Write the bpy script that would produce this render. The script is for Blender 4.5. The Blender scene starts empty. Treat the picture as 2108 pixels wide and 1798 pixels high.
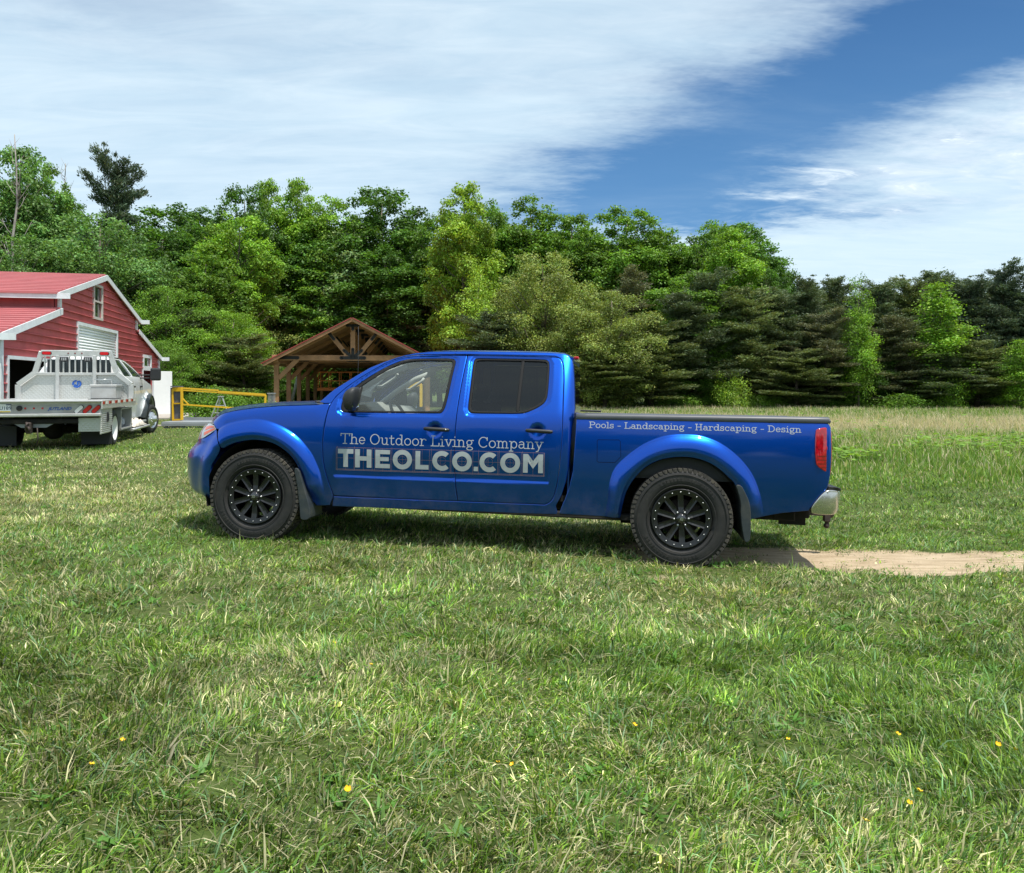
import bpy, bmesh, math, random
import numpy as np
from mathutils import Vector, Matrix
from mathutils.geometry import delaunay_2d_cdt

# ------------------------------------------------------------------ camera, sky, sun, exposure
S = bpy.context.scene
COL = S.collection
R = math.radians
rng = np.random.default_rng(7)
random.seed(7)

CAM_H = 1.477
cam_d = bpy.data.cameras.new("camera")
cam = bpy.data.objects.new("camera", cam_d)
COL.objects.link(cam)
cam.location = (0, 0, CAM_H)
cam.rotation_euler = (R(90), 0, 0)
cam_d.sensor_width = 36.0
cam_d.lens = 36.0 * 1661 / 2108
cam_d.shift_y = -109 / 2108
cam_d.clip_start = 0.05
cam_d.clip_end = 3000
S.camera = cam

SUN = Vector((0.26, -0.24, 1.0)).normalized()
SUN_EL = math.asin(SUN.z)
SUN_AZ = math.atan2(SUN.x, SUN.y)          # clockwise from +Y

S.view_settings.view_transform = 'Standard'
S.view_settings.look = 'None'
S.view_settings.exposure = 0.40
S.view_settings.gamma = 1.0
S.render.engine = 'CYCLES'
S.cycles.max_bounces = 7
S.cycles.transparent_max_bounces = 12
S.cycles.diffuse_bounces = 2
S.cycles.glossy_bounces = 4
S.cycles.use_denoising = True

sun_d = bpy.data.lights.new("sun", 'SUN')
sun_d.energy = 4.3
sun_d.angle = R(0.5)
sun_d.color = (1.0, 0.955, 0.88)
sun = bpy.data.objects.new("sun", sun_d)
COL.objects.link(sun)
sun.rotation_euler = (-SUN).to_track_quat('-Z', 'Y').to_euler()


class NT:
    """tiny helper for node trees"""
    def __init__(s, tree):
        s.t = tree; s.n = tree.nodes; s.l = tree.links
    def add(s, kind, **kw):
        n = s.n.new(kind)
        for k, v in kw.items():
            if k == 'inp':
                for kk, vv in v.items():
                    s.set(n.inputs[kk], vv)
            else:
                setattr(n, k, v)
        return n
    def set(s, sock, v):
        if isinstance(v, bpy.types.NodeSocket):
            s.l.new(v, sock)
        else:
            sock.default_value = v
    def math(s, op, a, b=0.0, c=None, clamp=False):
        n = s.n.new('ShaderNodeMath'); n.operation = op; n.use_clamp = clamp
        s.set(n.inputs[0], a); s.set(n.inputs[1], b)
        if c is not None: s.set(n.inputs[2], c)
        return n.outputs[0]
    def mix(s, f, a, b, mode='MIX'):
        n = s.n.new('ShaderNodeMix'); n.data_type = 'RGBA'; n.blend_type = mode; n.clamp_factor = True
        s.set(n.inputs[0], f); s.set(n.inputs[6], a); s.set(n.inputs[7], b)
        return n.outputs[2]
    def noise(s, vec, scale, detail=3.0, rough=0.5, dist=0.0):
        n = s.n.new('ShaderNodeTexNoise'); n.noise_dimensions = '3D'
        if vec is not None: s.l.new(vec, n.inputs['Vector'])
        n.inputs['Scale'].default_value = scale; n.inputs['Detail'].default_value = detail
        n.inputs['Roughness'].default_value = rough; n.inputs['Distortion'].default_value = dist
        return n.outputs[0]
    def ramp(s, f, stops):
        n = s.n.new('ShaderNodeValToRGB'); e = n.color_ramp.elements
        while len(e) < len(stops): e.new(0.5)
        for i, (p, c) in enumerate(stops):
            e[i].position = p; e[i].color = c if len(c) == 4 else (*c, 1)
        s.set(n.inputs[0], f)
        return n.outputs[0]
    def maprange(s, v, a, b, c=0.0, d=1.0, smooth=False):
        n = s.n.new('ShaderNodeMapRange'); n.clamp = True
        if smooth: n.interpolation_type = 'SMOOTHSTEP'
        s.set(n.inputs[0], v); s.set(n.inputs[1], a); s.set(n.inputs[2], b); s.set(n.inputs[3], c); s.set(n.inputs[4], d)
        return n.outputs[0]


def build_world():
    w = bpy.data.worlds.new("World"); S.world = w; w.use_nodes = True
    n = NT(w.node_tree); w.node_tree.nodes.clear()
    sky = n.add('ShaderNodeTexSky', sky_type='NISHITA', sun_disc=False, sun_elevation=SUN_EL,
                sun_rotation=SUN_AZ, altitude=100, air_density=1.25, dust_density=0.35, ozone_density=3.0)
    tc = n.add('ShaderNodeTexCoord')
    sep = n.add('ShaderNodeSeparateXYZ'); n.l.new(tc.outputs['Generated'], sep.inputs[0])
    x, y, z = sep.outputs
    az = n.math('MULTIPLY', n.math('ARCTAN2', x, y), 57.2958)
    el = n.math('MULTIPLY', n.math('ARCSINE', z), 57.2958)
    # flat cloud layer: project the direction on a plane above
    zz = n.math('MAXIMUM', n.math('ADD', z, 0.10), 0.03)
    cx = n.math('DIVIDE', x, zz); cy = n.math('DIVIDE', y, zz)
    comb = n.add('ShaderNodeCombineXYZ'); n.l.new(cx, comb.inputs[0]); n.l.new(cy, comb.inputs[1])
    def mapped(rot, scl, loc=(0, 0, 0)):
        m = n.add('ShaderNodeMapping'); n.l.new(comb.outputs[0], m.inputs[0])
        m.inputs['Rotation'].default_value = (0, 0, R(rot)); m.inputs['Scale'].default_value = scl
        m.inputs['Location'].default_value = loc
        return m.outputs[0]
    n1 = n.noise(mapped(-22, (0.75, 1.9, 1), (3.1, 1.7, 0)), 1.0, 7, 0.56, 0.5)
    n2 = n.noise(mapped(-32, (1.3, 4.2, 1), (1.2, 8.3, 0)), 1.8, 8, 0.62, 0.8)
    n3 = n.noise(mapped(-26, (2.6, 4.4, 1), (5.2, 2.3, 0)), 1.6, 10, 0.62, .6)

    # ragged edges: bend the sky coordinates with noise before placing the openings
    wn = n.add('ShaderNodeTexNoise'); wn.inputs['Scale'].default_value = 1.1; wn.inputs['Detail'].default_value = 6; wn.inputs['Roughness'].default_value = .70
    n.l.new(mapped(-25, (1.0, 1.9, 1), (7.7, 3.1, 0)), wn.inputs['Vector'])
    ws = n.add('ShaderNodeSeparateColor'); n.l.new(wn.outputs['Color'], ws.inputs[0])
    azw = n.math('ADD', az, n.math('MULTIPLY', n.math('SUBTRACT', ws.outputs[0], .5), 22.0))
    elw = n.math('ADD', el, n.math('MULTIPLY', n.math('SUBTRACT', ws.outputs[1], .5), 8.5))

    def blob(a0, e0, sa, se, rot=0.0, p=1.0):
        da = n.math('SUBTRACT', azw, a0); de = n.math('SUBTRACT', elw, e0)
        c, s_ = math.cos(R(rot)), math.sin(R(rot))
        u = n.math('DIVIDE', n.math('ADD', n.math('MULTIPLY', da, c), n.math('MULTIPLY', de, s_)), sa)
        v = n.math('DIVIDE', n.math('SUBTRACT', n.math('MULTIPLY', de, c), n.math('MULTIPLY', da, s_)), se)
        q = n.math('ADD', n.math('MULTIPLY', u, u), n.math('MULTIPLY', v, v))
        return n.math('EXPONENT', n.math('MULTIPLY', q, -p))
    clear = n.math('ADD', n.math('ADD', blob(21, 19.0, 18, 4.1, 13), blob(8.5, 13.4, 9.0, 2.6, 6)), n.math('ADD', blob(15, 11.9, 8, 1.4, 0), blob(35, 22.5, 13, 4.2, 12)))
    clearL = blob(-28, 23.5, 15, 3.2, -8)
    veil = n.math('ADD', 0.83, n.math('MULTIPLY', n.math('SUBTRACT', n1, 0.5), 0.60))
    veil = n.math('ADD', veil, n.math('MULTIPLY', n.math('SUBTRACT', n2, 0.5), 0.16))
    veil = n.math('SUBTRACT', veil, n.math('MULTIPLY', n.math('MINIMUM', clear, 1.15), 0.74))
    veil = n.math('SUBTRACT', veil, n.math('MULTIPLY', clearL, 0.30))
    low = n.maprange(el, 11.5, 6.0, 0.0, 0.40, True)
    veil = n.math('ADD', veil, low)
    veil = n.maprange(veil, -.06, 1.0, 0.0, 0.94, True)
    wm = n.math('ADD', blob(26.5, 12.9, 9.0, 2.2, 8), blob(33, 15.4, 6, 1.6, 12))
    fl = n.math('ADD', n.math('MULTIPLY', n3, .7), n.math('MULTIPLY', n1, .3))
    wisp = n.math('MULTIPLY', n.maprange(fl, 0.42, 0.66, 0, 1, True), n.math('MINIMUM', n.math('MULTIPLY', wm, 1.5), 1.0))
    cover = n.math('MAXIMUM', veil, n.math('MULTIPLY', wisp, .96))
    dens = n.maprange(n2, 0.32, 0.72, 0.0, 1.0)
    ccol = n.mix(dens, (6.6, 8.6, 10.1, 1), (8.2, 9.8, 10.9, 1))
    ccol = n.mix(n.maprange(el, 25, 6, 0, 0.5), ccol, (8.2, 10.2, 11.4, 1))
    ccol = n.mix(wisp, ccol, (9.9, 11.1, 11.9, 1))
    blue = n.mix(n.maprange(el, 22, 9, .75, .72), sky.outputs[0], n.mix(n.maprange(el, 24, 9), (0.34, 1.6, 4.3, 1), (1.1, 3.5, 7.3, 1)))
    full = n.mix(cover, blue, ccol)
    # below the horizon: plain dull ground tone
    bel = n.maprange(z, -0.01, 0.0)
    full = n.mix(bel, (0.8, 1.0, 0.6, 1), full)
    bg = n.add('ShaderNodeBackground'); n.l.new(full, bg.inputs[0]); bg.inputs[1].default_value = 0.075
    out = n.add('ShaderNodeOutputWorld'); n.l.new(bg.outputs[0], out.inputs[0])
build_world()

# ------------------------------------------------------------------ materials
def mat(name, color=(0.5, 0.5, 0.5), rough=0.6, metal=0.0, coat=0.0, var=0.0, vscale=8.0, bump=0.0, bscale=60.0,
        spec=0.5, dirt=None, dirt_scale=3.0, dirt_amt=0.5, emit=None, coat_rough=0.05, rvar=0.0):
    m = bpy.data.materials.new(name); m.use_nodes = True
    n = NT(m.node_tree); b = m.node_tree.nodes['Principled BSDF']
    tc = n.add('ShaderNodeTexCoord'); ob = tc.outputs['Object']
    c = (*color, 1)
    col = None
    if var > 0:
        f = n.noise(ob, vscale, 5, 0.6)
        lo = tuple(max(0, x * (1 - var)) for x in color) + (1,); hi = tuple(min(1, x * (1 + var)) for x in color) + (1,)
        col = n.mix(n.maprange(f, 0.3, 0.7), lo, hi)
    if dirt is not None:
        f2 = n.noise(ob, dirt_scale, 7, 0.65)
        col = n.mix(n.maprange(f2, 0.5, 0.72, 0, dirt_amt), col if col is not None else c, (*dirt, 1))
    if col is not None: n.l.new(col, b.inputs['Base Color'])
    else: b.inputs['Base Color'].default_value = c
    b.inputs['Roughness'].default_value = rough
    if rvar > 0:
        fr = n.noise(ob, vscale * 1.7, 4, 0.6)
        n.l.new(n.maprange(fr, 0.3, 0.7, max(0.02, rough - rvar), min(1, rough + rvar)), b.inputs['Roughness'])
    b.inputs['Metallic'].default_value = metal
    b.inputs['Specular IOR Level'].default_value = spec
    b.inputs['Coat Weight'].default_value = coat
    b.inputs['Coat Roughness'].default_value = coat_rough
    if emit: b.inputs['Emission Color'].default_value = (*emit, 1); b.inputs['Emission Strength'].default_value = 1
    if bump > 0:
        fb = n.noise(ob, bscale, 4, 0.6)
        bn = n.add('ShaderNodeBump'); bn.inputs['Strength'].default_value = bump; bn.inputs['Distance'].default_value = 0.01
        n.l.new(fb, bn.inputs['Height']); n.l.new(bn.outputs[0], b.inputs['Normal'])
    return m


def glass_mat(name, tint, refl=(1, 1, 1), ior=1.5, haze=0.0, hazecol=(0.5, 0.5, 0.5)):
    m = bpy.data.materials.new(name); m.use_nodes = True
    n = NT(m.node_tree); m.node_tree.nodes.clear()
    tr = n.add('ShaderNodeBsdfTransparent'); tr.inputs[0].default_value = (*tint, 1)
    gl = n.add('ShaderNodeBsdfGlossy'); gl.inputs['Roughness'].default_value = 0.02; gl.inputs[0].default_value = (*refl, 1)
    fr = n.add('ShaderNodeFresnel'); fr.inputs[0].default_value = ior
    mx = n.add('ShaderNodeMixShader'); n.l.new(fr.outputs[0], mx.inputs[0]); n.l.new(tr.outputs[0], mx.inputs[1]); n.l.new(gl.outputs[0], mx.inputs[2])
    res = mx.outputs[0]
    if haze > 0:
        df = n.add('ShaderNodeBsdfDiffuse'); df.inputs[0].default_value = (*hazecol, 1)
        m2 = n.add('ShaderNodeMixShader'); m2.inputs[0].default_value = haze; n.l.new(res, m2.inputs[1]); n.l.new(df.outputs[0], m2.inputs[2]); res = m2.outputs[0]
    o = n.add('ShaderNodeOutputMaterial'); n.l.new(res, o.inputs[0])
    return m


def paint_blue():
    m = bpy.data.materials.new("blue_metallic_paint"); m.use_nodes = True
    n = NT(m.node_tree); b = m.node_tree.nodes['Principled BSDF']
    tc = n.add('ShaderNodeTexCoord'); ob = tc.outputs['Object']
    fl = n.noise(ob, 900, 1, 0.5)
    base = n.mix(n.maprange(fl, 0.35, 0.65), (0.0003, 0.060, 0.40, 1), (0.0008, 0.088, 0.54, 1))
    sep = n.add('ShaderNodeSeparateXYZ'); n.l.new(ob, sep.inputs[0])
    # road dust low on the sides, in streaks of its own
    d1 = n.noise(ob, 5.0, 7, 0.7)
    d = n.math('MULTIPLY', n.maprange(sep.outputs[2], 0.66, 0.38, 0.0, 1.0, True), n.maprange(d1, 0.40, 0.70, 0.03, 0.42))
    col = n.mix(d, base, (0.17, 0.14, 0.11, 1))
    n.l.new(col, b.inputs['Base Color'])
    n.l.new(n.math('SUBTRACT', 0.90, n.math('MULTIPLY', d, 0.7)), b.inputs['Metallic'])
    n.l.new(n.math('ADD', 0.30, n.math('MULTIPLY', d, 0.4)), b.inputs['Roughness'])
    b.inputs['Coat Weight'].default_value = 0.75
    n.l.new(n.math('ADD', 0.05, n.math('MULTIPLY', d, 0.5)), b.inputs['Coat Roughness'])
    op = n.noise(ob, 260, 2, 0.5)
    bn = n.add('ShaderNodeBump'); bn.inputs['Strength'].default_value = 0.012; bn.inputs['Distance'].default_value = 0.002
    n.l.new(op, bn.inputs['Height']); n.l.new(bn.outputs[0], b.inputs['Coat Normal'])
    return m


def leaf_mat(name, base, trans=0.35, attr=True, objcol=True, rough=0.55, hue_noise=0.0, tscale=1.4):
    """foliage / grass: colour x per-face tone attribute x object colour, with light coming through"""
    m = bpy.data.materials.new(name); m.use_nodes = True
    n = NT(m.node_tree); m.node_tree.nodes.clear()
    col = None
    if attr:
        a = n.add('ShaderNodeAttribute'); a.attribute_name = 'tone'; col = a.outputs['Color']
        col = n.mix(1.0, col, (*base, 1), 'MULTIPLY')
    else:
        r = n.add('ShaderNodeRGB'); r.outputs[0].default_value = (*base, 1); col = r.outputs[0]
    if objcol:
        oi = n.add('ShaderNodeObjectInfo'); col = n.mix(1.0, col, oi.outputs['Color'], 'MULTIPLY')
    if hue_noise > 0:
        tc = n.add('ShaderNodeTexCoord')
        f = n.noise(tc.outputs['Object'], 0.55, 3, 0.6)
        col = n.mix(n.maprange(f, 0.42, 0.62, 0, hue_noise), col, (1.5, 1.12, 0.6, 1), 'MULTIPLY')
    b = n.add('ShaderNodeBsdfPrincipled'); n.l.new(col, b.inputs['Base Color']); b.inputs['Roughness'].default_value = rough
    b.inputs['Specular IOR Level'].default_value = 0.35
    t = n.add('ShaderNodeBsdfTranslucent')
    tcl = n.mix(1.0, col, (tscale * 1.05, tscale, tscale * 0.5, 1), 'MULTIPLY'); n.l.new(tcl, t.inputs[0])
    mx = n.add('ShaderNodeMixShader'); mx.inputs[0].default_value = trans
    n.l.new(b.outputs[0], mx.inputs[1]); n.l.new(t.outputs[0], mx.inputs[2])
    o = n.add('ShaderNodeOutputMaterial'); n.l.new(mx.outputs[0], o.inputs[0])
    return m

# ------------------------------------------------------------------ object helpers
def tag(o, label=None, cat=None, group=None, kind=None):
    if label: o['label'] = label
    if cat: o['category'] = cat
    if group: o['group'] = group
    if kind: o['kind'] = kind
    return o

def empty(name, M=None, label=None, cat=None, group=None):
    o = bpy.data.objects.new(name, None); COL.objects.link(o); o.empty_display_size = 0.2
    if M is not None: o.matrix_world = M
    return tag(o, label, cat, group)

def link(name, me, m, parent=None):
    o = bpy.data.objects.new(name, me); COL.objects.link(o)
    if m is not None and len(me.materials) == 0:
        for k in (m if isinstance(m, (list, tuple)) else [m]): me.materials.append(k)
    if parent is not None: o.parent = parent
    return o

def frame(origin, xdir, zdir=(0, 0, 1)):
    """matrix with local x along xdir, z up, y = z cross x"""
    x = Vector(xdir).normalized(); z = Vector(zdir).normalized(); y = z.cross(x).normalized(); z = x.cross(y)
    M = Matrix.Identity(4)
    for i in range(3): M[i][0], M[i][1], M[i][2], M[i][3] = x[i], y[i], z[i], origin[i]
    return M

class MB:
    """collects boxes, prisms, tubes and lathes, then links them as ONE mesh"""
    def __init__(s): s.bm = bmesh.new()
    def box(s, c, size, bevel=0.0, rot=None, seg=1):
        b = bmesh.new(); bmesh.ops.create_cube(b, size=1.0)
        for v in b.verts: v.co = Vector((v.co.x * size[0], v.co.y * size[1], v.co.z * size[2]))
        if bevel > 0: bmesh.ops.bevel(b, geom=b.edges[:], offset=bevel, segments=seg, affect='EDGES', profile=0.5)
        M = (rot.to_4x4() if rot is not None else Matrix.Identity(4)); M = Matrix.Translation(c) @ M
        b.transform(M); s._join(b); return s
    def _join(s, b):
        me = bpy.data.meshes.new("tmp"); b.to_mesh(me); b.free(); s.bm.from_mesh(me); bpy.data.meshes.remove(me)
    def bar(s, p, q, w, h=None, up=(0, 0, 1), bevel=0.0):
        p = Vector(p); q = Vector(q); d = q - p; L = d.length
        if L < 1e-6: return s
        x = d / L; u = Vector(up)
        if abs(x.dot(u)) > 0.98: u = Vector((1, 0, 0)) if abs(x.x) < 0.9 else Vector((0, 1, 0))
        y = u.cross(x).normalized(); z = x.cross(y)
        Rm = Matrix((x, y, z)).transposed()
        return s.box((p + q) / 2, (L, w, h if h else w), bevel, Rm)
    def tube(s, pts, r, seg=8, cap=True):
        pts = [Vector(p) for p in pts]; n = len(pts)
        rr = r if isinstance(r, (list, tuple)) else [r] * n
        rings = []
        ref = Vector((0, 0, 1))
        for i, p in enumerate(pts):
            d = (pts[min(i + 1, n - 1)] - pts[max(i - 1, 0)]).normalized()
            if abs(d.dot(ref)) > 0.95: a = Vector((1, 0, 0))
            else: a = ref
            y = a.cross(d).normalized(); z = d.cross(y)
            rings.append([s.bm.verts.new(p + (y * math.cos(t) + z * math.sin(t)) * rr[i]) for t in [2 * math.pi * k / seg for k in range(seg)]])
        for i in range(n - 1):
            for k in range(seg):
                f = s.bm.faces.new((rings[i][k], rings[i][(k + 1) % seg], rings[i + 1][(k + 1) % seg], rings[i + 1][k])); f.smooth = True
        if cap:
            try:
                s.bm.faces.new(rings[0][::-1]); s.bm.faces.new(rings[-1])
            except ValueError: pass
        return s
    def lathe(s, prof, seg=48, axis='y', c=(0, 0, 0), closed=False, smooth=True):
        """prof: list of (along, radius) revolved around the axis through c"""
        c = Vector(c); rings = []
        for a, r in prof:
            ring = []
            for k in range(seg):
                t = 2 * math.pi * k / seg
                if axis == 'y': p = Vector((r * math.cos(t), a, r * math.sin(t)))
                elif axis == 'z': p = Vector((r * math.cos(t), r * math.sin(t), a))
                else: p = Vector((a, r * math.cos(t), r * math.sin(t)))
                ring.append(s.bm.verts.new(c + p))
            rings.append(ring)
        m = len(rings)
        for i in range(m if closed else m - 1):
            A, B = rings[i], rings[(i + 1) % m]
            for k in range(seg):
                f = s.bm.faces.new((A[k], A[(k + 1) % seg], B[(k + 1) % seg], B[k])); f.smooth = smooth
        return s
    def prism(s, poly, ext, M=None):
        """poly: list of 3D points (planar), extruded by vector ext"""
        e = Vector(ext); a = [Vector(p) for p in poly]
        if M is not None: a = [M @ p for p in a]
        A = [s.bm.verts.new(p) for p in a]; B = [s.bm.verts.new(p + e) for p in a]
        n = len(A)
        s.bm.faces.new(A); s.bm.faces.new(B[::-1])
        for i in range(n): s.bm.faces.new((A[i], B[i], B[(i + 1) % n], A[(i + 1) % n]))
        return s
    def face(s, pts, smooth=False):
        f = s.bm.faces.new([s.bm.verts.new(Vector(p)) for p in pts]); f.smooth = smooth; return s
    def grid(s, P, smooth=True):
        """P[i][j] 3D points"""
        V = [[s.bm.verts.new(Vector(p)) for p in row] for row in P]
        for i in range(len(V) - 1):
            for j in range(len(V[0]) - 1):
                f = s.bm.faces.new((V[i][j], V[i][j + 1], V[i + 1][j + 1], V[i + 1][j])); f.smooth = smooth
        return s
    def sphere(s, c, r, seg=12, rings=8, scale=(1, 1, 1)):
        b = bmesh.new(); bmesh.ops.create_uvsphere(b, u_segments=seg, v_segments=rings, radius=r)
        for f in b.faces: f.smooth = True
        b.transform(Matrix.Translation(c) @ Matrix.Diagonal((*scale, 1))); s._join(b); return s
    def build(s, name, m, parent=None, recalc=True, bevel=None):
        if recalc: bmesh.ops.recalc_face_normals(s.bm, faces=s.bm.faces[:])
        me = bpy.data.meshes.new(name); s.bm.to_mesh(me); s.bm.free()
        o = link(name, me, m, parent)
        if bevel:
            bv = o.modifiers.new("bevel", 'BEVEL'); bv.width = bevel; bv.segments = 2; bv.limit_method = 'ANGLE'; bv.angle_limit = R(40)
        return o

def copy_tree(o, parent=None):
    c = o.copy(); COL.objects.link(c); c.parent = parent
    for ch in list(o.children): copy_tree(ch, c)
    return c

def raw_mesh(name, V, loops, starts, totals, tone=None, mats=None, normals=None, smooth=False):
    me = bpy.data.meshes.new(name)
    nv = len(V); me.vertices.add(nv); me.vertices.foreach_set('co', np.asarray(V, np.float32).ravel())
    me.loops.add(len(loops)); me.loops.foreach_set('vertex_index', np.asarray(loops, np.int32))
    me.polygons.add(len(starts)); me.polygons.foreach_set('loop_start', np.asarray(starts, np.int32))
    try: me.polygons.foreach_set('loop_total', np.asarray(totals, np.int32))
    except Exception: pass
    if smooth: me.polygons.foreach_set('use_smooth', np.ones(len(starts), bool))
    if mats is not None: me.polygons.foreach_set('material_index', np.asarray(mats, np.int32))
    if tone is not None:
        a = me.attributes.new('tone', 'FLOAT_COLOR', 'POINT')
        c = np.ones((nv, 4), np.float32); c[:, :3] = tone; a.data.foreach_set('color', c.ravel())
    me.update(calc_edges=True)
    return me

def sst(x):
    x = np.clip(x, 0, 1); return x * x * (3 - 2 * x)
def softp(x, k):
    x = np.asarray(x, float); return np.where(x / k > 25, x, k * np.log1p(np.exp(np.clip(x / k, -30, 25))))

def terrain(x, y):
    """height of the ground: higher on the left, falling gently to the right, level far off"""
    x = np.asarray(x, float); y = np.asarray(y, float)
    z = -0.0316 * (x - 1.35)
    z = -0.05 + softp(z + 0.05, 0.012)
    lo, hi = -0.05, 0.145
    z = z - 0.035 * (np.clip(y, 6.9, 9.2) - 6.9) * (1 - sst((y - 10) / 5)) * sst((x + 7) / 3) * (1 - sst((x - 3.5) / 3))
    lo = -0.14
    z = lo + softp(z - lo, 0.012); z = hi - softp(hi - z, 0.012)
    f = 1 - sst((y - 22) / 12.0)
    z = z * f + 0.032 * (1 - sst((np.hypot(x, y - 5) - 14) / 10))
    z = z + 0.012 * np.sin(x * 1.3 + 0.5) * np.sin(y * 1.1) * sst((y - 9.5) / 4) * f
    z = z + (.009 * np.sin(x * 5.1 + 1.3 * np.sin(y * 4.2)) * np.sin(y * 6.3 + .7) + .005 * np.sin(x * 11.7 + y * 3) * np.sin(y * 13.1)) * (np.hypot(x, y - 5) < 14)
    return z
# ------------------------------------------------------------------ shared materials
M_BLUE = paint_blue()
M_BLACKPL = mat("black_plastic", (0.018, 0.019, 0.021), 0.55, bump=0.15, bscale=350)
M_FLAP = mat("mudflap_plastic", (0.030, 0.038, 0.043), 0.5, var=0.2, vscale=12, dirt=(0.09, 0.08, 0.06), dirt_amt=0.5, dirt_scale=6)
M_RUBBER = mat("window_rubber", (0.010, 0.010, 0.011), 0.75, spec=.25)
M_DARK = mat("underbody", (0.012, 0.011, 0.010), 0.9, dirt=(0.05, 0.04, 0.03), dirt_amt=0.6)
M_TYRE = mat("tyre_rubber", (0.017, 0.0165, 0.016), 0.72, var=0.2, vscale=20, dirt=(0.048, 0.042, 0.035), dirt_scale=7, dirt_amt=0.55, bump=0.2, bscale=140)
M_TREAD = mat("tyre_tread", (0.055, 0.05, 0.043), 0.9, var=0.3, vscale=25, dirt=(0.16, 0.135, 0.10), dirt_scale=9, dirt_amt=0.75)
M_RIM = mat("black_alloy", (0.012, 0.0125, 0.014), 0.42, metal=0.3, coat=0.3, dirt=(0.05, 0.045, 0.04), dirt_amt=0.25)
M_BOLT = mat("bolt_steel", (0.62, 0.62, 0.62), 0.3, metal=0.9)
M_CHROME = mat("chrome", (0.62, 0.60, 0.56), 0.22, metal=0.85, dirt=(0.30, 0.25, 0.18), dirt_scale=3, dirt_amt=0.35, rvar=0.08, vscale=6)
M_RAILCAP = mat("bed_rail_cap", (0.075, 0.08, 0.092), 0.42, var=0.1, vscale=6)
M_LETTER = mat("vinyl_lettering", (0.44, 0.47, 0.50), 0.4, var=0.06, vscale=30)
M_LINE = mat("copper_line", (0.42, 0.26, 0.22), 0.45)
M_GLASS_F = glass_mat("clear_glass", (0.90, 0.94, 0.91), ior=1.5, haze=0.09, hazecol=(0.55, 0.62, 0.60))
M_GLASS_R = glass_mat("tinted_glass", (0.20, 0.20, 0.21), ior=1.5, haze=.012, hazecol=(.30,.30,.31))
M_SEAT = mat("seat_cloth", (0.16, 0.15, 0.14), 0.9, var=0.15, vscale=25)
M_DASH = mat("dashboard", (0.34, 0.35, 0.33), 0.6)
M_CABIN = mat("cabin_trim", (0.50, 0.51, 0.49), 0.8)
M_LENS_R = mat("red_lens", (0.38, 0.004, 0.012), 0.12, coat=1.0, var=0.5, vscale=26)
M_LENS_D = mat("dark_red_lens", (0.16, 0.002, 0.006), 0.15, coat=1.0)
M_LENS_C = mat("clear_lens", (0.42, 0.43, 0.44), 0.1, coat=1.0, metal=0.3, var=0.3, vscale=30)
M_LENS_O = mat("amber_lens", (0.62, 0.10, 0.035), 0.15, coat=1.0)
M_RUST = mat("rusty_steel", (0.06, 0.045, 0.04), 0.7, metal=0.3, var=0.4, vscale=30)

# ------------------------------------------------------------------ the blue pickup
TU = Vector((0.99052758, -0.13373145, -0.03116107)); TV = Vector((0.13379643, 0.99100884, 0)); TW = Vector((0.03088089, -0.00416924, 0.99951438))
TO = Vector((-2.2208, 6.8917, 0.1123))
_c, _s = math.cos(R(1.9)), math.sin(R(1.9))
TV, TW = TV * _c - TW * _s, TW * _c + TV * _s
TM = Matrix.Identity(4)
for i in range(3): TM[i][0], TM[i][1], TM[i][2], TM[i][3] = TU[i], TV[i], TW[i], TO[i]
truck = empty('pickup_truck', TM, 'metallic blue crew-cab pickup with white company lettering on its doors, parked on the lawn', 'pickup truck')
HALF = 0.925
WB = 3.589
HUBS = ((0.0, 0.40), (WB, 0.40))
ARCH_F = [(-.444, .30), (-.444, .394), (-.443, .533), (-.413, .651), (-.353, .739), (-.299, .80), (-.21, .846), (-.099, .872), (-.01, .881), (.102, .869), (.192, .836), (.282, .777), (.35, .701), (.400, .600), (.44, .48), (.475, .36)]
FLARE_F = [(-.60, .50), (-.56, .70), (-.46, .88), (-.342, .992), (-.207, 1.04), (-.039, 1.063), (.096, 1.046), (.242, .993), (.367, .914), (.47, .802), (.51, .74), (.563, .627), (.588, .523), (.603, .418)]
ARCH_R = [(3.112, .389), (3.126, .483), (3.157, .601), (3.223, .715), (3.312, .806), (3.425, .863), (3.56, .889), (3.674, .886), (3.787, .856), (3.879, .803), (3.947, .743), (3.993, .699), (4.045, .60), (4.075, .50), (4.085, .405)]
FLARE_R = [(2.985, .40), (2.997, .516), (3.005, .634), (3.042, .765), (3.138, .875), (3.285, .987), (3.444, 1.055), (3.581, 1.075), (3.729, 1.069), (3.878, 1.017), (4.016, .919), (4.12, .803), (4.179, .69), (4.216, .577), (4.236, .475)]
def polar(pts, hub):
    a = np.array([(math.atan2(p[1] - hub[1], p[0] - hub[0]), math.hypot(p[0] - hub[0], p[1] - hub[1])) for p in pts])
    a[:, 0] = np.where(a[:, 0] < -math.pi / 2, a[:, 0] + 2 * math.pi, a[:, 0])
    return a[np.argsort(a[:, 0])]
POL = [(polar(ARCH_F, HUBS[0]), polar(FLARE_F, HUBS[0])), (polar(ARCH_R, HUBS[1]), polar(FLARE_R, HUBS[1]))]
HOODE = np.array([(-.9, .93), (-.60, .985), (-.484, 1.028), (-.45, 1.061), (-.371, 1.097), (-.258, 1.126), (-.066, 1.159), (.159, 1.184), (.493, 1.205), (.7, 1.23)])
_k = np.ones(9) / 9
_hx = np.linspace(-.9, .7, 161); _hy = np.interp(_hx, HOODE[:, 0], HOODE[:, 1]); _hy = np.convolve(np.pad(_hy, 4, 'edge'), _k, 'valid'); _hy = np.convolve(np.pad(_hy, 4, 'edge'), _k, 'valid'); HOODE = np.stack([_hx, _hy], 1)
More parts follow.
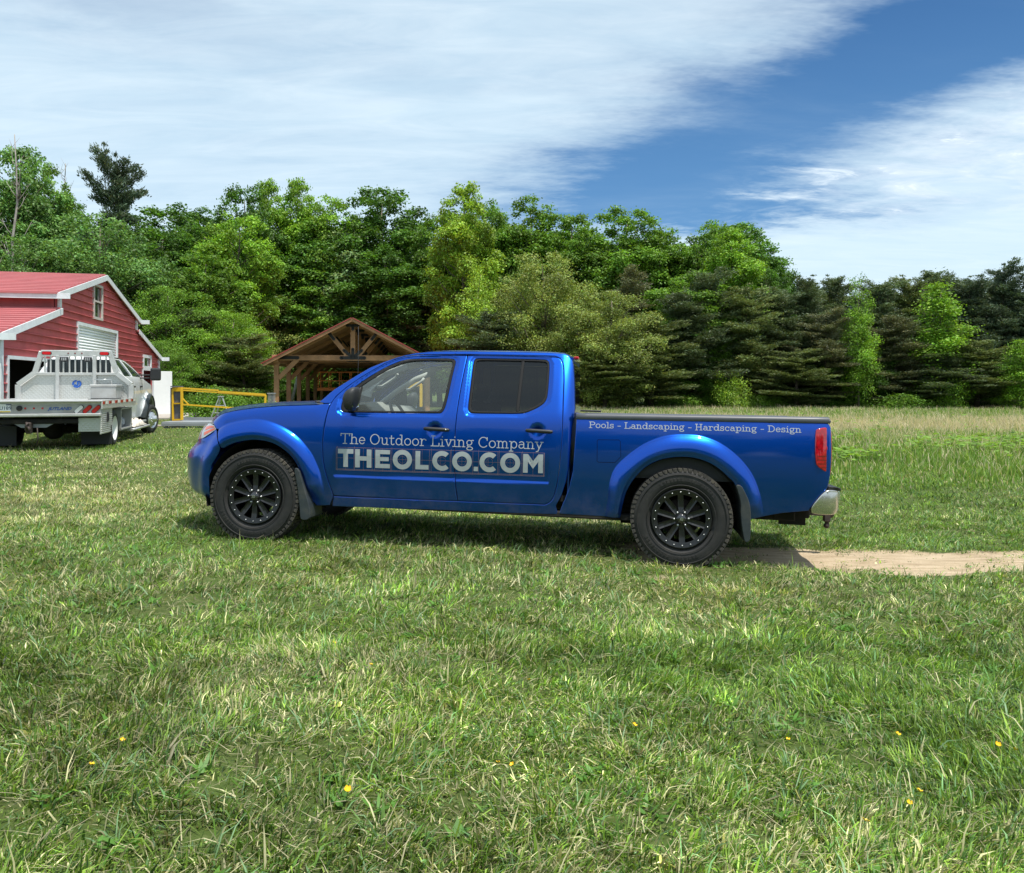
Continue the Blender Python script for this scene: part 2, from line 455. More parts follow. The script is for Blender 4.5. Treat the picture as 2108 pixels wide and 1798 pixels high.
NOSE_A = np.array([(.30, .40), (.337, .448), (.382, .575), (.431, .611), (.531, .637), (.644, .645), (.70, .641), (.746, .615), (.834, .521), (.92, .490), (.994, .452), (1.03, .425), (1.10, .36)])
NOSE_A[:, 1] *= np.interp(NOSE_A[:, 0], [.3, .9, 1.0], [1.055, 1.04, 1.0])
WIN_F = [(.705, 1.165), (.706, 1.252), (.732, 1.307), (.837, 1.408), (.97, 1.511), (1.107, 1.592), (1.193, 1.622), (1.282, 1.633), (1.45, 1.639), (1.605, 1.644), (1.643, 1.63), (1.642, 1.585), (1.635, 1.508), (1.623, 1.304), (1.611, 1.209), (1.588, 1.170), (1.555, 1.166), (1.2, 1.157), (.828, 1.147), (.735, 1.145)]
WIN_R = [(1.803, 1.625), (1.820, 1.650), (1.87, 1.653), (2.15, 1.656), (2.4, 1.657), (2.45, 1.652), (2.466, 1.615), (2.470, 1.5), (2.472, 1.385), (2.465, 1.301), (2.405, 1.247), (2.303, 1.197), (2.24, 1.187), (2.05, 1.182), (1.87, 1.177), (1.822, 1.183), (1.811, 1.225), (1.811, 1.321), (1.808, 1.47)]

def seg_dist(U, W, poly):
    d = np.full(U.shape, 9.0); n = len(poly)
    for i in range(n):
        a = np.array(poly[i]); b = np.array(poly[(i + 1) % n]); ab = b - a
        t = np.clip(((U - a[0]) * ab[0] + (W - a[1]) * ab[1]) / (ab @ ab), 0, 1)
        d = np.minimum(d, np.hypot(U - a[0] - t * ab[0], W - a[1] - t * ab[1]))
    return d
def inside(U, W, poly):
    c = np.zeros(U.shape, bool); n = len(poly); j = n - 1
    for i in range(n):
        xi, yi = poly[i]; xj, yj = poly[j]
        if yi != yj:
            k = ((yi > W) != (yj > W)) & (U < (xj - xi) * (W - yi) / (yj - yi) + xi); c ^= k
        j = i
    return c

def vf(U, W, bed=False):
    """distance of the near flank from the outermost plane, over length U and height W"""
    U = np.asarray(U, float); W = np.asarray(W, float)
    wr = W - .0105 * U
    v = .045 + .20 * (wr - .86) ** 2
    cab = sst((U - .45) / .15)
    v = v + cab * .33 * softp(wr - 1.135, .018)
    we = np.interp(U, HOODE[:, 0], HOODE[:, 1])
    v = v + (1 - cab) * .9 * softp(W - (we - .03), .012)
    if not bed:
        t = np.clip((U - 2.555) / .16, 0, .985); v = v + .10 * (1 - np.sqrt(1 - t * t))
        # belt ledge and frame recess round the door windows
        for wp in (WIN_F, WIN_R):
            near = (U > min(p[0] for p in wp) - .08) & (U < max(p[0] for p in wp) + .08) & (W > 1.04)
            d = np.where(near, seg_dist(U, W, wp), 9.0); d = np.where(inside(U, W, wp), 0, d)
            v = v + .016 * sst(1 - (d - .008) / .030)
        # door grips
        for hu, hw in ((1.545, 1.030), (2.409, 1.052)):
            rr = np.hypot(U - hu, W - hw); v = v + .024 * sst(1 - rr / .074)
        # side crease
        wc = .602 + (U - .68) * .0142
        m = sst((U - .67) / .02) * sst((2.525 - U) / .02)
        v = v + m * .011 * sst((W - (wc - .014)) / .026) * sst(1 - (W - wc - .04) / .20)
    else:
        t = np.clip((U - 4.56) / .20, 0, .97); v = v + .055 * (1 - np.sqrt(1 - t * t))
        # fuel door outline is a groove
    a = np.interp(W, NOSE_A[:, 0], NOSE_A[:, 1])
    t = np.clip((-.30 - U) / a, 0, .96); v = v + .88 * (1 - np.sqrt(1 - t * t))
    for k, (pin, pout) in enumerate(POL):
        hu, hw = HUBS[k]
        th = np.arctan2(W - hw, U - hu); th = np.where(th < -math.pi / 2, th + 2 * math.pi, th)
        r = np.hypot(U - hu, W - hw)
        ri = np.interp(th, pin[:, 0], pin[:, 1]); ro = np.interp(th, pout[:, 0], pout[:, 1])
        tt = (ro - r) / np.maximum(ro - ri, .03)
        q = np.clip(tt * 1.55, 0, 1)
        bump = .054 * (np.sin(q * math.pi / 2) * sst(tt / .10 + .35 * 0) + 0) * np.where(tt > 0, 1, 0)
        lip = .020 * sst((tt - .74) / .22)
        low = sst((th + .05) / .3) * sst((math.pi + .25 - th) / .3)
        v = v - (bump - lip) * (r < 1.0) * low
    return v

def vn(U, W, bed=False):
    e = .0015
    du = (vf(U + e, W, bed) - vf(U - e, W, bed)) / (2 * e); dw = (vf(U, W + e, bed) - vf(U, W - e, bed)) / (2 * e)
    n = np.stack([du, -np.ones_like(du), dw], -1); return n / np.linalg.norm(n, axis=-1, keepdims=True)

def chaikin(p, it=1, closed=True, keep=()):
    p = [tuple(q) for q in p]
    for _ in range(it):
        n = len(p); o = []
        for i in range(n if closed else n - 1):
            a = p[i]; b = p[(i + 1) % n]
            o += [(a[0] * .75 + b[0] * .25, a[1] * .75 + b[1] * .25), (a[0] * .25 + b[0] * .75, a[1] * .25 + b[1] * .75)]
        if not closed: o = [p[0]] + o + [p[-1]]
        p = o
    return p
def resample(p, step, closed=True):
    o = []; n = len(p)
    for i in range(n if closed else n - 1):
        a = p[i]; b = p[(i + 1) % n]; L = math.hypot(b[0] - a[0], b[1] - a[1]); k = max(1, int(math.ceil(L / step)))
        for j in range(k): o.append((a[0] + (b[0] - a[0]) * j / k, a[1] + (b[1] - a[1]) * j / k))
    if not closed: o.append(p[-1])
    q = [o[0]]
    for a in o[1:]:
        if math.hypot(a[0] - q[-1][0], a[1] - q[-1][1]) > 2e-4: q.append(a)
    return q
def area2(p): return sum(p[i][0] * p[(i + 1) % len(p)][1] - p[(i + 1) % len(p)][0] * p[i][1] for i in range(len(p)))
def offset(p, d):
    """positive d moves a counter-clockwise outline inwards"""
    n = len(p); s = 1 if area2(p) > 0 else -1; o = []
    for i in range(n):
        a = p[i - 1]; b = p[(i + 1) % n]; tx, ty = b[0] - a[0], b[1] - a[1]; L = math.hypot(tx, ty) or 1
        o.append((p[i][0] - s * ty / L * d, p[i][1] + s * tx / L * d))
    return o

def panel(name, outline, m, parent, holes=(), step=.022, flange=.03, off=0.0, bed=False, gap=.0025, roll=.004, smooth=1, both=True, fn=None, nrm=None, pad=.25, guides=(), hsmooth=None):
    """a body panel: the flank surface inside an outline, with rolled edges; the far side gets its mirror copy"""
    fn = fn or vf; nrm = nrm or vn
    out = resample(chaikin(outline, smooth) if smooth else outline, .02)
    out = offset(out, gap)
    hk = smooth if hsmooth is None else hsmooth
    hs = [offset(resample(chaikin(h, hk) if hk else h, .02), -gap) for h in holes]
    pts = list(out); edges = [(i, (i + 1) % len(out)) for i in range(len(out))]; bnd = [(0, len(out), 1)]
    for h in hs:
        s0 = len(pts); pts += h; edges += [(s0 + i, s0 + (i + 1) % len(h)) for i in range(len(h))]; bnd.append((s0, len(h), -1))
    nb = len(pts)
    extra = offset(out, .007) + [q for g_ in guides for q in g_]
    for h in hs: extra += offset(h, -.007)
    a = np.array(out); gu, gw = np.meshgrid(np.arange(a[:, 0].min(), a[:, 0].max(), step), np.arange(a[:, 1].min(), a[:, 1].max(), step * .8))
    gu = gu + (np.arange(gu.shape[0]) % 2)[:, None] * step * .5
    g = np.stack([gu.ravel(), gw.ravel()], 1)
    if guides:
        inn = inside(g[:, 0], g[:, 1], list(guides[0]) + [guides[0][0]]) & ~inside(g[:, 0], g[:, 1], list(guides[-1])); g = g[~inn]
    ok = inside(g[:, 0], g[:, 1], out) & (seg_dist(g[:, 0], g[:, 1], out) > step * pad + .008)
    for h in hs: ok &= ~inside(g[:, 0], g[:, 1], h) & (seg_dist(g[:, 0], g[:, 1], h) > step * pad + .008)
    ex = np.array(extra); oke = inside(ex[:, 0], ex[:, 1], out) & (seg_dist(ex[:, 0], ex[:, 1], out) > .004)
    for h in hs: oke &= ~inside(ex[:, 0], ex[:, 1], h) & (seg_dist(ex[:, 0], ex[:, 1], h) > .004)
    allp = pts + [tuple(q) for q in ex[oke]] + [tuple(q) for q in g[ok]]
    v2, e2, f2, vo, eo, fo = delaunay_2d_cdt([Vector(p) for p in allp], edges, [], 0, 1e-6)
    P = np.array([(q.x, q.y) for q in v2]); F = np.array([list(f) for f in f2 if len(f) == 3])
    cen = P[F].mean(1); keep = inside(cen[:, 0], cen[:, 1], out)
    for h in hs: keep &= ~inside(cen[:, 0], cen[:, 1], h)
    F = F[keep]
    # orient so the normal points to -v (u x w = -v)
    ar = (P[F[:, 1], 0] - P[F[:, 0], 0]) * (P[F[:, 2], 1] - P[F[:, 0], 1]) - (P[F[:, 2], 0] - P[F[:, 0], 0]) * (P[F[:, 1], 1] - P[F[:, 0], 1])
    F[ar < 0] = F[ar < 0][:, ::-1]
    v = fn(P[:, 0], P[:, 1], bed) + off; N = nrm(P[:, 0], P[:, 1], bed)
    edge2 = {}
    for i in range(len(v2)):
        for o_ in vo[i]:
            if o_ < nb: edge2[o_] = i
    V = np.stack([P[:, 0], v, P[:, 1]], 1)
    Vs = list(V); Ns = list(N); Fs = [tuple(f) for f in F]
    for s0, cnt, sg in bnd:
        loop = out if s0 == 0 else hs[[b[0] for b in bnd].index(s0) - 1]
        s = 1 if area2(loop) > 0 else -1
        base = len(Vs); idx = []
        for i in range(cnt):
            p0 = loop[i - 1]; p1 = loop[(i + 1) % cnt]; tx, ty = p1[0] - p0[0], p1[1] - p0[1]; L = math.hypot(tx, ty) or 1
            ox, oy = s * ty / L * sg, -s * tx / L * sg                 # away from the sheet
            k = edge2.get(s0 + i)
            if k is None: k = edge2.get(s0 + (i + 1) % cnt, 0)
            if roll:
                Vs[k] = np.array([Vs[k][0], Vs[k][1] + 0, Vs[k][2]]); Vs[k][1] = v[k] + roll
                nn = N[k] * .62 + np.array([ox, 0, oy]) * .6; Ns[k] = nn / np.linalg.norm(nn)
            idx.append(k)
            Vs.append(np.array([P[k, 0], v[k] + roll, P[k, 1]])); Ns.append(np.array([ox, 0, oy]))
            Vs.append(np.array([P[k, 0], v[k] + roll + flange, P[k, 1]])); Ns.append(np.array([ox, 0, oy]))
        if flange > 0:
            for i in range(cnt):
                a0 = base + 2 * i; b0 = base + 2 * ((i + 1) % cnt)
                q = (a0, a0 + 1, b0 + 1, b0) if s * sg > 0 else (a0, b0, b0 + 1, a0 + 1)
                Fs.append(q)
    Vs = np.array(Vs); Ns = np.array(Ns)
    def mk(Vx, Nx, Fx):
        me = bpy.data.meshes.new(name); me.from_pydata([tuple(q) for q in Vx], [], Fx)
        me.polygons.foreach_set('use_smooth', [True] * len(me.polygons)); me.update()
        me.normals_split_custom_set_from_vertices([tuple(q) for q in Nx])
        return link(name, me, m, parent)
    near = mk(Vs, Ns, Fs); far = None
    if both:
        Vm = Vs.copy(); Vm[:, 1] = 2 * HALF - Vm[:, 1]; Nm = Ns.copy(); Nm[:, 1] *= -1
        far = mk(Vm, Nm, [tuple(f[::-1]) for f in Fs])
    return near, far

def spl(pts, k=4):
    p = [pts[0]] + list(pts) + [pts[-1]]; o = []
    for i in range(1, len(p) - 2):
        for j in range(k):
            t = j / k; a, b, c, d = p[i - 1], p[i], p[i + 1], p[i + 2]
            o.append(tuple(.5 * (2 * b[q] + (c[q] - a[q]) * t + (2 * a[q] - 5 * b[q] + 4 * c[q] - d[q]) * t * t + (3 * b[q] - a[q] - 3 * c[q] + d[q]) * t ** 3) for q in (0, 1)))
    return o + [pts[-1]]
ARCH_F = spl(ARCH_F, 4)
ARCH_R = spl(ARCH_R, 4)
DOOR_FRONT_EDGE = [(.657, .482), (.615, .596), (.583, .732), (.573, .89), (.58, 1.016), (.598, 1.154), (.612, 1.218), (.65, 1.285), (.72, 1.36), (.839, 1.460), (1.017, 1.582), (1.10, 1.622), (1.189, 1.652), (1.345, 1.675)]
DOOR_TOP_R = [(1.744, 1.688), (2.333, 1.693), (2.46, 1.692), (2.52, 1.688), (2.56, 1.665), (2.585, 1.615), (2.60, 1.50), (2.605, 1.389), (2.615, 1.079), (2.609, .872), (2.594, .685), (2.563, .528), (2.528, .469), (2.487, .447)]
MID = [(1.744, 1.684), (1.737, 1.555), (1.728, 1.361), (1.723, 1.151), (1.72, .94), (1.722, .729), (1.737, .571), (1.757, .438)]
DOOR_FRONT_EDGE = spl(DOOR_FRONT_EDGE); DOOR_TOP_R = spl(DOOR_TOP_R); MID = spl(MID)
F_FRONT = [(-.386, .959), (-.361, .884), (-.325, .80)]
def flare_guides(k):
    (pin, pout) = POL[k]; hu, hw = HUBS[k]; G = []
    for f in (-.06, 0, .04, .09, .15, .22, .30, .40, .52, .64, .74, .80, .86, .92, .97):
        row = []
        for th in np.arange(pout[0, 0], pout[-1, 0], .022):
            ri = np.interp(th, pin[:, 0], pin[:, 1]); ro = np.interp(th, pout[:, 0], pout[:, 1]); r = ro - (ro - ri) * f
            row.append((hu + r * math.cos(th), hw + r * math.sin(th)))
        G.append(row)
    return G
POL = [(polar(ARCH_F, HUBS[0]), polar(spl(FLARE_F), HUBS[0])), (polar(ARCH_R, HUBS[1]), polar(spl(FLARE_R), HUBS[1]))]
GUIDE_F = flare_guides(0); GUIDE_R = flare_guides(1)
fender = [(-.410, .957), (-.386, .955), (-.361, .884), (-.325, .80), (-.30, .80)] + [q for q in ARCH_F if q[0] > -.22 or (q[1] > .80)] + [(.50, .36), (.52, .335), (.58, .338), (.64, .345), (.675, .425)] + [q for q in DOOR_FRONT_EDGE if q[1] < 1.219] + [(.565, 1.214), (.493, 1.205), (.159, 1.184), (-.066, 1.159), (-.258, 1.126), (-.371, 1.097), (-.45, 1.061), (-.484, 1.028), (-.45, .99)]
panel('front_fender', fender, M_BLUE, truck, step=.02, smooth=0, guides=GUIDE_F)
fd_n, fd_f = panel('front_door', DOOR_FRONT_EDGE + MID + [(1.2, .432), (.675, .430)], M_BLUE, truck, holes=[WIN_F], step=.018, smooth=0, hsmooth=2)
rd_n, rd_f = panel('rear_door', MID[::-1] + DOOR_TOP_R[1:] + [(2.1, .442)], M_BLUE, truck, holes=[WIN_R], step=.018, smooth=0, hsmooth=2)
shell = [(.50, 1.226), (.617, 1.340), (.78, 1.463), (.893, 1.543), (1.005, 1.597), (1.117, 1.642), (1.195, 1.668), (1.273, 1.688), (1.396, 1.703), (1.564, 1.712), (1.741, 1.717), (2.114, 1.722), (2.33, 1.723), (2.50, 1.722), (2.58, 1.716), (2.63, 1.697), (2.662, 1.66), (2.675, 1.603), (2.688, 1.498), (2.697, 1.393), (2.702, 1.308), (2.708, 1.244), (2.703, 1.186), (2.693, 1.082), (2.687, .927), (2.680, .772), (2.658, .646), (2.625, .531), (2.580, .44), (2.595, .385), (2.59, .368),
         (2.30, .360), (1.75, .353), (1.2, .346), (.66, .338), (.675, .426), (1.2, .432), (1.757, .438)] + [(2.1, .442)] + DOOR_TOP_R[::-1] + [(1.345, 1.675), (1.189, 1.652), (1.10, 1.622), (1.017, 1.582), (.839, 1.460), (.72, 1.36), (.65, 1.285), (.612, 1.218), (.56, 1.214)]
_, cs_f = panel('cab_side', shell, M_BLUE, truck, step=.02, smooth=0, gap=.0015)
for v_ in cs_f.data.vertices:
    if v_.co.x > 2.5: v_.co.x = 2.5 + (v_.co.x - 2.5) * .66
bed = [(2.725, 1.166), (3.6, 1.186), (4.60, 1.203), (4.712, 1.204), (4.735, 1.17), (4.742, 1.0), (4.742, .89), (4.737, .793), (4.731, .757), (4.72, .699), (4.699, .666), (4.657, .627), (4.61, .56), (4.579, .505), (4.37, .474), (4.242, .442), (4.137, .413)] + [(4.095, .40)] + ARCH_R[::-1][1:] + [(3.105, .369), (2.9, .371), (2.605, .374), (2.625, .44), (2.650, .50), (2.682, .593), (2.710, .737), (2.720, .975)]
bd_n, bd_f = panel('bed_side', bed, M_BLUE, truck, step=.022, smooth=0, bed=True, guides=GUIDE_R)

# trim rings, panes
def ring(outer, w):
    return offset(outer, w if area2(outer) > 0 else w)
GF = [(.735, 1.163), (.736, 1.250), (.752, 1.290), (.87, 1.398), (1.0, 1.495), (1.13, 1.577), (1.21, 1.604), (1.29, 1.616), (1.45, 1.622), (1.60, 1.624), (1.620, 1.612), (1.620, 1.58), (1.612, 1.508), (1.599, 1.304), (1.587, 1.215), (1.572, 1.188), (1.545, 1.182), (1.2, 1.173), (.85, 1.163)]
GR = [(1.826, 1.615), (1.836, 1.632), (1.88, 1.637), (2.15, 1.640), (2.39, 1.641), (2.436, 1.636), (2.449, 1.605), (2.451, 1.5), (2.452, 1.39), (2.445, 1.315), (2.395, 1.265), (2.295, 1.214), (2.23, 1.204), (2.05, 1.199), (1.88, 1.195), (1.840, 1.202), (1.832, 1.235), (1.832, 1.321), (1.829, 1.47)]
def vf_in(U, W, bed=False): return vf(U, W) + .006
for door, wp, gp, gm in (((fd_n, fd_f), WIN_F, GF, M_GLASS_F), ((rd_n, rd_f), WIN_R, GR, M_GLASS_R)):
    n_, f_ = panel('window_trim', wp, M_RUBBER, None, holes=[gp], step=.03, off=.003, flange=.02, gap=0, roll=.003)
    n_.parent = door[0]; f_.parent = door[1]
    n_, f_ = panel('window_pane', gp, gm, None, step=.06, off=.014, flange=0, gap=-.004, roll=0)
    n_.parent = door[0]; f_.parent = door[1]
# divider bar in the rear door window, quarter pillar in the front one
for door, q in (((rd_n, rd_f), [(2.222, 1.640), (2.247, 1.640), (2.243, 1.206), (2.217, 1.203)]), ((fd_n, fd_f), [(.840, 1.166), (.852, 1.166), (.856, 1.372), (.842, 1.362)])):
    n_, f_ = panel('window_divider', q, M_RUBBER, None, step=.05, off=.004, flange=.02, gap=0, roll=.002, smooth=0)
    n_.parent = door[0]; f_.parent = door[1]
q = [(.738, 1.166), (.842, 1.166), (.844, 1.372), (.752, 1.288), (.738, 1.25)]
n_, f_ = panel('corner_cover', q, M_BLACKPL, None, step=.05, off=.002, flange=.02, gap=0, roll=.002, smooth=0); n_.parent = fd_n; f_.parent = fd_f

def mirror_v(o):
    me = o.data.copy(); me.transform(Matrix.Translation((0, 2 * HALF, 0)) @ Matrix.Diagonal((1, -1, 1, 1))); me.flip_normals()
    c = bpy.data.objects.new(o.name.split('.')[0], me); COL.objects.link(c); c.parent = o.parent
    for m_ in o.modifiers:
        b = c.modifiers.new(m_.name, m_.type); b.width = m_.width; b.segments = m_.segments; b.limit_method = m_.limit_method; b.angle_limit = m_.angle_limit
    return c
def vh(u, w): return float(vf(np.array([u]), np.array([w]))[0])

# door handles
for (hu0, hw0, hu1, hw1, dn, df) in ((1.452, 1.036, 1.670, 1.031, fd_n, fd_f), (2.312, 1.054, 2.535, 1.050, rd_n, rd_f)):
    b = MB(); v0 = vh(hu0, hw0) - .028
    n = 9
    for k in range(n - 1):
        pass
    P = []
    sec = [(-.016, .010), (-.011, -.004), (0, -.008), (.011, -.004), (.016, .010), (.012, .016), (-.012, .016), (-.016, .010)]
    for k in range(n):
        t = k / (n - 1); u = hu0 + (hu1 - hu0) * t; w = hw0 + (hw1 - hw0) * t
        bow = .012 * (1 - (2 * t - 1) ** 4) ; sc = 1.0 if 0 < k < n - 1 else .7
        P.append([(u, v0 + .014 - bow + s[1] * sc, w + s[0] * sc) for s in sec])
    b.grid(P)
    b.face([P[0][j] for j in range(7)]); b.face([P[-1][j] for j in range(7)][::-1])
    for uu, ww in ((hu0 + .015, hw0), (hu1 - .03, hw1)): b.box((uu, v0 + .035, ww), (.022, .03, .02), .003)
    o = b.build('door_handle', M_BLACKPL, dn); c = mirror_v(o); c.parent = df
    if dn is fd_n:
        b = MB(); b.lathe([(v0 - .0005, .0001), (v0 - .0005, .007), (v0 + .004, .008)], 14, 'y', (hu1 - .028, 0, hw1)); b.build('key_lock', M_BOLT, fd_n)

# side mirrors
def mirror_body():
    b = MB(); bm = b.sphere((0, 0, 0), 1, 20, 14).bm
    for v in bm.verts:
        x, y, z = v.co
        # squarish shell
        f = lambda q, e: math.copysign(abs(q) ** e, q)
        x2, y2, z2 = f(x, .62), f(y, .7), f(z, .62)
        u = .845 + x2 * .060 + z2 * .006; vv = -.055 + y2 * .105; w = 1.258 + z2 * .098 + x2 * (.02 if z2 > 0 else .0)
        if z2 < 0: u += -x2 * .012
        if x2 < 0: w = 1.258 + (w - 1.258) * (1 + .18 * x2)
        v.co = (u, vv, w)
    return b
o = mirror_body().build('side_mirror', M_BLACKPL, fd_n); c = mirror_v(o); c.parent = fd_f
b = MB(); b.box((.878, -.055, 1.260), (.004, .15, .13), .01); g = b.build('mirror_glass', mat("mirror_glass", (.8, .82, .84), .03, metal=1), fd_n); c = mirror_v(g); c.parent = fd_f
b = MB(); b.bar((.83, .02, 1.185), (.79, .11, 1.175), .05, .045, bevel=.01); o = b.build('mirror_arm', M_BLACKPL, fd_n); c = mirror_v(o); c.parent = fd_f

# ---- nose: bumper, headlights, grille, hood
U0 = -.30
def nose_pt(w, th, grow=0.0):
    a = float(np.interp(w, NOSE_A[:, 0], NOSE_A[:, 1])) + grow
    v0 = float(vf(np.array([U0]), np.array([w]))[0])
    return np.array([U0 - a * math.sin(th), HALF - (HALF - v0) * math.cos(th), w])
def meld(p, w, f, off=0.0):
    q = float(sst(1 - f / .34))
    if q > 0:
        vv = float(vf(np.array([p[0]]), np.array([w]))[0]) + off; p = np.array([p[0], p[1] + (vv - p[1]) * q, p[2]])
    return p
def th_at(w, u):
    a = float(np.interp(w, NOSE_A[:, 0], NOSE_A[:, 1])); return math.asin(min(.95, max(0, (U0 - u) / a)))
ARCH_EDGE = np.array([(.30, -.444), (.394, -.444), (.533, -.443), (.651, -.413), (.739, -.353), (.80, -.325), (.884, -.361), (.959, -.404)])
def wb_of(s):   # top edge of the bumper skin over side angle fraction s
    return float(np.interp(s, [0, .25, .5, .75, 1], [.955, .87, .830, .80, .79]))
rows = 26; colsN = 48
P = []
for i in range(rows):
    row = []
    for j in range(colsN + 1):
        s = j / colsN; fold = s if s <= .5 else 1 - s
        wt = wb_of(fold * 2); w = .337 + (wt - .337) * (i / (rows - 1))
        us = float(np.interp(w, ARCH_EDGE[:, 0], ARCH_EDGE[:, 1])); t0 = th_at(w, us - .003)
        th = t0 + (math.pi / 2 - t0) * min(1, fold * 2) ** .9
        p = nose_pt(w, th); 
        p = meld(p, w, fold * 2)
        if s > .5: p = np.array([p[0], 2 * HALF - p[1], p[2]])
        row.append(p)
    P.append(row)
bmb = MB(); bmb.grid([list(r) for r in P])
# rolled underside and inner edge
bmb.grid([[p for p in P[0]], [(p[0] + .10, min(max(p[1], .08), 2 * HALF - .08), .325) for p in P[0]]])
bumper = bmb.build('front_bumper', M_BLUE, truck)
# thin shadow line across the bumper side
def strip(name, pts2, wid, m, parent, off=-.0012, seg=True):
    b = MB(); P = []
    pts2 = resample(pts2, .03, False); n = len(pts2)
    A = []; Bq = []
    for i, p in enumerate(pts2):
        a = pts2[max(0, i - 1)]; c = pts2[min(n - 1, i + 1)]; tx, ty = c[0] - a[0], c[1] - a[1]; L = math.hypot(tx, ty) or 1
        nx, ny = -ty / L * wid / 2, tx / L * wid / 2
        for arr, sg in ((A, 1), (Bq, -1)):
            uu, ww = p[0] + nx * sg, p[1] + ny * sg
            arr.append((uu, vh(uu, ww) + off, ww))
    b.grid([A, Bq]); return b.build(name, m, parent)

# headlights: between bumper top and hood edge
def hl_pts(sA, sB, fa, fb, n=14, mrows=8, grow=.006):
    Q = []
    for i in range(mrows + 1):
        r = fa + (fb - fa) * i / mrows; row = []
        for j in range(n + 1):
            s = sA + (sB - sA) * j / n
            lo = wb_of(s); hi = float(np.interp(s, [0, .12, .5, 1], [1.0, 1.012, .995, .985])) - .006
            w = lo + .004 + (hi - lo - .008) * r
            us = float(np.interp(w, [.80, .884, .959, 1.03], [-.325, -.361, -.404, -.476])); t0 = th_at(w, us)
            th = t0 + (math.pi / 2 - t0) * s
            row.append(meld(nose_pt(w, th, grow), w, s, -grow * .6))
        Q.append(row)
    return Q
b = MB(); b.grid(hl_pts(.0, .52, 0, 1)); hl = b.build('headlight', M_LENS_C, truck); hl2 = mirror_v(hl)
for fa, fb in ((.14, .40), (.52, .80)):
    b = MB(); b.grid(hl_pts(.02, .24, fa, fb, grow=.009)); o = b.build('turn_signal', M_LENS_O, hl); c = mirror_v(o); c.parent = hl2
# grille
b = MB(); Q = hl_pts(.53, 1.0, 0, 1, n=12, grow=-.02); b.grid(Q); b.grid([[(p[0], 2 * HALF - p[1], p[2]) for p in r] for r in Q])
gr = b.build('grille', M_BLACKPL, truck)
b = MB()
for k in range(5):
    q = Q[1 + k][:] ; pts = [tuple(p) for p in q] + [(p[0], 2 * HALF - p[1], p[2]) for p in q[::-1]]
    b.tube([(p[0] - .012, p[1], p[2]) for p in pts], .009, 6)
b.build('grille_bar', M_CHROME, gr)
# hood skin
P = []
NS, NX = 30, 25
for j in range(NX):
    x = j / (NX - 1); xx = 2 * x - 1; fold = 1 - abs(xx)          # 0 at the edges, 1 on the centre line
    row = []
    for i in range(NS):
        s = i / (NS - 1)
        # side edge
        ue = -.484 + (.50 + .484) * s; we = float(np.interp(ue, HOODE[:, 0], HOODE[:, 1])); ve = vh(ue, we - .002)
        uc_front = -.484 - .30 * math.sin(min(1, fold * 1.0) * math.pi / 2)
        uc_back = .50 - .26 * math.sin(fold * math.pi / 2)
        u = uc_front + (uc_back - uc_front) * s
        ve = ve * (1 - 0) ; v = ve + (HALF - ve) * (1 - math.cos(fold * math.pi / 2)) * .35 + (HALF - ve) * fold * .65 if False else ve + (HALF - ve) * fold
        crown = .034 * math.sin(fold * math.pi / 2) * min(1, s * 6 + .3)
        w = we + crown - (.012 * fold if s < .12 else 0) * (1 - s / .12)
        row.append((u, v if xx <= 0 else 2 * HALF - v, w))
    P.append(row)
b = MB(); b.grid(P)
# front lip rolls down towards the grille
b.grid([[P[j][0] for j in range(NX)], [(P[j][0][0] - .004, P[j][0][1], P[j][0][2] - .03) for j in range(NX)]])
hood = b.build('hood', M_BLUE, truck)
# cowl with wipers
b = MB(); b.grid([[P[j][NS - 1] for j in range(NX)], [(P[j][NS - 1][0] + .07, P[j][NS - 1][1], P[j][NS - 1][2] - .012) for j in range(NX)]])
b.build('cowl', M_BLACKPL, truck)
b = MB(); b.tube([(.40, .30, 1.225), (.42, .55, 1.235), (.42, .95, 1.24)], .008, 6); b.build('wiper', M_BLACKPL, truck)
b = MB(); b.tube([(.38, .85, 1.238), (.42, 1.15, 1.25), (.44, 1.5, 1.24)], .008, 6); b.build('wiper', M_BLACKPL, truck)

# windshield and roof
TOP = [(.50, 1.226), (.617, 1.340), (.78, 1.463), (.893, 1.543), (1.005, 1.597), (1.117, 1.642), (1.195, 1.668)]
P = []
for u, w in TOP:
    row = []; v0 = vh(u, w) + .004
    for j in range(15):
        x = j / 14; k = math.sin(x * math.pi)
        row.append((u - .035 * k, v0 + (2 * HALF - 2 * v0) * x, w - .004 * k))
    P.append(row)
b = MB(); b.grid(P); b.build('windshield', M_GLASS_F, truck)
RF = [(1.195, 1.668), (1.273, 1.688), (1.396, 1.703), (1.564, 1.712), (1.741, 1.717), (2.114, 1.722), (2.33, 1.723), (2.48, 1.721), (2.58, 1.714), (2.63, 1.695), (2.662, 1.655)]
P = []
for n_, (u, w) in enumerate(RF):
    row = []; v0 = vh(u, w) + .001
    fr = max(0, 1 - n_ / 3)
    for j in range(19):
        x = j / 18; k = math.sin(x * math.pi)
        edge = 1 - (1 - min(1, min(x, 1 - x) * 9)) ** 2
        row.append((u - .035 * k * fr, v0 + (2 * HALF - 2 * v0) * x, w + (.012 * edge + .016 * k) * (1 - fr) - .004 * k * fr))
    P.append(row)
b = MB(); b.grid(P); roof = b.build('roof', M_BLUE, truck)
b = MB(); b.box((2.67, HALF, 1.706), (.05, .34, .03), .008); b.build('high_brake_light', M_LENS_R, truck)
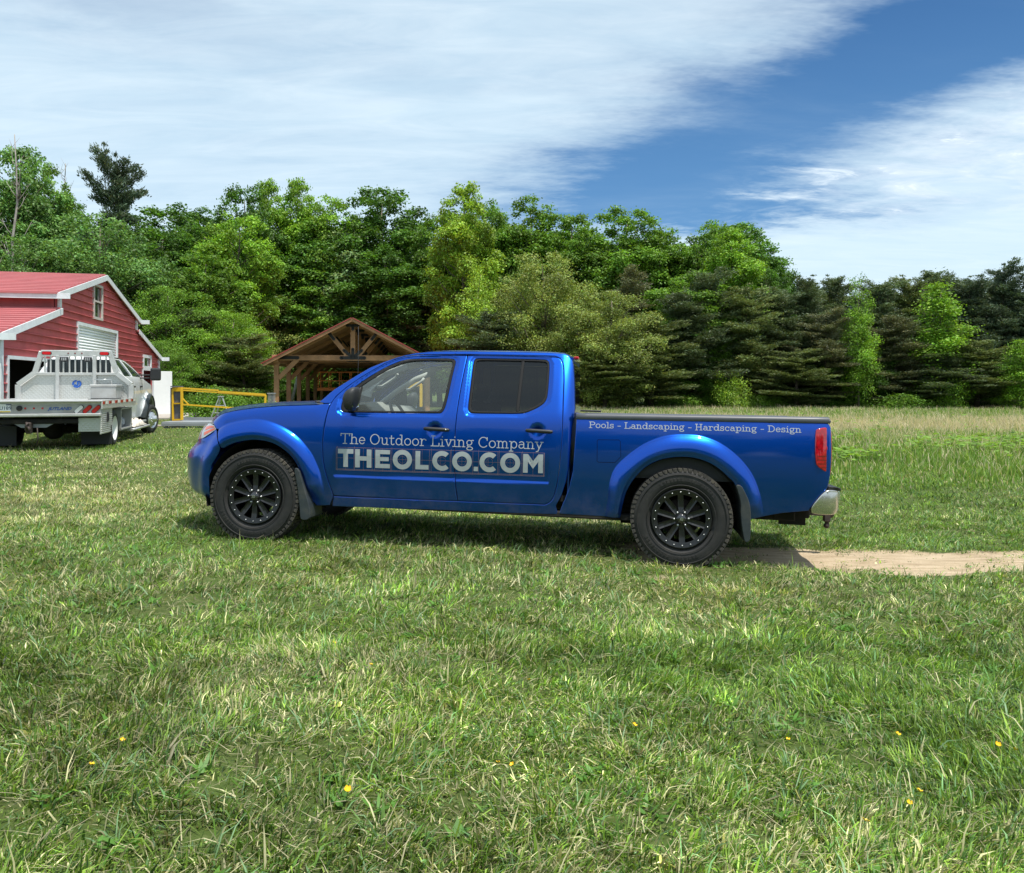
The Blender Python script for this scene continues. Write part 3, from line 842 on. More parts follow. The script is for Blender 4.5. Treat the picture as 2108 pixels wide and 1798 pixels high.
# back of the cab with its window
bk = MB()
def backpanel(u, v0, w0, w1, m, name, par=truck):
    b = MB(); b.box((u, HALF, (w0 + w1) / 2), (.02, 2 * (HALF - v0), w1 - w0), .004); return b.build(name, m, par)
backpanel(2.672, .13, .45, 1.20, M_BLUE, 'cab_back')
b = MB(); b.box((2.68, HALF, 1.225), (.02, 1.10, .09)); b.box((2.655, HALF, 1.655), (.02, 1.08, .07)); 
P = []
for w_ in np.linspace(1.12, 1.70, 14):
    u_ = float(np.interp(w_, [1.12, 1.19, 1.244, 1.308, 1.393, 1.498, 1.603, 1.655, 1.70], [2.70, 2.703, 2.708, 2.702, 2.697, 2.688, 2.675, 2.662, 2.63])) - .001; v_ = vh(min(u_, 2.737), w_) + .001
    P.append([(u_, v_, w_), (u_ + .004, v_ + .02, w_), (u_ - .002, v_ + .06, w_), (u_ - .02, .40, w_)])
b.grid(P); b.grid([[(p[0] - .065, 2 * HALF - p[1], p[2]) for p in r] for r in P])
b.build('rear_window_frame', M_BLUE, truck)
b = MB(); b.box((2.672, HALF, 1.44), (.006, 1.12, .40)); b.build('rear_window', M_GLASS_R, truck)

# ---- cabin
b = MB()
b.box((1.65, HALF, .50), (2.1, 1.6, .05)); b.box((.62, HALF, .80), (.04, 1.62, .60)); b.build('cab_floor', M_DARK, truck)
P = []
for j in range(13):
    v = .14 + (2 * HALF - .28) * j / 12
    P.append([(.55, v, 1.19), (.72, v, 1.225), (.90, v, 1.215 + (.03 if .3 < v < .75 else 0)), (1.0, v, 1.14), (.97, v, .95), (.80, v, .80)])
b = MB(); b.grid(P); dash = b.build('dashboard', M_DASH, truck)
b = MB(); b.box((1.0, .925, 1.06), (.03, .26, .20), .01); b.build('centre_screen', M_BLACKPL, dash)
b = MB()
ctr = Vector((1.13, .50, 1.10)); ax = Vector((.86, 0, .5)).normalized(); e1 = Vector((0, 1, 0)); e2 = ax.cross(e1)
for rr_ in [.185]:
    pts = [ctr + (e1 * math.cos(t) + e2 * math.sin(t)) * rr_ for t in [2 * math.pi * k / 28 for k in range(29)]]
    b.tube(pts, .015, 8, cap=False)
for t in (.1, math.pi - .1, -math.pi / 2): b.bar(ctr, ctr + (e1 * math.cos(t) + e2 * math.sin(t)) * .18, .03, .02)
b.sphere(tuple(ctr), .055, 12, 8); b.tube([ctr, ctr - ax * .2], .03, 8)
b.build('steering_wheel', M_BLACKPL, truck)
def seat(u, v, wid, m=M_SEAT, headrests=1, name='seat'):
    b = MB(); b.box((u, v, .74), (.50, wid, .16), .05, seg=2)
    b.box((u + .27, v, 1.02), (.14, wid * .96, .52), .05, Matrix.Rotation(R(12), 3, 'Y'), seg=2)
    for k in range(headrests):
        vv = v + (k - (headrests - 1) / 2) * wid / max(1, headrests)
        b.box((u + .36, vv, 1.36), (.09, .24, .15), .035, Matrix.Rotation(R(10), 3, 'Y'), seg=2); b.tube([(u + .345, vv - .06, 1.22), (u + .355, vv - .06, 1.33)], .007, 6); b.tube([(u + .345, vv + .06, 1.22), (u + .355, vv + .06, 1.33)], .007, 6)
    return b.build(name, m, truck)
seat(1.50, .50, .50); seat(1.50, 1.35, .50); seat(2.18, HALF, 1.30, headrests=3, name='rear_seat')
b = MB(); b.box((.98, .925, 1.555), (.03, .24, .07), .015, Matrix.Rotation(R(-15), 3, 'Y')); b.tube([(.98, .925, 1.57), (.95, .925, 1.61)], .008, 6); b.build('rear_view_mirror', M_BLACKPL, truck)
for v in (.56, 1.29): b = MB(); b.box((1.20, v, 1.585), (.15, .34, .016), .006, Matrix.Rotation(R(-14), 3, 'Y')); b.build('sun_visor', M_CABIN, truck)
b = MB(); P = [[(u, v, w - .035) for v in (.34, .6, .925, 1.25, 1.51)] for u, w in RF[2:-1]]; b.grid(P); b.build('headliner', M_CABIN, truck)
for sgn in (0, 1):
    b = MB(); 
    b.tube([(.62, .34, 1.22), (.80, .36, 1.36), (1.00, .38, 1.49), (1.20, .40, 1.57)], .028, 8)
    b.tube([(.92, .42, 1.38), (.96, .44, 1.385), (1.08, .45, 1.47), (1.095, .43, 1.50)], .014, 8)
    b.bar((1.735, .32, 1.20), (1.735, .38, 1.62), .05, .07)
    o = b.build('pillar_trim', M_CABIN, truck)
    if sgn: o.data.transform(Matrix.Translation((0, 2 * HALF, 0)) @ Matrix.Diagonal((1, -1, 1, 1)))
b = MB(); b.box((1.50, 1.59, 1.20), (.26, .05, .22), .012); b.build('paper_box', mat("pale_box", (.40, .47, .45), .7, var=.3, vscale=20), truck)

# ---- load bed
b = MB(); b.box((3.72, HALF, .72), (1.98, 1.60, .04)); b.box((2.76, HALF, .95), (.04, 1.66, .46)); 
for v in (.13, 2 * HALF - .13): b.box((3.72, v, .95), (1.96, .03, .46))
b.build('bed_liner', M_BLACKPL, truck)
b = MB(); b.box((4.712, HALF, .955), (.045, 1.60, .48), .01); tg = b.build('tailgate', M_BLUE, truck)
b = MB(); b.box((4.738, HALF, 1.08), (.012, .2, .07), .004); b.build('tailgate_handle', M_BLACKPL, tg)
for far in (0, 1):
    P = []
    sec = [(-.006, -.036), (-.012, -.018), (-.008, -.002), (.004, .010), (.030, .014), (.085, .014), (.095, .0)]
    for k in range(24):
        u = 2.725 + (4.712 - 2.725) * k / 23; w0 = 1.203 + (1.243 - 1.203) * (u - 2.725) / 1.987 - .006
        v0 = float(vf(np.array([u]), np.array([w0 - .04]), True)[0])
        P.append([(u, v0 + s[0], w0 + s[1]) for s in sec])
    P.insert(0, [(2.722, p[1] * .5 + .04, p[2] - .004) for p in P[0]]); P.append([(4.722, p[1] * .5 + .04, p[2] - .006) for p in P[-1]])
    if far: P = [[(p[0], 2 * HALF - p[1], p[2]) for p in r] for r in P]
    b = MB(); b.grid(P); b.face(P[0]); b.face(P[-1]); b.build('bed_rail_cap', M_RAILCAP, truck)
b = MB(); b.box((4.712, HALF, 1.215), (.06, 1.62, .03), .008); b.build('tailgate_cap', M_RAILCAP, truck)
b = MB(); b.box((2.84, .12, 1.232), (.17, .05, .016), .004); b.build('bed_clip', M_BLACKPL, truck)
# fuel door and panel seams are dark grooves
fdoor = [(2.902, .994), (2.91, 1.0), (3.08, 1.005), (3.09, .99), (3.096, .870), (3.052, .821), (2.92, .817), (2.906, .825)]
def seam_on_bed(name, pts, wid, m, closed=True):
    pts = resample(pts, .03, closed) + ([pts[0]] if closed else []); A = []; B_ = []; n = len(pts)
    for i, p in enumerate(pts):
        a = pts[max(0, i - 1)]; c = pts[min(n - 1, i + 1)]; tx, ty = c[0] - a[0], c[1] - a[1]; L = math.hypot(tx, ty) or 1
        for arr, sg in ((A, .5), (B_, -.5)):
            uu, ww = p[0] - ty / L * wid * sg, p[1] + tx / L * wid * sg
            arr.append((uu, float(vf(np.array([uu]), np.array([ww]), True)[0]) - .0009, ww))
    b = MB(); b.grid([A, B_]); return b.build(name, m, bd_n)
M_SEAM = mat("panel_gap", (0.004, 0.006, 0.03), 0.9, spec=0.1)
seam_on_bed('fuel_door', fdoor, .004, M_SEAM)
# mud flaps
def flap(name, pts, v0, v1, far):
    b = MB(); pts = [(p[0], (v0 if not far else 2 * HALF - v1), p[1]) for p in chaikin(pts, 1)]; b.prism(pts, (0, v1 - v0, 0)); return b.build(name, M_FLAP, truck, bevel=.006)
FF = [(.345, .66), (.392, .655), (.425, .56), (.47, .43), (.50, .35), (.516, .255), (.500, .235), (.466, .221), (.430, .228), (.421, .25), (.413, .334), (.395, .45), (.378, .54)]
FR = [(3.998, .692), (4.045, .690), (4.078, .63), (4.107, .57), (4.122, .50), (4.126, .42), (4.126, .29), (4.118, .252), (4.090, .240), (4.077, .262), (4.058, .36), (4.045, .46), (4.046, .546), (4.022, .63)]
for far in (0, 1):
    flap('mud_flap', FF, -.01, .27, far); flap('mud_flap', FR, -.01, .29, far)
# tail lights
TL = [(4.609, 1.137), (4.622, 1.154), (4.67, 1.165), (4.722, 1.172), (4.742, 1.150), (4.756, 1.08), (4.760, 1.0), (4.758, .9), (4.748, .80), (4.741, .793), (4.70, .815), (4.623, .863), (4.614, .90), (4.606, .98)]
def vtl(U, W, bed=False):
    U = np.asarray(U, float); W = np.asarray(W, float)
    base = vf(np.minimum(U, 4.60), W, True); t = np.clip((U - 4.60) / .165, 0, .97)
    return base + .13 * (1 - np.sqrt(1 - t * t)) - .012
def vtln(U, W, bed=False):
    e = .0015; du = (vtl(U + e, W) - vtl(U - e, W)) / (2 * e); dw = (vtl(U, W + e) - vtl(U, W - e)) / (2 * e)
    n = np.stack([du, -np.ones_like(du), dw], -1); return n / np.linalg.norm(n, axis=-1, keepdims=True)
tl_n, tl_f = panel('tail_light', TL, M_LENS_R, truck, step=.012, flange=.05, gap=0, roll=.004, fn=vtl, nrm=vtln)
for q, mm in (([(4.620, 1.02), (4.757, 1.02), (4.759, .992), (4.632, .994)], M_LENS_R), ([(4.625, .945), (4.757, .945), (4.757, .939), (4.625, .939)], M_LENS_D), ([(4.625, .915), (4.757, .915), (4.757, .909), (4.625, .909)], M_LENS_D), ([(4.628, .885), (4.755, .885), (4.755, .879), (4.635, .879)], M_LENS_D), ([(4.628, .855), (4.752, .855), (4.752, .849), (4.66, .849)], M_LENS_D)):
    n_, f_ = panel('lens_band', q, mm, None, step=.03, flange=.006, gap=0, roll=0, smooth=0, fn=lambda U, W, bed=False: vtl(U, W) - (.002 if mm is M_LENS_R else .0012), nrm=vtln)
    n_.parent = tl_n; f_.parent = tl_f
# rear bumper: wraps round the corner
BR = [(4.594, .503), (4.600, .545), (4.657, .627), (4.699, .666), (4.735, .678), (4.829, .668), (4.836, .640), (4.833, .60), (4.819, .532), (4.800, .49), (4.77, .478), (4.617, .482)]
def vbr(U, W, bed=False):
    t = np.clip((U - 4.66) / .175, 0, .97); return .05 + .08 * np.clip((.60 - W) / .2, -.3, 1) ** 2 + .14 * (1 - np.sqrt(1 - t * t)) + 0 * W
def vbrn(U, W, bed=False):
    e = .0015; du = (vbr(U + e, W) - vbr(U - e, W)) / (2 * e); dw = (vbr(U, W + e) - vbr(U, W - e)) / (2 * e)
    n = np.stack([du, -np.ones_like(du), dw], -1); return n / np.linalg.norm(n, axis=-1, keepdims=True)
rb, _ = panel('bumper_corner', BR, M_CHROME, truck, step=.02, flange=.06, gap=0, roll=.006, fn=vbr, nrm=vbrn)
b = MB(); b.box((4.80, HALF, .575), (.05, 1.56, .17), .02, seg=2); b.build('rear_bumper', M_CHROME, truck)
b = MB(); b.prism([(4.722, .09, .677), (4.731, .09, .702), (4.80, .10, .697), (4.832, .13, .690), (4.834, .13, .668)], (0, 1.60, 0)); b.build('bumper_step', M_BLACKPL, truck, bevel=.004)
# tow hitch
b = MB(); b.box((4.62, HALF, .40), (.30, .10, .10), .01); b.box((4.45, HALF, .42), (.18, 1.10, .08), .01); b.box((4.55, .55, .40), (.22, .012, .14)); b.box((4.55, 1.30, .40), (.22, .012, .14)); hitch = b.build('hitch_receiver', M_DARK, truck)
b = MB(); b.box((4.84, HALF, .40), (.22, .05, .05), .006); b.box((4.925, HALF, .375), (.06, .06, .10), .008); b.build('ball_mount', M_RUST, hitch)
b = MB(); b.sphere((4.955, HALF, .392), .034, 16, 10); b.tube([(4.94, HALF, .40), (4.93, HALF, .33), (4.925, HALF, .29)], [.018, .016, .02], 10); b.sphere((4.925, HALF, .29), .026, 12, 8); b.build('hitch_ball', M_RUST, hitch)

# ---- underbody
b = MB()
for v in (.42, 2 * HALF - .42): b.box((2.0, v, .44), (5.0, .08, .12), .01)
for u in (.0, .9, 1.9, 2.9, 4.1): b.box((u, HALF, .44), (.08, 1.0, .09))
b.box((2.35, .62, .40), (1.1, .35, .16), .03); b.box((1.25, HALF, .42), (.9, .4, .18), .04)
b.tube([(1.5, 1.2, .36), (3.2, 1.2, .36), (4.4, 1.35, .38)], .03, 8); b.box((2.9, 1.2, .36), (.5, .22, .14), .05)
b.tube([(WB, .25, .40), (WB, 1.6, .40)], .045, 10); b.sphere((WB, HALF, .40), .14, 14, 10)
b.tube([(0, .25, .40), (0, 1.6, .40)], .04, 10)
for v in (.36, 2 * HALF - .36): b.tube([(WB - .62, v, .48), (WB, v, .36), (WB + .62, v, .48)], .025, 6)
b.box((.1, HALF, .55), (1.0, 1.0, .35), .05)
b.box((2.1, .17, .37), (2.9, .14, .05), .01); b.box((2.1, 2 * HALF - .17, .37), (2.9, .14, .05), .01)
b.build('chassis', M_DARK, truck)
for hu, hw in HUBS:
    for far in (0, 1):
        b = MB(); r0 = .485; prof = []
        pts = [(hu + r0 * math.cos(t), hw + r0 * math.sin(t)) for t in np.linspace(-.25, math.pi + .25, 22)]
        va, vb = (.085, .46) if not far else (2 * HALF - .085, 2 * HALF - .46)
        b.grid([[(p[0], va, p[1]) for p in pts], [(p[0], vb, p[1]) for p in pts]])
        b.face([(p[0], vb, p[1]) for p in pts]); b.build('wheel_well', M_DARK, truck)

# ---- wheels
def make_wheel(name, parent, hub, v0=0.0, spin=0.0, steer=0.0, flip=False):
    """outer face at local y = 0, wheel runs to y = .27"""
    M = Matrix.Translation((hub[0], v0, hub[1])) @ Matrix.Rotation(steer, 4, 'Z')
    if flip: M = Matrix.Translation((hub[0], 2 * HALF - v0, hub[1])) @ Matrix.Rotation(math.pi - steer, 4, 'Z')
    w = bpy.data.objects.new(name, None); COL.objects.link(w); w.parent = parent; w.matrix_local = M; w.empty_display_size = .1
    R0, WD = .402, .265
    # carcass
    prof = [(.035, .236), (.022, .246), (.008, .262), (-.002, .285), (-.005, .310), (-.003, .338), (.0, .362), (.008, .379), (.022, .390), (WD - .022, .390), (WD - .008, .379), (WD, .362), (WD, .32), (WD - .008, .26), (WD - .035, .236)]
    b = MB(); b.lathe(prof, 96); 
    # raised side ribs and lettering-like blocks
    for rr in (.268, .352): b.lathe([(-.004, rr - .0035), (-.0085, rr - .002), (-.0085, rr + .002), (-.004, rr + .0035)], 96)
    for base in (.6, 3.6):
        k = 0
        for word in (9, 7):
            for q in range(word):
                t = base + k * .092 + spin; k += 1
                rr = .312; c = Vector((rr * math.cos(t), -.0055, rr * math.sin(t)))
                Rm = Matrix.Rotation(-(t - math.pi / 2), 3, 'Y'); b.box(c, (.018, .003, .026), .001, Rm)
                if q % 2: b.box(c, (.008, .0045, .012), 0, Rm)
            k += 1
    tyre = b.build('tyre', M_TYRE, w)
    # tread blocks
    bm = bmesh.new(); n = 62
    def block(ya, yb, t0, t1, ra, rb, skew=0.0):
        vs = []
        for r in (ra, rb):
            sh = 0.0 if r == ra else .004
            for y, t in ((ya, t0), (yb, t0 + skew), (yb, t1 + skew), (ya, t1)):
                ty = y; tt = t
                vs.append(bm.verts.new((r * math.cos(tt), ty, r * math.sin(tt))))
        for f in ((0, 1, 2, 3), (7, 6, 5, 4), (0, 4, 5, 1), (1, 5, 6, 2), (2, 6, 7, 3), (3, 7, 4, 0)): bm.faces.new([vs[i] for i in f])
    st = 2 * math.pi / n
    for k in range(n):
        t = k * st + spin; a = .022 if k % 2 else .028
        block(.003 if k % 2 else .008, .060, t, t + st * .80, .380, .4015, st * .18)
        block(.066, .118, t + st * .35, t + st * 1.05, .384, .4035, -st * .2)
        block(.124, .142, t, t + st * .8, .384, .4035)
        block(.148, .200, t + st * .35, t + st * 1.05, .384, .4035, st * .2)
        block(.206, WD + .002, t, t + st * .80, .380, .4015, -st * .18)
        # shoulder lug reaching down the side wall
        block(.001, .010, t + st * .1, t + st * .65, .374, .390)
    bmesh.ops.recalc_face_normals(bm, faces=bm.faces[:])
    me = bpy.data.meshes.new('tread'); bm.to_mesh(me); bm.free(); link('tread', me, M_TREAD, tyre)
    # rim
    b = MB(); b.lathe([(.012, .190), (.009, .197), (.009, .226), (.005, .232), (.010, .238), (.035, .238), (.05, .222), (.20, .205), (.21, .19), (.19, .19), (.06, .205), (.03, .205), (.022, .192), (.012, .190)], 72)
    # spokes
    for k in range(10):
        t = k * 2 * math.pi / 10 + spin + math.pi / 2
        d = Vector((math.cos(t), 0, math.sin(t))); s_ = Vector((-math.sin(t), 0, math.cos(t)))
        A = d * .052; B_ = d * .196
        pr = [(A, .018, .016), (d * .09, .0215, .022), (d * .15, .0225, .020), (B_, .0225, .012)]
        top = []; low = []
        for p, hwid, y in pr:
            top.append([p - s_ * hwid + Vector((0, y, 0)), p - s_ * hwid * .45 + Vector((0, y + .006, 0)), p + s_ * hwid * .45 + Vector((0, y + .006, 0)), p + s_ * hwid + Vector((0, y, 0))])
        b.grid(top, smooth=False)
        for e in (0, 3): b.grid([[r[e] for r in top], [r[e] + Vector((0, .05, 0)) for r in top]], smooth=False)
    b.lathe([(.024, .0001), (.024, .05), (.030, .07), (.06, .075), (.07, .0001)], 30)
    rim = b.build('rim', M_RIM, w)
    b = MB()
    for k in range(20):
        t = k * 2 * math.pi / 20 + spin + math.pi / 2
        b.lathe([(-.0015, .0001), (-.0005, .0042), (.003, .0056), (.010, .0056)], 8, 'y', (.212 * math.cos(t), .0, .212 * math.sin(t)))
    b.build('rim_bolts', M_BOLT, rim)
    b = MB()
    for k in range(6):
        t = k * 2 * math.pi / 6 + spin
        b.lathe([(.006, .0001), (.007, .006), (.013, .009), (.03, .0095)], 6, 'y', (.057 * math.cos(t), 0, .057 * math.sin(t)))
    b.build('lug_nuts', M_BOLT, rim)
    b = MB(); b.lathe([(-.006, .0001), (-.004, .022), (.002, .033), (.012, .040), (.03, .042)], 30)
    cap = b.build('centre_cap', mat("cap_gloss", (.02, .02, .022), .12, coat=1.0) if 'cap_gloss' not in bpy.data.materials else bpy.data.materials['cap_gloss'], rim)
    # small emblem: crossed letter strokes
    b = MB()
    for x0, z0, x1, z1 in ((-.013, .011, -.001, -.011), (-.013, -.011, -.001, .011), (.003, .011, .003, -.011), (.003, .011, .011, .007), (.011, .007, .011, -.007), (.011, -.007, .003, -.011)):
        b.bar((x0, -.0085, z0), (x1, -.0085, z1), .002, .0036, up=(0, 0, 1))
    b.build('cap_emblem', M_BOLT, rim)
    b = MB(); b.lathe([(.10, .0001), (.10, .15), (.112, .15), (.112, .0001)], 36); b.box((.12, .13, .05), (.10, .07, .16), .02); b.build('brake_disc', M_RUST, w)
    return w
make_wheel('front_wheel', truck, HUBS[0], -.002, spin=.0)
make_wheel('rear_wheel', truck, HUBS[1], -.010, spin=.06)
make_wheel('front_wheel', truck, HUBS[0], -.002, spin=.4, flip=True)
make_wheel('rear_wheel', truck, HUBS[1], -.010, spin=.9, flip=True)
b = MB(); b.tube([(.30, 1.70, 1.17), (.303, 1.71, 1.6), (.29, 1.70, 2.04)], [.004, .003, .002], 6); b.sphere((.30, 1.70, 1.18), .014); b.build('antenna', M_BLACKPL, truck)
# ------------------------------------------------------------------ lettering on the pickup
def arc(cx, cy, rx, ry, a0, a1, n=14):
    return [(cx + rx * math.cos(R(a0 + (a1 - a0) * i / n)), cy + ry * math.sin(R(a0 + (a1 - a0) * i / n))) for i in range(n + 1)]
SL = {  # slab-serif typewriter letters: advance, strokes
 'T': (.92, [[(.04, 1), (.84, 1)], [(.04, 1.03), (.04, .78)], [(.84, 1.03), (.84, .78)], [(.44, 1), (.44, 0)], [(.26, 0), (.62, 0)]]),
 'h': (.78, [[(.0, 1), (.15, 1)], [(.15, 1), (.15, 0)], [(0, 0), (.30, 0)], arc(.36, .44, .21, .22, 180, 0) + [(.57, 0)], [(.44, 0), (.72, 0)]]),
 'e': (.68, [[(.07, .35), (.57, .35)] + arc(.32, .34, .25, .33, 0, 320, 20)]),
 'O': (1.0, [arc(.46, .5, .40, .5, 0, 360, 30)]),
 'u': (.78, [[(.0, .66), (.15, .66), (.15, .24)] + arc(.35, .23, .20, .23, 180, 360), [(.42, .66), (.57, .66), (.57, 0), (.70, 0)]]),
 't': (.56, [[(.20, .92), (.20, .18)] + arc(.34, .16, .14, .16, 180, 330, 8), [(.02, .66), (.44, .66)]]),
 'd': (.80, [arc(.32, .33, .25, .33, 0, 360, 22), [(.42, 1), (.59, 1), (.59, 0), (.72, 0)]]),
 'o': (.72, [arc(.33, .33, .27, .33, 0, 360, 22)]),
 'r': (.64, [[(.02, .66), (.16, .66), (.16, 0)], [(.02, 0), (.34, 0)], [(.16, .36)] + arc(.38, .38, .20, .28, 160, 40, 8), [(.50, .60), (.56, .54)]]),
 'L': (.84, [[(.02, 1), (.36, 1)], [(.18, 1), (.18, 0)], [(.02, 0), (.74, 0), (.74, .28)]]),
 'i': (.42, [[(.04, .66), (.19, .66), (.19, 0)], [(.02, 0), (.36, 0)], [(.17, .92), (.19, .98), (.21, .92)]]),
 'v': (.70, [[(.10, .66), (.34, 0), (.58, .66)], [(.0, .66), (.22, .66)], [(.46, .66), (.68, .66)]]),
 'n': (.78, [[(.02, .66), (.16, .66), (.16, 0)], [(.02, 0), (.30, 0)], arc(.36, .42, .20, .24, 180, 0) + [(.56, 0)], [(.43, 0), (.70, 0)]]),
 'g': (.74, [arc(.30, .42, .22, .24, 0, 360, 20), [(.46, .58), (.56, .68), (.66, .64)], [(.20, .20), (.12, .10), (.22, .03), (.44, .0)] + arc(.34, -.16, .26, .15, 60, -240, 18)]),
 'C': (.92, [arc(.46, .5, .40, .5, 42, 318, 26), [(.78, .98), (.78, .70)]]),
 'm': (1.10, [[(.02, .66), (.16, .66), (.16, 0)], [(.02, 0), (.30, 0)], arc(.34, .44, .18, .22, 180, 0, 10) + [(.52, 0)], [(.42, 0), (.64, 0)], arc(.70, .44, .18, .22, 180, 0, 10) + [(.88, 0)], [(.77, 0), (1.02, 0)]]),
 'p': (.78, [[(.02, .66), (.17, .66), (.17, -.30)], [(.02, -.30), (.34, -.30)], arc(.42, .33, .24, .33, 180, 540, 22)]),
 'a': (.72, [arc(.30, .46, .20, .20, 150, 0, 9) + [(.50, .10), (.56, 0), (.66, 0)], [(.50, .38)] + arc(.28, .20, .20, .19, 80, 300, 14) + [(.50, .16)]]),
 'y': (.70, [[(.10, .66), (.35, .02)], [(.60, .66), (.35, .02), (.24, -.26), (.10, -.28)], [(.0, .66), (.24, .66)], [(.47, .66), (.70, .66)]]),
 'P': (.86, [[(.02, 1), (.50, 1)] + arc(.50, .75, .25, .25, 90, -90, 10) + [(.18, .5)], [(.18, 1), (.18, 0)], [(.02, 0), (.38, 0)]]),
 'l': (.42, [[(.03, 1), (.19, 1), (.19, 0)], [(.02, 0), (.36, 0)]]),
 's': (.62, [arc(.28, .50, .19, .16, 40, 250, 10) + arc(.28, .17, .21, .17, 80, -150, 12), [(.46, .66), (.46, .50)], [(.07, .18), (.07, .0)]]),
 'c': (.66, [arc(.32, .33, .25, .33, 45, 320, 18), [(.52, .64), (.52, .46)]]),
 'H': (1.0, [[(.17, 1), (.17, 0)], [(.73, 1), (.73, 0)], [(.17, .52), (.73, .52)], [(.02, 1), (.32, 1)], [(.02, 0), (.32, 0)], [(.58, 1), (.88, 1)], [(.58, 0), (.88, 0)]]),
 'D': (.98, [[(.02, 1), (.42, 1)] + arc(.42, .5, .40, .5, 90, -90, 16) + [(.02, 0)], [(.18, 1), (.18, 0)]]),
 '-': (.62, [[(.10, .36), (.46, .36)]]), ' ': (.36, [])}

def ribbon(bm, pts, wid, place, step=.02):
    pts = resample(pts, step, False); n = len(pts)
    if n < 2: return
    A = []; B_ = []
    for i, p in enumerate(pts):
        a = pts[max(0, i - 1)]; c = pts[min(n - 1, i + 1)]; tx, ty = c[0] - a[0], c[1] - a[1]; L = math.hypot(tx, ty) or 1
        ex = 0
        if i == 0: p = (p[0] - tx / L * wid * .35, p[1] - ty / L * wid * .35)
        if i == n - 1: p = (p[0] + tx / L * wid * .35, p[1] + ty / L * wid * .35)
        A.append(bm.verts.new(place(p[0] - ty / L * wid / 2, p[1] + tx / L * wid / 2)))
        B_.append(bm.verts.new(place(p[0] + ty / L * wid / 2, p[1] - tx / L * wid / 2)))
    for i in range(n - 1): bm.faces.new((A[i], A[i + 1], B_[i + 1], B_[i]))

def slab_text(text, u0, w0, u1, w1, cap, parts, bed=False, stroke=.078, m=M_LETTER):
    """lay a line of lettering on the flank from (u0,w0) to (u1,w1) on its base line; parts = [(parent, umin, umax)]"""
    tot = sum(SL[c][0] for c in text); L = math.hypot(u1 - u0, w1 - w0); sx = L / tot
    cx, cy = (u1 - u0) / L, (w1 - w0) / L
    bms = [(p, a, b_, bmesh.new()) for p, a, b_ in parts]; x = 0; k = 0
    for ch in text:
        adv, st = SL[ch]
        um = u0 + (x + adv / 2) * sx * cx
        for s_ in st:
            off = -.0012 - .00012 * (k % 8); k += 1
            def place(px, py, off=off, x=x):
                uu = u0 + (x + px) * sx * cx - py * cap * cy; ww = w0 + (x + px) * sx * cy + py * cap * cx
                return (uu, float(vf(np.array([uu]), np.array([ww]), bed)[0]) + off, ww)
            for p, a, b_, bm in bms:
                if a <= um < b_: ribbon(bm, [(q[0], q[1]) for q in s_], stroke, place, .10)
        x += adv
    for p, a, b_, bm in bms:
        bmesh.ops.recalc_face_normals(bm, faces=bm.faces[:])
        me = bpy.data.meshes.new('lettering'); bm.to_mesh(me); bm.free(); link('lettering', me, m, p)
slab_text("The Outdoor Living Company", .730, .882, 2.462, .906, .083, [(fd_n, 0, 1.722), (rd_n, 1.722, 3)])
slab_text("Pools - Landscaping - Hardscaping - Design", 2.832, 1.096, 4.505, 1.122, .047, [(bd_n, 0, 9)], bed=True, stroke=.10)

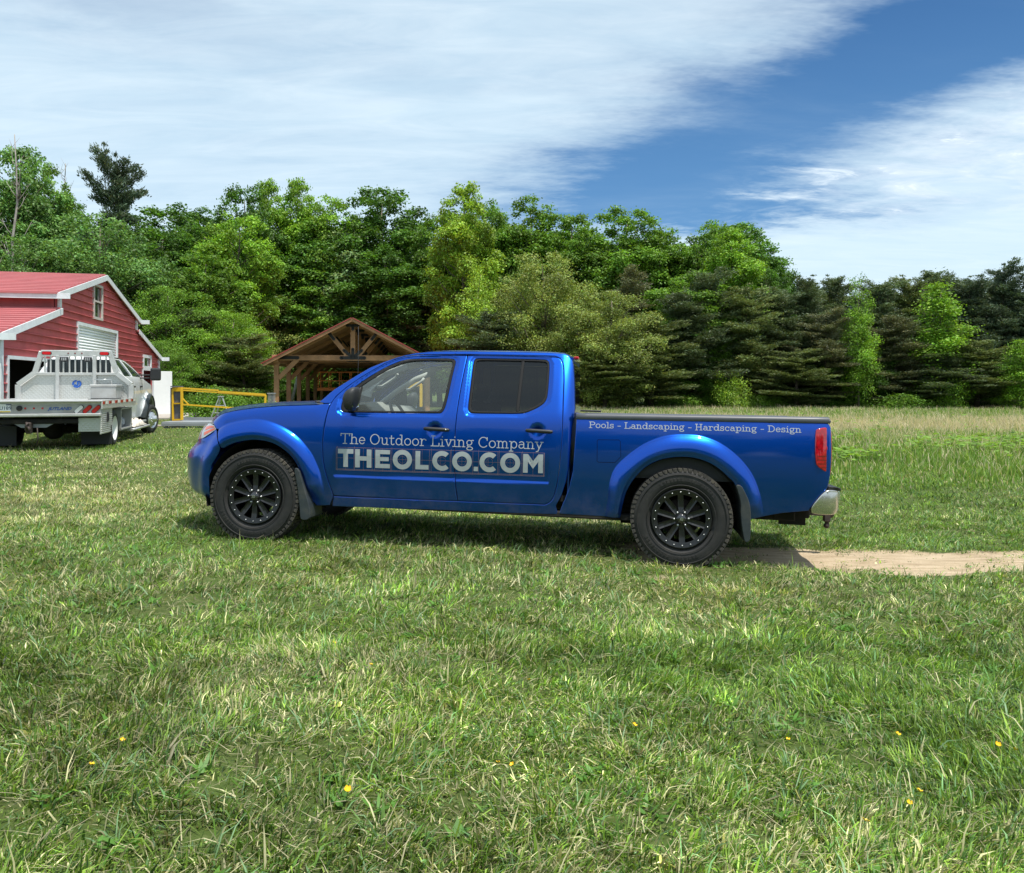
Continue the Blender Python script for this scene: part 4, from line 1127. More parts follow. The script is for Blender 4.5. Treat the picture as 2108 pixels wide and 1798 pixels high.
# the big block letters with their drafting lines
def LZ(u): return .681 + (u - .71) * .0142          # base line
HT = .155
def big_letters():
    bms = {0: bmesh.new(), 1: bmesh.new()}; k = [0]
    def put(poly, du=0):
        um = sum(p[0] for p in poly) / len(poly); bm = bms[0 if um < 1.724 else 1]; k[0] += 1
        off = -.0016 - .00008 * (k[0] % 6)
        # split long quads so they follow the panel
        vs = [bm.verts.new((u, vh(u, LZ(u) + z) + off, LZ(u) + z)) for u, z in poly]; bm.faces.new(vs)
    def rect(u0, z0, u1, z1):
        nz = max(1, int(abs(z1 - z0) / .04))
        for i in range(nz): put([(u0, z0 + (z1 - z0) * i / nz), (u1, z0 + (z1 - z0) * i / nz), (u1, z0 + (z1 - z0) * (i + 1) / nz), (u0, z0 + (z1 - z0) * (i + 1) / nz)])
    def annul(uc, r1x, r1z, thick, a0=0, a1=360):
        n = 40
        for i in range(n):
            t0 = R(a0 + (a1 - a0) * i / n); t1 = R(a0 + (a1 - a0) * (i + 1) / n); zc = HT / 2
            put([(uc + r1x * math.cos(t0), zc + r1z * math.sin(t0)), (uc + r1x * math.cos(t1), zc + r1z * math.sin(t1)),
                 (uc + (r1x - thick) * math.cos(t1), zc + (r1z - thick) * math.sin(t1)), (uc + (r1x - thick) * math.cos(t0), zc + (r1z - thick) * math.sin(t0))])
    T_ = .040
    rect(.712, HT - T_, .848, HT); rect(.760, 0, .801, HT - T_ - .0003)
    rect(.864, 0, .905, HT); rect(.966, 0, 1.007, HT); rect(.9053, HT / 2 - .018, .9657, HT / 2 + .018)
    rect(1.041, 0, 1.082, HT); rect(1.0823, 0, 1.168, .036); rect(1.0823, HT - .036, 1.168, HT); rect(1.0823, HT / 2 - .017, 1.158, HT / 2 + .017)
    annul(1.276, .083, .083, .040); rect(1.389, 0, 1.430, HT); rect(1.4303, 0, 1.502, .038)
    annul(1.617, .083, .083, .040, 47, 313); annul(1.787, .083, .083, .040)
    rect(1.887, 0, 1.923, .036); annul(2.018, .083, .083, .040, 47, 313); annul(2.192, .083, .083, .040)
    rect(2.300, 0, 2.339, HT); rect(2.426, 0, 2.465, HT)
    put([(2.3393, HT), (2.3393, HT - .062), (2.3825, .035), (2.3825, .098)]); put([(2.4257, HT), (2.4257, HT - .062), (2.3828, .035), (2.3828, .098)])
    for i, d in ((0, fd_n), (1, rd_n)):
        bmesh.ops.recalc_face_normals(bms[i], faces=bms[i].faces[:])
        me = bpy.data.meshes.new('block_letters'); bms[i].to_mesh(me); bms[i].free(); link('block_letters', me, M_LETTER, d)
    # drafting lines
    lb = {0: bmesh.new(), 1: bmesh.new()}; kk = [0]
    def line(u0, z0, u1, z1, wd=.0026):
        wd *= .62
        kk[0] += 1; off = -.0010 - .00004 * (kk[0] % 5)
        cuts = [0, 1]
        if (u0 - 1.7225) * (u1 - 1.7225) < 0: cuts = [0, (1.7225 - u0) / (u1 - u0), 1]
        for a, c in zip(cuts[:-1], cuts[1:]):
            ua, za, ub, zb = u0 + (u1 - u0) * a, z0 + (z1 - z0) * a, u0 + (u1 - u0) * c, z0 + (z1 - z0) * c
            def place(px, py, off=off): return (px, vh(px, LZ(px) + py) + off, LZ(px) + py)
            ribbon(lb[0 if (ua + ub) / 2 < 1.7225 else 1], [(ua, za), (ub, zb)], wd, place, .06)
    line(.697, HT + .012, 2.473, HT + .012); line(.697, -.018, 2.477, -.018); line(.697, -.026, 2.477, -.026); line(.697, HT + .012, .697, -.026); line(2.475, HT + .012, 2.475, -.026)
    line(.70, HT / 2, 2.47, HT / 2, .0018)
    for a, c in ((.712, .848), (.864, 1.007), (1.041, 1.168), (1.19, 1.362), (1.389, 1.502), (1.53, 1.68), (1.70, 1.872), (1.932, 2.082), (2.105, 2.278), (2.30, 2.465)):
        line(a - .006, -.026, a - .006, HT + .022, .0018); line(c + .006, -.026, c + .006, HT + .012, .0018); line((a + c) / 2, -.026, (a + c) / 2, HT + .012, .0014)
    for uc in (1.276, 1.617, 1.787, 2.018, 2.192):
        p = arc(uc, HT / 2, .030, .030, 0, 360, 20)
        for q0, q1 in zip(p[:-1], p[1:]): line(q0[0], q0[1], q1[0], q1[1], .0012)
    for i, d in ((0, fd_n), (1, rd_n)):
        bmesh.ops.recalc_face_normals(lb[i], faces=lb[i].faces[:])
        me = bpy.data.meshes.new('drafting_lines'); lb[i].to_mesh(me); lb[i].free(); link('drafting_lines', me, M_LINE, d)
big_letters()

def sans_text(body, size, M, m, parent, shear=0.0, extrude=.0008, name='lettering', bold=0.0, sx=1.0):
    c = bpy.data.curves.new('lettering', 'FONT'); c.body = body; c.size = size; c.shear = shear; c.extrude = extrude; c.offset = bold
    c.align_x = 'CENTER'; c.align_y = 'CENTER'; c.resolution_u = 3
    o = bpy.data.objects.new('tmp_text', c); COL.objects.link(o)
    dg = bpy.context.evaluated_depsgraph_get(); me = bpy.data.meshes.new_from_object(o.evaluated_get(dg)); bpy.data.objects.remove(o)
    me.transform(M @ Matrix.Diagonal((sx, 1, 1, 1))); me.name = name
    return link(name, me, m, parent)

# ------------------------------------------------------------------ ground
BARE = [(-.62, 3.05, .13), (-.15, 2.66, .16), (.42, 2.52, .12), (-1.25, 2.9, .12), (.15, 3.45, .10), (-.9, 2.45, .12), (.95, 3.3, .10), (1.3, 4.1, .16), (-.2, 5.0, .16), (2.2, 5.0, .2), (-2.2, 3.6, .10), (.6, 4.5, .10), (1.75, 2.6, .10), (-.35, 3.9, .09), (-1.9, 5.5, .13)]
def track_mask(x, y):
    """bare earth of the wheel track: 1 inside"""
    x = np.asarray(x, float); y = np.asarray(y, float)
    yc = 6.93 - .040 * (x - 2.0) + .05 * np.sin(x * 1.7); hw = .47 + .07 * np.sin(x * 2.3 + 1) + .04 * np.sin(x * 6.1)
    m = sst(1 - (np.abs(y - yc) - hw + .16) / .30) * sst((x - .3) / 1.3)
    # thin worn strip nearer the camera and a faint one beyond
    m2 = .55 * sst(1 - np.abs(y - (5.35 - .03 * (x - 3))) / .16) * sst((x - 2.7) / .9)
    m3 = .55 * sst(1 - np.hypot((x - 1.15) / .38, (y - 6.0) / .16)) 
    m4 = .40 * sst(1 - np.abs(y - (8.45 - .03 * (x - 3))) / .2) * sst((x - 3.0) / 1.0)
    m0 = .30 * sst(1 - (np.abs(y - 7.15 + .13 * (x + 1)) - .3) / .3) * sst((x + 2.2) / .8) * (1 - sst((x - .3) / 1.3))
    sp = np.zeros_like(m)
    for sx, sy, sr in BARE: sp = np.maximum(sp, .26 * sst(1.25 - np.hypot((x - sx) / sr, (y - sy) / (sr * .55))))
    return np.maximum.reduce([m, m2, m3, m4, m0, sp])

def M_ground():
    m = bpy.data.materials.new("ground_earth"); m.use_nodes = True; n = NT(m.node_tree); b = m.node_tree.nodes['Principled BSDF']
    tc = n.add('ShaderNodeTexCoord'); ob = tc.outputs['Object']
    f1 = n.noise(ob, 1.1, 6, .6); f2 = n.noise(ob, 28, 6, .7); f3 = n.noise(ob, 6.0, 6, .65)
    thatch = n.ramp(f2, [(.25, (.030, .038, .010)), (.5, (.075, .095, .024)), (.78, (.26, .22, .12))])
    green = n.ramp(f3, [(.3, (.045, .085, .014)), (.7, (.11, .17, .035))])
    g = n.mix(n.maprange(f1, .35, .65, .2, .7), thatch, green)
    a = n.add('ShaderNodeAttribute'); a.attribute_name = 'dirt'
    mp = n.add('ShaderNodeMapping'); n.l.new(ob, mp.inputs[0]); mp.inputs['Scale'].default_value = (.7, 5.0, 1)
    st = n.noise(mp.outputs[0], 4.0, 7, .65)
    dirt = n.ramp(st, [(.25, (.25, .18, .105)), (.48, (.47, .36, .235)), (.8, (.64, .52, .37))])
    dirt = n.mix(n.maprange(f2, .62, .72, 0, .35), dirt, (.20, .15, .10, 1))
    dm = n.math('ADD', a.outputs['Fac'], n.math('MULTIPLY', n.math('SUBTRACT', f3, .5), 1.3))
    col = n.mix(n.maprange(dm, .35, .62), g, dirt)
    n.l.new(col, b.inputs['Base Color']); b.inputs['Roughness'].default_value = .95; b.inputs['Specular IOR Level'].default_value = .2
    bn = n.add('ShaderNodeBump'); bn.inputs['Strength'].default_value = .9; bn.inputs['Distance'].default_value = .03
    n.l.new(n.math('ADD', f2, n.math('MULTIPLY', f3, 1.2)), bn.inputs['Height']); n.l.new(bn.outputs[0], b.inputs['Normal'])
    return m

def build_ground():
    def axis(lo, hi, fine, f0, f1, coarse):
        a = [lo]
        while a[-1] < hi: a.append(a[-1] + (fine if f0 <= a[-1] < f1 else min(60, coarse + .12 * max(f0 - a[-1], a[-1] - f1, 0))))
        return np.array(a)
    xs = axis(-900, 900, .09, -6, 6.2, .3); ys = axis(-500, 900, .08, 1.5, 10, .3)
    X, Y = np.meshgrid(xs, ys); Z = terrain(X, Y)
    Z = Z - .018 * track_mask(X, Y) * (np.abs(X) < 12)
    Z = Z - .004
    V = np.stack([X.ravel(), Y.ravel(), Z.ravel()], 1); nx, ny = len(xs), len(ys)
    i, j = np.meshgrid(np.arange(nx - 1), np.arange(ny - 1)); a = (j * nx + i).ravel()
    F = np.stack([a, a + 1, a + 1 + nx, a + nx], 1)
    me = raw_mesh('ground', V, F.ravel(), np.arange(len(F)) * 4, np.full(len(F), 4), smooth=True)
    at = me.attributes.new('dirt', 'FLOAT', 'POINT'); at.data.foreach_set('value', (track_mask(X, Y) * (np.abs(X) < 14)).ravel().astype(np.float32))
    o = link('ground', me, M_ground()); tag(o, 'lawn soil and sandy wheel track under the grass', 'ground', kind='structure')
build_ground()

# ------------------------------------------------------------------ grass
def fbm(x, y, s, seed):
    r = np.random.default_rng(seed); o = np.zeros_like(x); amp = 1; tot = 0
    for k in range(5):
        for q in range(3):
            a = r.uniform(0, 6.28); ph = r.uniform(0, 6.28); f = s * (1.9 ** k) * r.uniform(.7, 1.3)
            o += amp * np.sin((x * math.cos(a) + y * math.sin(a)) * f + ph + 1.7 * np.sin(y * f * .6 + ph * 2)); tot += amp
        amp *= .62
    return o / tot * 1.9
def keep_out(x, y):
    """under the pickup's wheels and in the barn, pavilion"""
    k = np.ones(x.shape, bool)
    for cx, cy in ((-2.21, 7.0), (1.36, 6.53), (-1.97, 8.75), (1.6, 8.25)):
        k &= ~((np.abs((x - cx) * .99 - (y - cy) * .134) < .21) & (np.abs((x - cx) * .134 + (y - cy) * .99) < .15))
    # barn footprint: behind the gable line
    gx, gy = -3.96 / 18.43, 18 / 18.43
    k &= ~(((x + 12.67) * gy - (y - 20) * gx) < .05) | (y < 19)
    return k

def blades(N, x, y, L, Wd, lean, bend, col, hz=None, az=None):
    """returns one mesh of N bent blades"""
    if az is None: az = rng.uniform(0, 2 * math.pi, N)
    z = terrain(x, y) + (0 if hz is None else hz) - .006
    dx, dy = np.cos(az), np.sin(az)                      # lean direction
    fz = rng.uniform(0, 2 * math.pi, N); wx, wy = np.cos(fz), np.sin(fz)   # width direction
    h1 = L * .55 * np.cos(lean); r1 = L * .55 * np.sin(lean)
    l2 = np.clip(lean + bend, 0, 1.9); h2 = h1 + L * .45 * np.cos(l2); r2 = r1 + L * .45 * np.sin(l2)
    V = np.zeros((N, 5, 3), np.float32)
    for k, (hh, rr, ww) in enumerate(((0, 0, Wd), (0, 0, -Wd), (h1, r1, -Wd * .8), (h1, r1, Wd * .8), (h2, r2, 0))):
        V[:, k, 0] = x + dx * rr + wx * ww * .5; V[:, k, 1] = y + dy * rr + wy * ww * .5; V[:, k, 2] = z + hh
    base = np.arange(N) * 5
    loops = np.stack([base, base + 1, base + 2, base + 3, base + 3, base + 2, base + 4], 1).ravel()
    starts = (np.arange(N)[:, None] * 7 + np.array([0, 4])[None]).ravel(); tot = np.tile([4, 3], N)
    tone = np.repeat(col[:, None, :], 5, 1)
    tone[:, 4] *= 1.1
    return V.reshape(-1, 3), loops, starts, tot, tone.reshape(-1, 3)

def lawn_color(x, y, N):
    g = np.array([.130, .245, .026]); g2 = np.array([.245, .365, .056]); dk = np.array([.058, .138, .018]); st = np.array([.60, .56, .31]); bl = np.array([.17, .32, .13])
    dryn = fbm(x, y, .9, 3) + 1.25 * np.exp(-((x + 4.0) / 2.3) ** 2 - ((y - 8.6) / 1.7) ** 2) - .35 * sst((x - 2.0) / 2) * (y < 6) + .35 * (y > 9) * (x < 0) + .5 * np.exp(-((y - 5.6) / .8) ** 2)
    p = rng.random(N); dry = np.clip(.23 + .30 * dryn - .05 * (y < 4.5), .05, .68)
    t = rng.random(N)[:, None]; c = g * (1 - t) + g2 * t
    c = np.where((rng.random(N) < .24)[:, None], dk, c); c = np.where((rng.random(N) < .13)[:, None], bl, c)
    c = np.where((p < dry)[:, None], st * (.6 + .5 * rng.random(N))[:, None], c)
    lush = np.clip(.5 + .5 * fbm(x, y, 1.6, 11), 0, 1)[:, None]
    c = c * (.60 + .60 * lush) * (.85 + .35 * np.clip(fbm(x, y, 6.5, 91) + .5, 0, 1))[:, None] * np.array([1.0, 1.0, 1.0])
    return c * (.42 + 1.1 * rng.random(N) ** 1.1)[:, None]

def scatter(N, y0, y1, power=2.0, margin=1.3, xk=.66):
    """points in the wedge in front of the camera, widened to both sides"""
    u = rng.random(N); y = (y0 ** power + u * (y1 ** power - y0 ** power)) ** (1 / power)
    x = rng.uniform(-1, 1, N) * (y * xk + margin)
    return x, y

def build_grass():
    parts = []; off = [0, 0]
    def push(t):
        V, lo, st, to, tn = t; parts.append((V, lo + off[0], st + off[1], to, tn)); off[0] += len(V); off[1] += len(lo)
    def lawn(N, y0, y1, Lr, Wr, power, K=0, spread=.02):
        if K:       # grows in tufts that each lean their own way
            cx, cy = scatter(N // K, y0, y1, power); M_ = len(cx); N = M_ * K
            ox, oy = rng.normal(0, spread, N), rng.normal(0, spread, N); x = np.repeat(cx, K) + ox; y = np.repeat(cy, K) + oy
            ta = fbm(cx, cy, 3.0, 61) * 3 + rng.normal(0, .9, M_); tl = np.repeat(rng.uniform(.7, 1.45, M_), K); tt = np.repeat(np.exp(rng.normal(0, .30, M_)), K)
            az = np.arctan2(np.sin(np.repeat(ta, K)) + oy / spread * .55, np.cos(np.repeat(ta, K)) + ox / spread * .55)
        else:
            x, y = scatter(N, y0, y1, power); az = rng.uniform(0, 6.283, N); tl = np.ones(N); tt = np.exp(.28 * fbm(x, y, 5.0, 62))
        # clumps
        cl = fbm(x, y, 5.5, 21); thin = fbm(x, y, 2.2, 31)
        dm = track_mask(x, y)
        dm = np.clip(dm + 1.0 * (fbm(x, y, 7.0, 77)) * (dm > .02) * (dm < .999) - .30 * (fbm(x, y, 3.0, 78) > .2) - .5 * (fbm(x, y * 1.6, 8.0, 79) > .55), 0, 1)
        k = keep_out(x, y) & (rng.random(N) > dm * 1.0) & (rng.random(N) < .82 + .55 * thin + .3 * cl)
        field = (x > 2.2 + .0 * y) & (y > 11.5 - .25 * (x - 5) + .5 * np.sin(x))
        k &= ~field | (y < 20) & (rng.random(N) < 1.3 - .09 * (y - 9))
        x, y, cl, az, tl, tt = x[k], y[k], cl[k], az[k], tl[k], tt[k]; n = len(x)
        L = rng.uniform(*Lr, n) * np.clip(.62 + .45 * np.clip(cl + .55 + .5 * fbm(x, y, 13, 23), 0, 1.9), .5, 1.6) * np.where(rng.random(n) < .06, 1.8, 1)
        L *= 1 - .6 * track_mask(x, y)
        Wd = rng.uniform(*Wr, n) * np.where(rng.random(n) < .08, 1.8, 1)
        lean = np.abs(rng.normal(.82, .46, n)); bend = np.abs(rng.normal(.5, .45, n))
        push(blades(n, x, y, L * tl, Wd, lean, bend, lawn_color(x, y, n) * tt[:, None], az=az))
    lawn(300000, 2.1, 4.6, (.025, .070), (.0032, .0068), 1.4, 26, .022)
    lawn(70000, 2.1, 4.6, (.020, .05), (.003, .006), 1.4)
    lawn(280000, 4.6, 9.5, (.028, .068), (.0040, .0082), 1.6, 22, .028)
    lawn(70000, 4.6, 9.5, (.020, .05), (.004, .008), 1.6)
    lawn(170000, 9.5, 34, (.035, .075), (.008, .017), 1.5)
    lawn(150000, 8.6, 17, (.035, .085), (.006, .012), 1.7)
    # loose straw lying flat
    n = 15000; x, y = scatter(n, 2.1, 9.5, 1.5); k = keep_out(x, y) & (track_mask(x, y) < .5); x, y = x[k], y[k]; n = len(x)
    c = np.array([.46, .41, .25]) * (.6 + .6 * rng.random(n))[:, None]
    push(blades(n, x, y, rng.uniform(.05, .16, n), rng.uniform(.002, .004, n), np.full(n, 1.45) + rng.normal(0, .08, n), rng.normal(0, .1, n), c, hz=rng.uniform(.008, .035, n)))
    # low broad-leaved rosettes
    rx, ry = scatter(520, 2.2, 8.5, 1.6); K = 9
    x = np.repeat(rx, K) + rng.normal(0, .018, 520 * K); y = np.repeat(ry, K) + rng.normal(0, .018, 520 * K); k = keep_out(x, y) & (track_mask(x, y) < .3); x, y = x[k], y[k]; n = len(x)
    push(blades(n, x, y, rng.uniform(.03, .065, n), rng.uniform(.012, .024, n), rng.normal(1.15, .2, n), rng.normal(.1, .2, n), np.array([.10, .23, .035]) * (.7 + .6 * rng.random(n))[:, None], hz=np.full(n, .012)))
    # long coarse blades standing out of the lawn in tufts
    tx, ty = scatter(950, 2.2, 9, 1.6); K = 16
    x = np.repeat(tx, K) + rng.normal(0, .035, 950 * K); y = np.repeat(ty, K) + rng.normal(0, .035, 950 * K)
    k = keep_out(x, y) & (track_mask(x, y) < .3); x, y = x[k], y[k]; n = len(x)
    c = np.where((rng.random(n) < .2)[:, None], [.55, .52, .30], np.where((rng.random(n) < .4)[:, None], [.19, .32, .15], [.13, .25, .045])) * (.7 + .5 * rng.random(n))[:, None]
    push(blades(n, x, y, rng.uniform(.05, .15, n), rng.uniform(.004, .009, n), np.abs(rng.normal(.8, .35, n)), np.abs(rng.normal(.5, .3, n)), c))
    V = np.concatenate([p[0] for p in parts]); lo = np.concatenate([p[1] for p in parts]); st = np.concatenate([p[2] for p in parts]); to = np.concatenate([p[3] for p in parts]); tn = np.concatenate([p[4] for p in parts])
    me = raw_mesh('grass', V, lo, st, to, tn); o = link('grass', me, leaf_mat('lawn_grass', (1, 1, 1), .30, objcol=False, rough=.5))
    tag(o, 'short sunlit lawn grass mixed with straw', 'grass', kind='stuff')
    # the unmown field on the right
    parts.clear(); off[0] = off[1] = 0
    N = 330000
    x, y = scatter(N, 10.2, 49, 1.35, 2.0, .70)
    edge = 11.3 - .30 * (x - 5.0) + .5 * np.sin(x * 1.3) + .3 * np.sin(x * 3.1)
    k = (x > -2.0 + .0 * y) & (y > edge) & ((x > 1.0) | (y > 15)); x, y, edge = x[k], y[k], edge[k]; n = len(x)
    gr = fbm(x, y, .45, 51); gr2 = fbm(x, y * 1.5, 1.4, 52)
    d = y - edge
    tallness = sst(d / 7.0)
    far = sst((y - 15) / 5)
    band = np.exp(-((y - 28 - 1.5 * np.sin(x * .3)) / 4.5) ** 2) * .70 + .30 * np.exp(-((y - 46) / 2.5) ** 2)
    tan = rng.random(n) < np.clip(.08 + .42 * tallness * (.45 + .55 * gr) + band, .04, .85)
    L = (.07 + .27 * tallness * (.8 + .35 * gr2)) * rng.uniform(.7, 1.25, n) * np.where(tan, 1.12, .88)
    Wd = rng.uniform(.006, .012, n) * (1 + y / 22) * np.where(tan, .8, 1.35)
    c = np.where(tan[:, None], np.array([.62, .53, .37]), np.where((rng.random(n) < .4)[:, None], [.25, .36, .07], [.15, .27, .05])) * (.7 + .55 * rng.random(n))[:, None]
    push(blades(n, x, y, L, Wd, np.abs(rng.normal(.22, .2, n)), np.abs(rng.normal(.3, .25, n)), c))
    V, lo, st, to, tn = parts[0]
    me = raw_mesh('field_grass', V, lo, st, to, tn); o = link('field_grass', me, leaf_mat('field_grass', (1, 1, 1), .35, objcol=False, rough=.6))
    tag(o, 'tall unmown grass with tan seed heads in the field', 'grass', kind='stuff')
    # broad-leaved weeds in patches
    spots = []
    for cx, cy, rx, ry, nn, s_ in ((9.9, 17.0, 1.5, .7, 70, .40), (11.6, 18.2, 1.2, .8, 50, .42), (6.6, 22.0, 1.6, 2.0, 26, .4), (10, 26, 4, 3, 40, .5), (6.4, 15.4, .5, .4, 18, .30), (8.2, 20, 2, 2, 30, .4)):
        for _ in range(nn): spots.append((cx + rng.normal(0, rx * .6), cy + rng.normal(0, ry * .6), s_ * rng.uniform(.6, 1.1)))
    V = []; c = []
    for sx, sy, hh in spots:
        z0 = float(terrain(sx, sy))
        for q in range(9):
            px, py, pz = sx + rng.normal(0, .10), sy + rng.normal(0, .10), z0 + hh * rng.uniform(.35, 1.0); s_ = rng.uniform(.05, .095)
            a = rng.uniform(0, 6.28); t = rng.uniform(-.5, .5); ax = np.array([math.cos(a), math.sin(a), t * .6]) * s_; bx = np.array([-math.sin(a), math.cos(a), rng.uniform(-.3, .5)]) * s_ * .55
            p = np.array([px, py, pz]); V += [p - ax, p + bx * .9, p + ax, p - bx * .9]; k = rng.uniform(.7, 1.3); c += [[.19 * k, .33 * k, .05 * k]] * 4
    V = np.array(V); nf = len(V) // 4
    me = raw_mesh('field_weeds', V, np.arange(nf * 4), np.arange(nf) * 4, np.full(nf, 4), np.array(c)); o = link('field_weeds', me, leaf_mat('weed_leaf', (1, 1, 1), .4, objcol=False))
    tag(o, 'patches of bright broad-leaved weeds growing through the field grass', 'weeds', kind='stuff')
build_grass()

# buttercups
def flowers():
    m_pet = mat("buttercup_petal", (.80, .50, .01), .4); m_st = mat("flower_stem", (.10, .19, .04), .6)
    def proto():
        root = empty('buttercup', None, 'small yellow buttercup flower standing in the mown lawn', 'flower', 'buttercups scattered in the lawn')
        b = MB(); b.tube([(0, 0, 0), (.004, .002, .04), (.002, 0, .075)], .0012, 5); b.build('stem', m_st, root)
        b = MB()
        for k in range(5):
            a = k * 2 * math.pi / 5
            pr = []
            for r_, wv, zz in ((.001, .003, .075), (.007, .0065, .078), (.012, .006, .083), (.0145, .001, .086)):
                d = Vector((math.cos(a), math.sin(a), 0)); s_ = Vector((-math.sin(a), math.cos(a), 0)); pr.append([d * r_ - s_ * wv + Vector((0, 0, zz)), d * r_ + Vector((0, 0, zz - .001)), d * r_ + s_ * wv + Vector((0, 0, zz))])
            b.grid(pr)
        b.build('petals', m_pet, root); return root
    P = [(-2.95, 4.77), (-.91, 4.02), (-.66, 3.72), (.08, 3.62), (1.04, 3.05), (1.46, 3.11), (1.84, 3.08), (1.87, 3.02), (1.31, 2.64), (1.27, 2.6), (.02, 2.8), (-.05, 2.77), (-1.39, 2.64), (-.53, 2.57), (1.05, 2.43), (.45, 3.14), (-1.4, 2.87)]
    p0 = proto()
    for i, (x, y) in enumerate(P):
        o = p0 if i == 0 else copy_tree(p0)
        y2 = y + .12; o.location = (x * (y2 / y), y2, float(terrain(x, y)) - .01); o.rotation_euler = (rng.normal(.35, .2), rng.normal(0, .3), rng.uniform(0, 6)); o.scale = (.6 + .25 * rng.random(),) * 3
flowers()
# ------------------------------------------------------------------ red barn
def sheet(name, outline, holes, m, parent, y=0.0, depth=0.0):
    """flat wall in the local x-z plane with openings"""
    return panel(name, outline, m, parent, holes=holes, step=1.2, flange=depth, gap=0, roll=0, smooth=0, both=False,
                 fn=lambda U, W, bed=False: np.full(np.shape(U), y), nrm=lambda U, W, bed=False: np.tile([0., -1., 0.], (len(np.atleast_1d(U)), 1)))[0]
M_RED = mat("barn_red_siding", (.52, .11, .118), .55, var=.16, vscale=1.2, dirt=(.30, .10, .09), dirt_scale=2.0, dirt_amt=.35)
M_ROOFR = mat("barn_red_roof", (.47, .14, .145), .5, var=.14, vscale=.9, dirt=(.46, .17, .16), dirt_scale=1.5, dirt_amt=.4)
M_TRIM = mat("white_trim", (.72, .76, .78), .5, var=.08, vscale=3, dirt=(.45, .42, .38), dirt_scale=4, dirt_amt=.25)
M_WHITE = mat("white_door", (.86, .88, .88), .5, var=.04, vscale=2)
M_INDARK = mat("dark_interior", (.02, .018, .016), .95)
M_PANE = mat("window_pane", (.03, .04, .045), .08, spec=.8, coat=.6)
M_BEIGE = mat("pale_window_frame", (.55, .50, .46), .6)
BM = frame((-12.67, 20.0, 0), (-3.96, 18, 0))
barn = empty('barn', BM, 'red metal-sided barn with white trim and a raised centre roof', 'barn')
C_ = 9.07
wall_out = [(-.13, 0), (18.27, 0), (18.27, 2.74), (13.92, 3.70), (13.92, 4.14), (C_, 5.26), (4.22, 4.14), (4.22, 3.64), (-.13, 2.74)]
HOLES = [[(.38, .02), (4.6, .02), (4.6, 2.10), (.38, 2.10)], [(6.08, .02), (10.75, .02), (10.75, 3.36), (6.08, 3.36)], [(7.84, 3.78), (8.76, 3.78), (8.76, 4.84), (7.84, 4.84)],
         [(15.2, 2.24), (16.5, 2.24), (16.5, 2.60), (15.2, 2.60)], [(15.05, .02), (17.0, .02), (17.0, 2.05), (15.05, 2.05)]]
wall = sheet('gable_wall', wall_out, HOLES, M_RED, barn, 0, .08)
b = MB()
def xr(z):
    """wall span at height z"""
    if z < 2.74: return -.13, 18.27
    if z < 3.66: t = (z - 2.74) / .93; return -.13 + 4.35 * t, 18.27 - 4.35 * t
    if z < 4.14: return 4.22, 13.92
    t = (z - 4.14) / 1.12; return 4.22 + 4.85 * t, 13.92 - 4.85 * t
z = .14
while z < 5.15:
    a, c = xr(z + .03); segs = [(a + .02, c - .02)]
    for h in HOLES:
        x0, x1 = min(p[0] for p in h) - .1, max(p[0] for p in h) + .1; z0, z1 = min(p[1] for p in h) - .1, max(p[1] for p in h) + .1
        if z0 < z < z1:
            ns = []
            for s, e in segs:
                if x1 <= s or x0 >= e: ns.append((s, e)); continue
                if s < x0: ns.append((s, x0))
                if e > x1: ns.append((x1, e))
            segs = ns
    for s, e in segs:
        if e - s > .05:
            b.prism([(s, -.001, z - .022), (s, -.050, z - .022), (s, -.048, z + .004), (s, -.001, z + .015)], (e - s, 0, 0))
    z += .225
b.build('siding_ribs', M_RED, wall)
def bars(name, segs, w, d, m, parent, y=-.03):
    b = MB()
    for (x0, z0, x1, z1) in segs: b.bar((x0, y, z0), (x1, y, z1), d, w, up=(0, 1, 0))
    return b
def frame_of(name, x0, z0, x1, z1, w, m, parent, y=-.03, d=.06, bottom=True):
    b = MB(); b.box(((x0 + x1) / 2, y, z1 + w / 2), (x1 - x0 + 2 * w, d, w)); b.box((x0 - w / 2, y, (z0 + z1) / 2), (w, d, z1 - z0)); b.box((x1 + w / 2, y, (z0 + z1) / 2), (w, d, z1 - z0))
    if bottom: b.box(((x0 + x1) / 2, y, z0 - w / 2), (x1 - x0 + 2 * w, d, w))
    return b.build(name, m, parent)
# corner posts and rake trim
for x, z0, z1 in ((-.10, 0, 2.70), (18.24, 0, 2.70), (4.27, 3.62, 4.10), (13.87, 3.70, 4.10)):
    b = MB(); b.box((x, -.035, (z0 + z1) / 2), (.17, .07, z1 - z0)); b.build('corner_trim', M_TRIM, barn)
OH = .12
def roof_slab(x0, z0, x1, z1, y0=-OH, y1=13.5, th=.05):
    """slope from (x0,z0) down to (x1,z1) with ribs along the ridge direction"""
    rf = MB(); d = Vector((x1 - x0, 0, z1 - z0)); L = d.length; d.normalize(); n = Vector((0, -1, 0)).cross(d); n = n if n.z > 0 else -n
    rf.prism([(x0, y0, z0), (x1, y0, z1), Vector((x1, y0, z1)) - n * th, Vector((x0, y0, z0)) - n * th], (0, y1 - y0, 0))
    k = .10
    while k < L - .05:
        p = Vector((x0, 0, z0)) + d * k; q = p + d * .13
        rf.prism([(p.x, y0 + .01, p.z), (q.x, y0 + .01, q.z), (q.x - d.x * .018 + n.x * .07, y0 + .01, q.z - d.z * .018 + n.z * .07), (p.x + d.x * .018 + n.x * .07, y0 + .01, p.z + d.z * .018 + n.z * .07)], (0, y1 - y0 - .02, 0)); k += .40
    return rf.build('roof', M_ROOFR, barn)
roofs = []
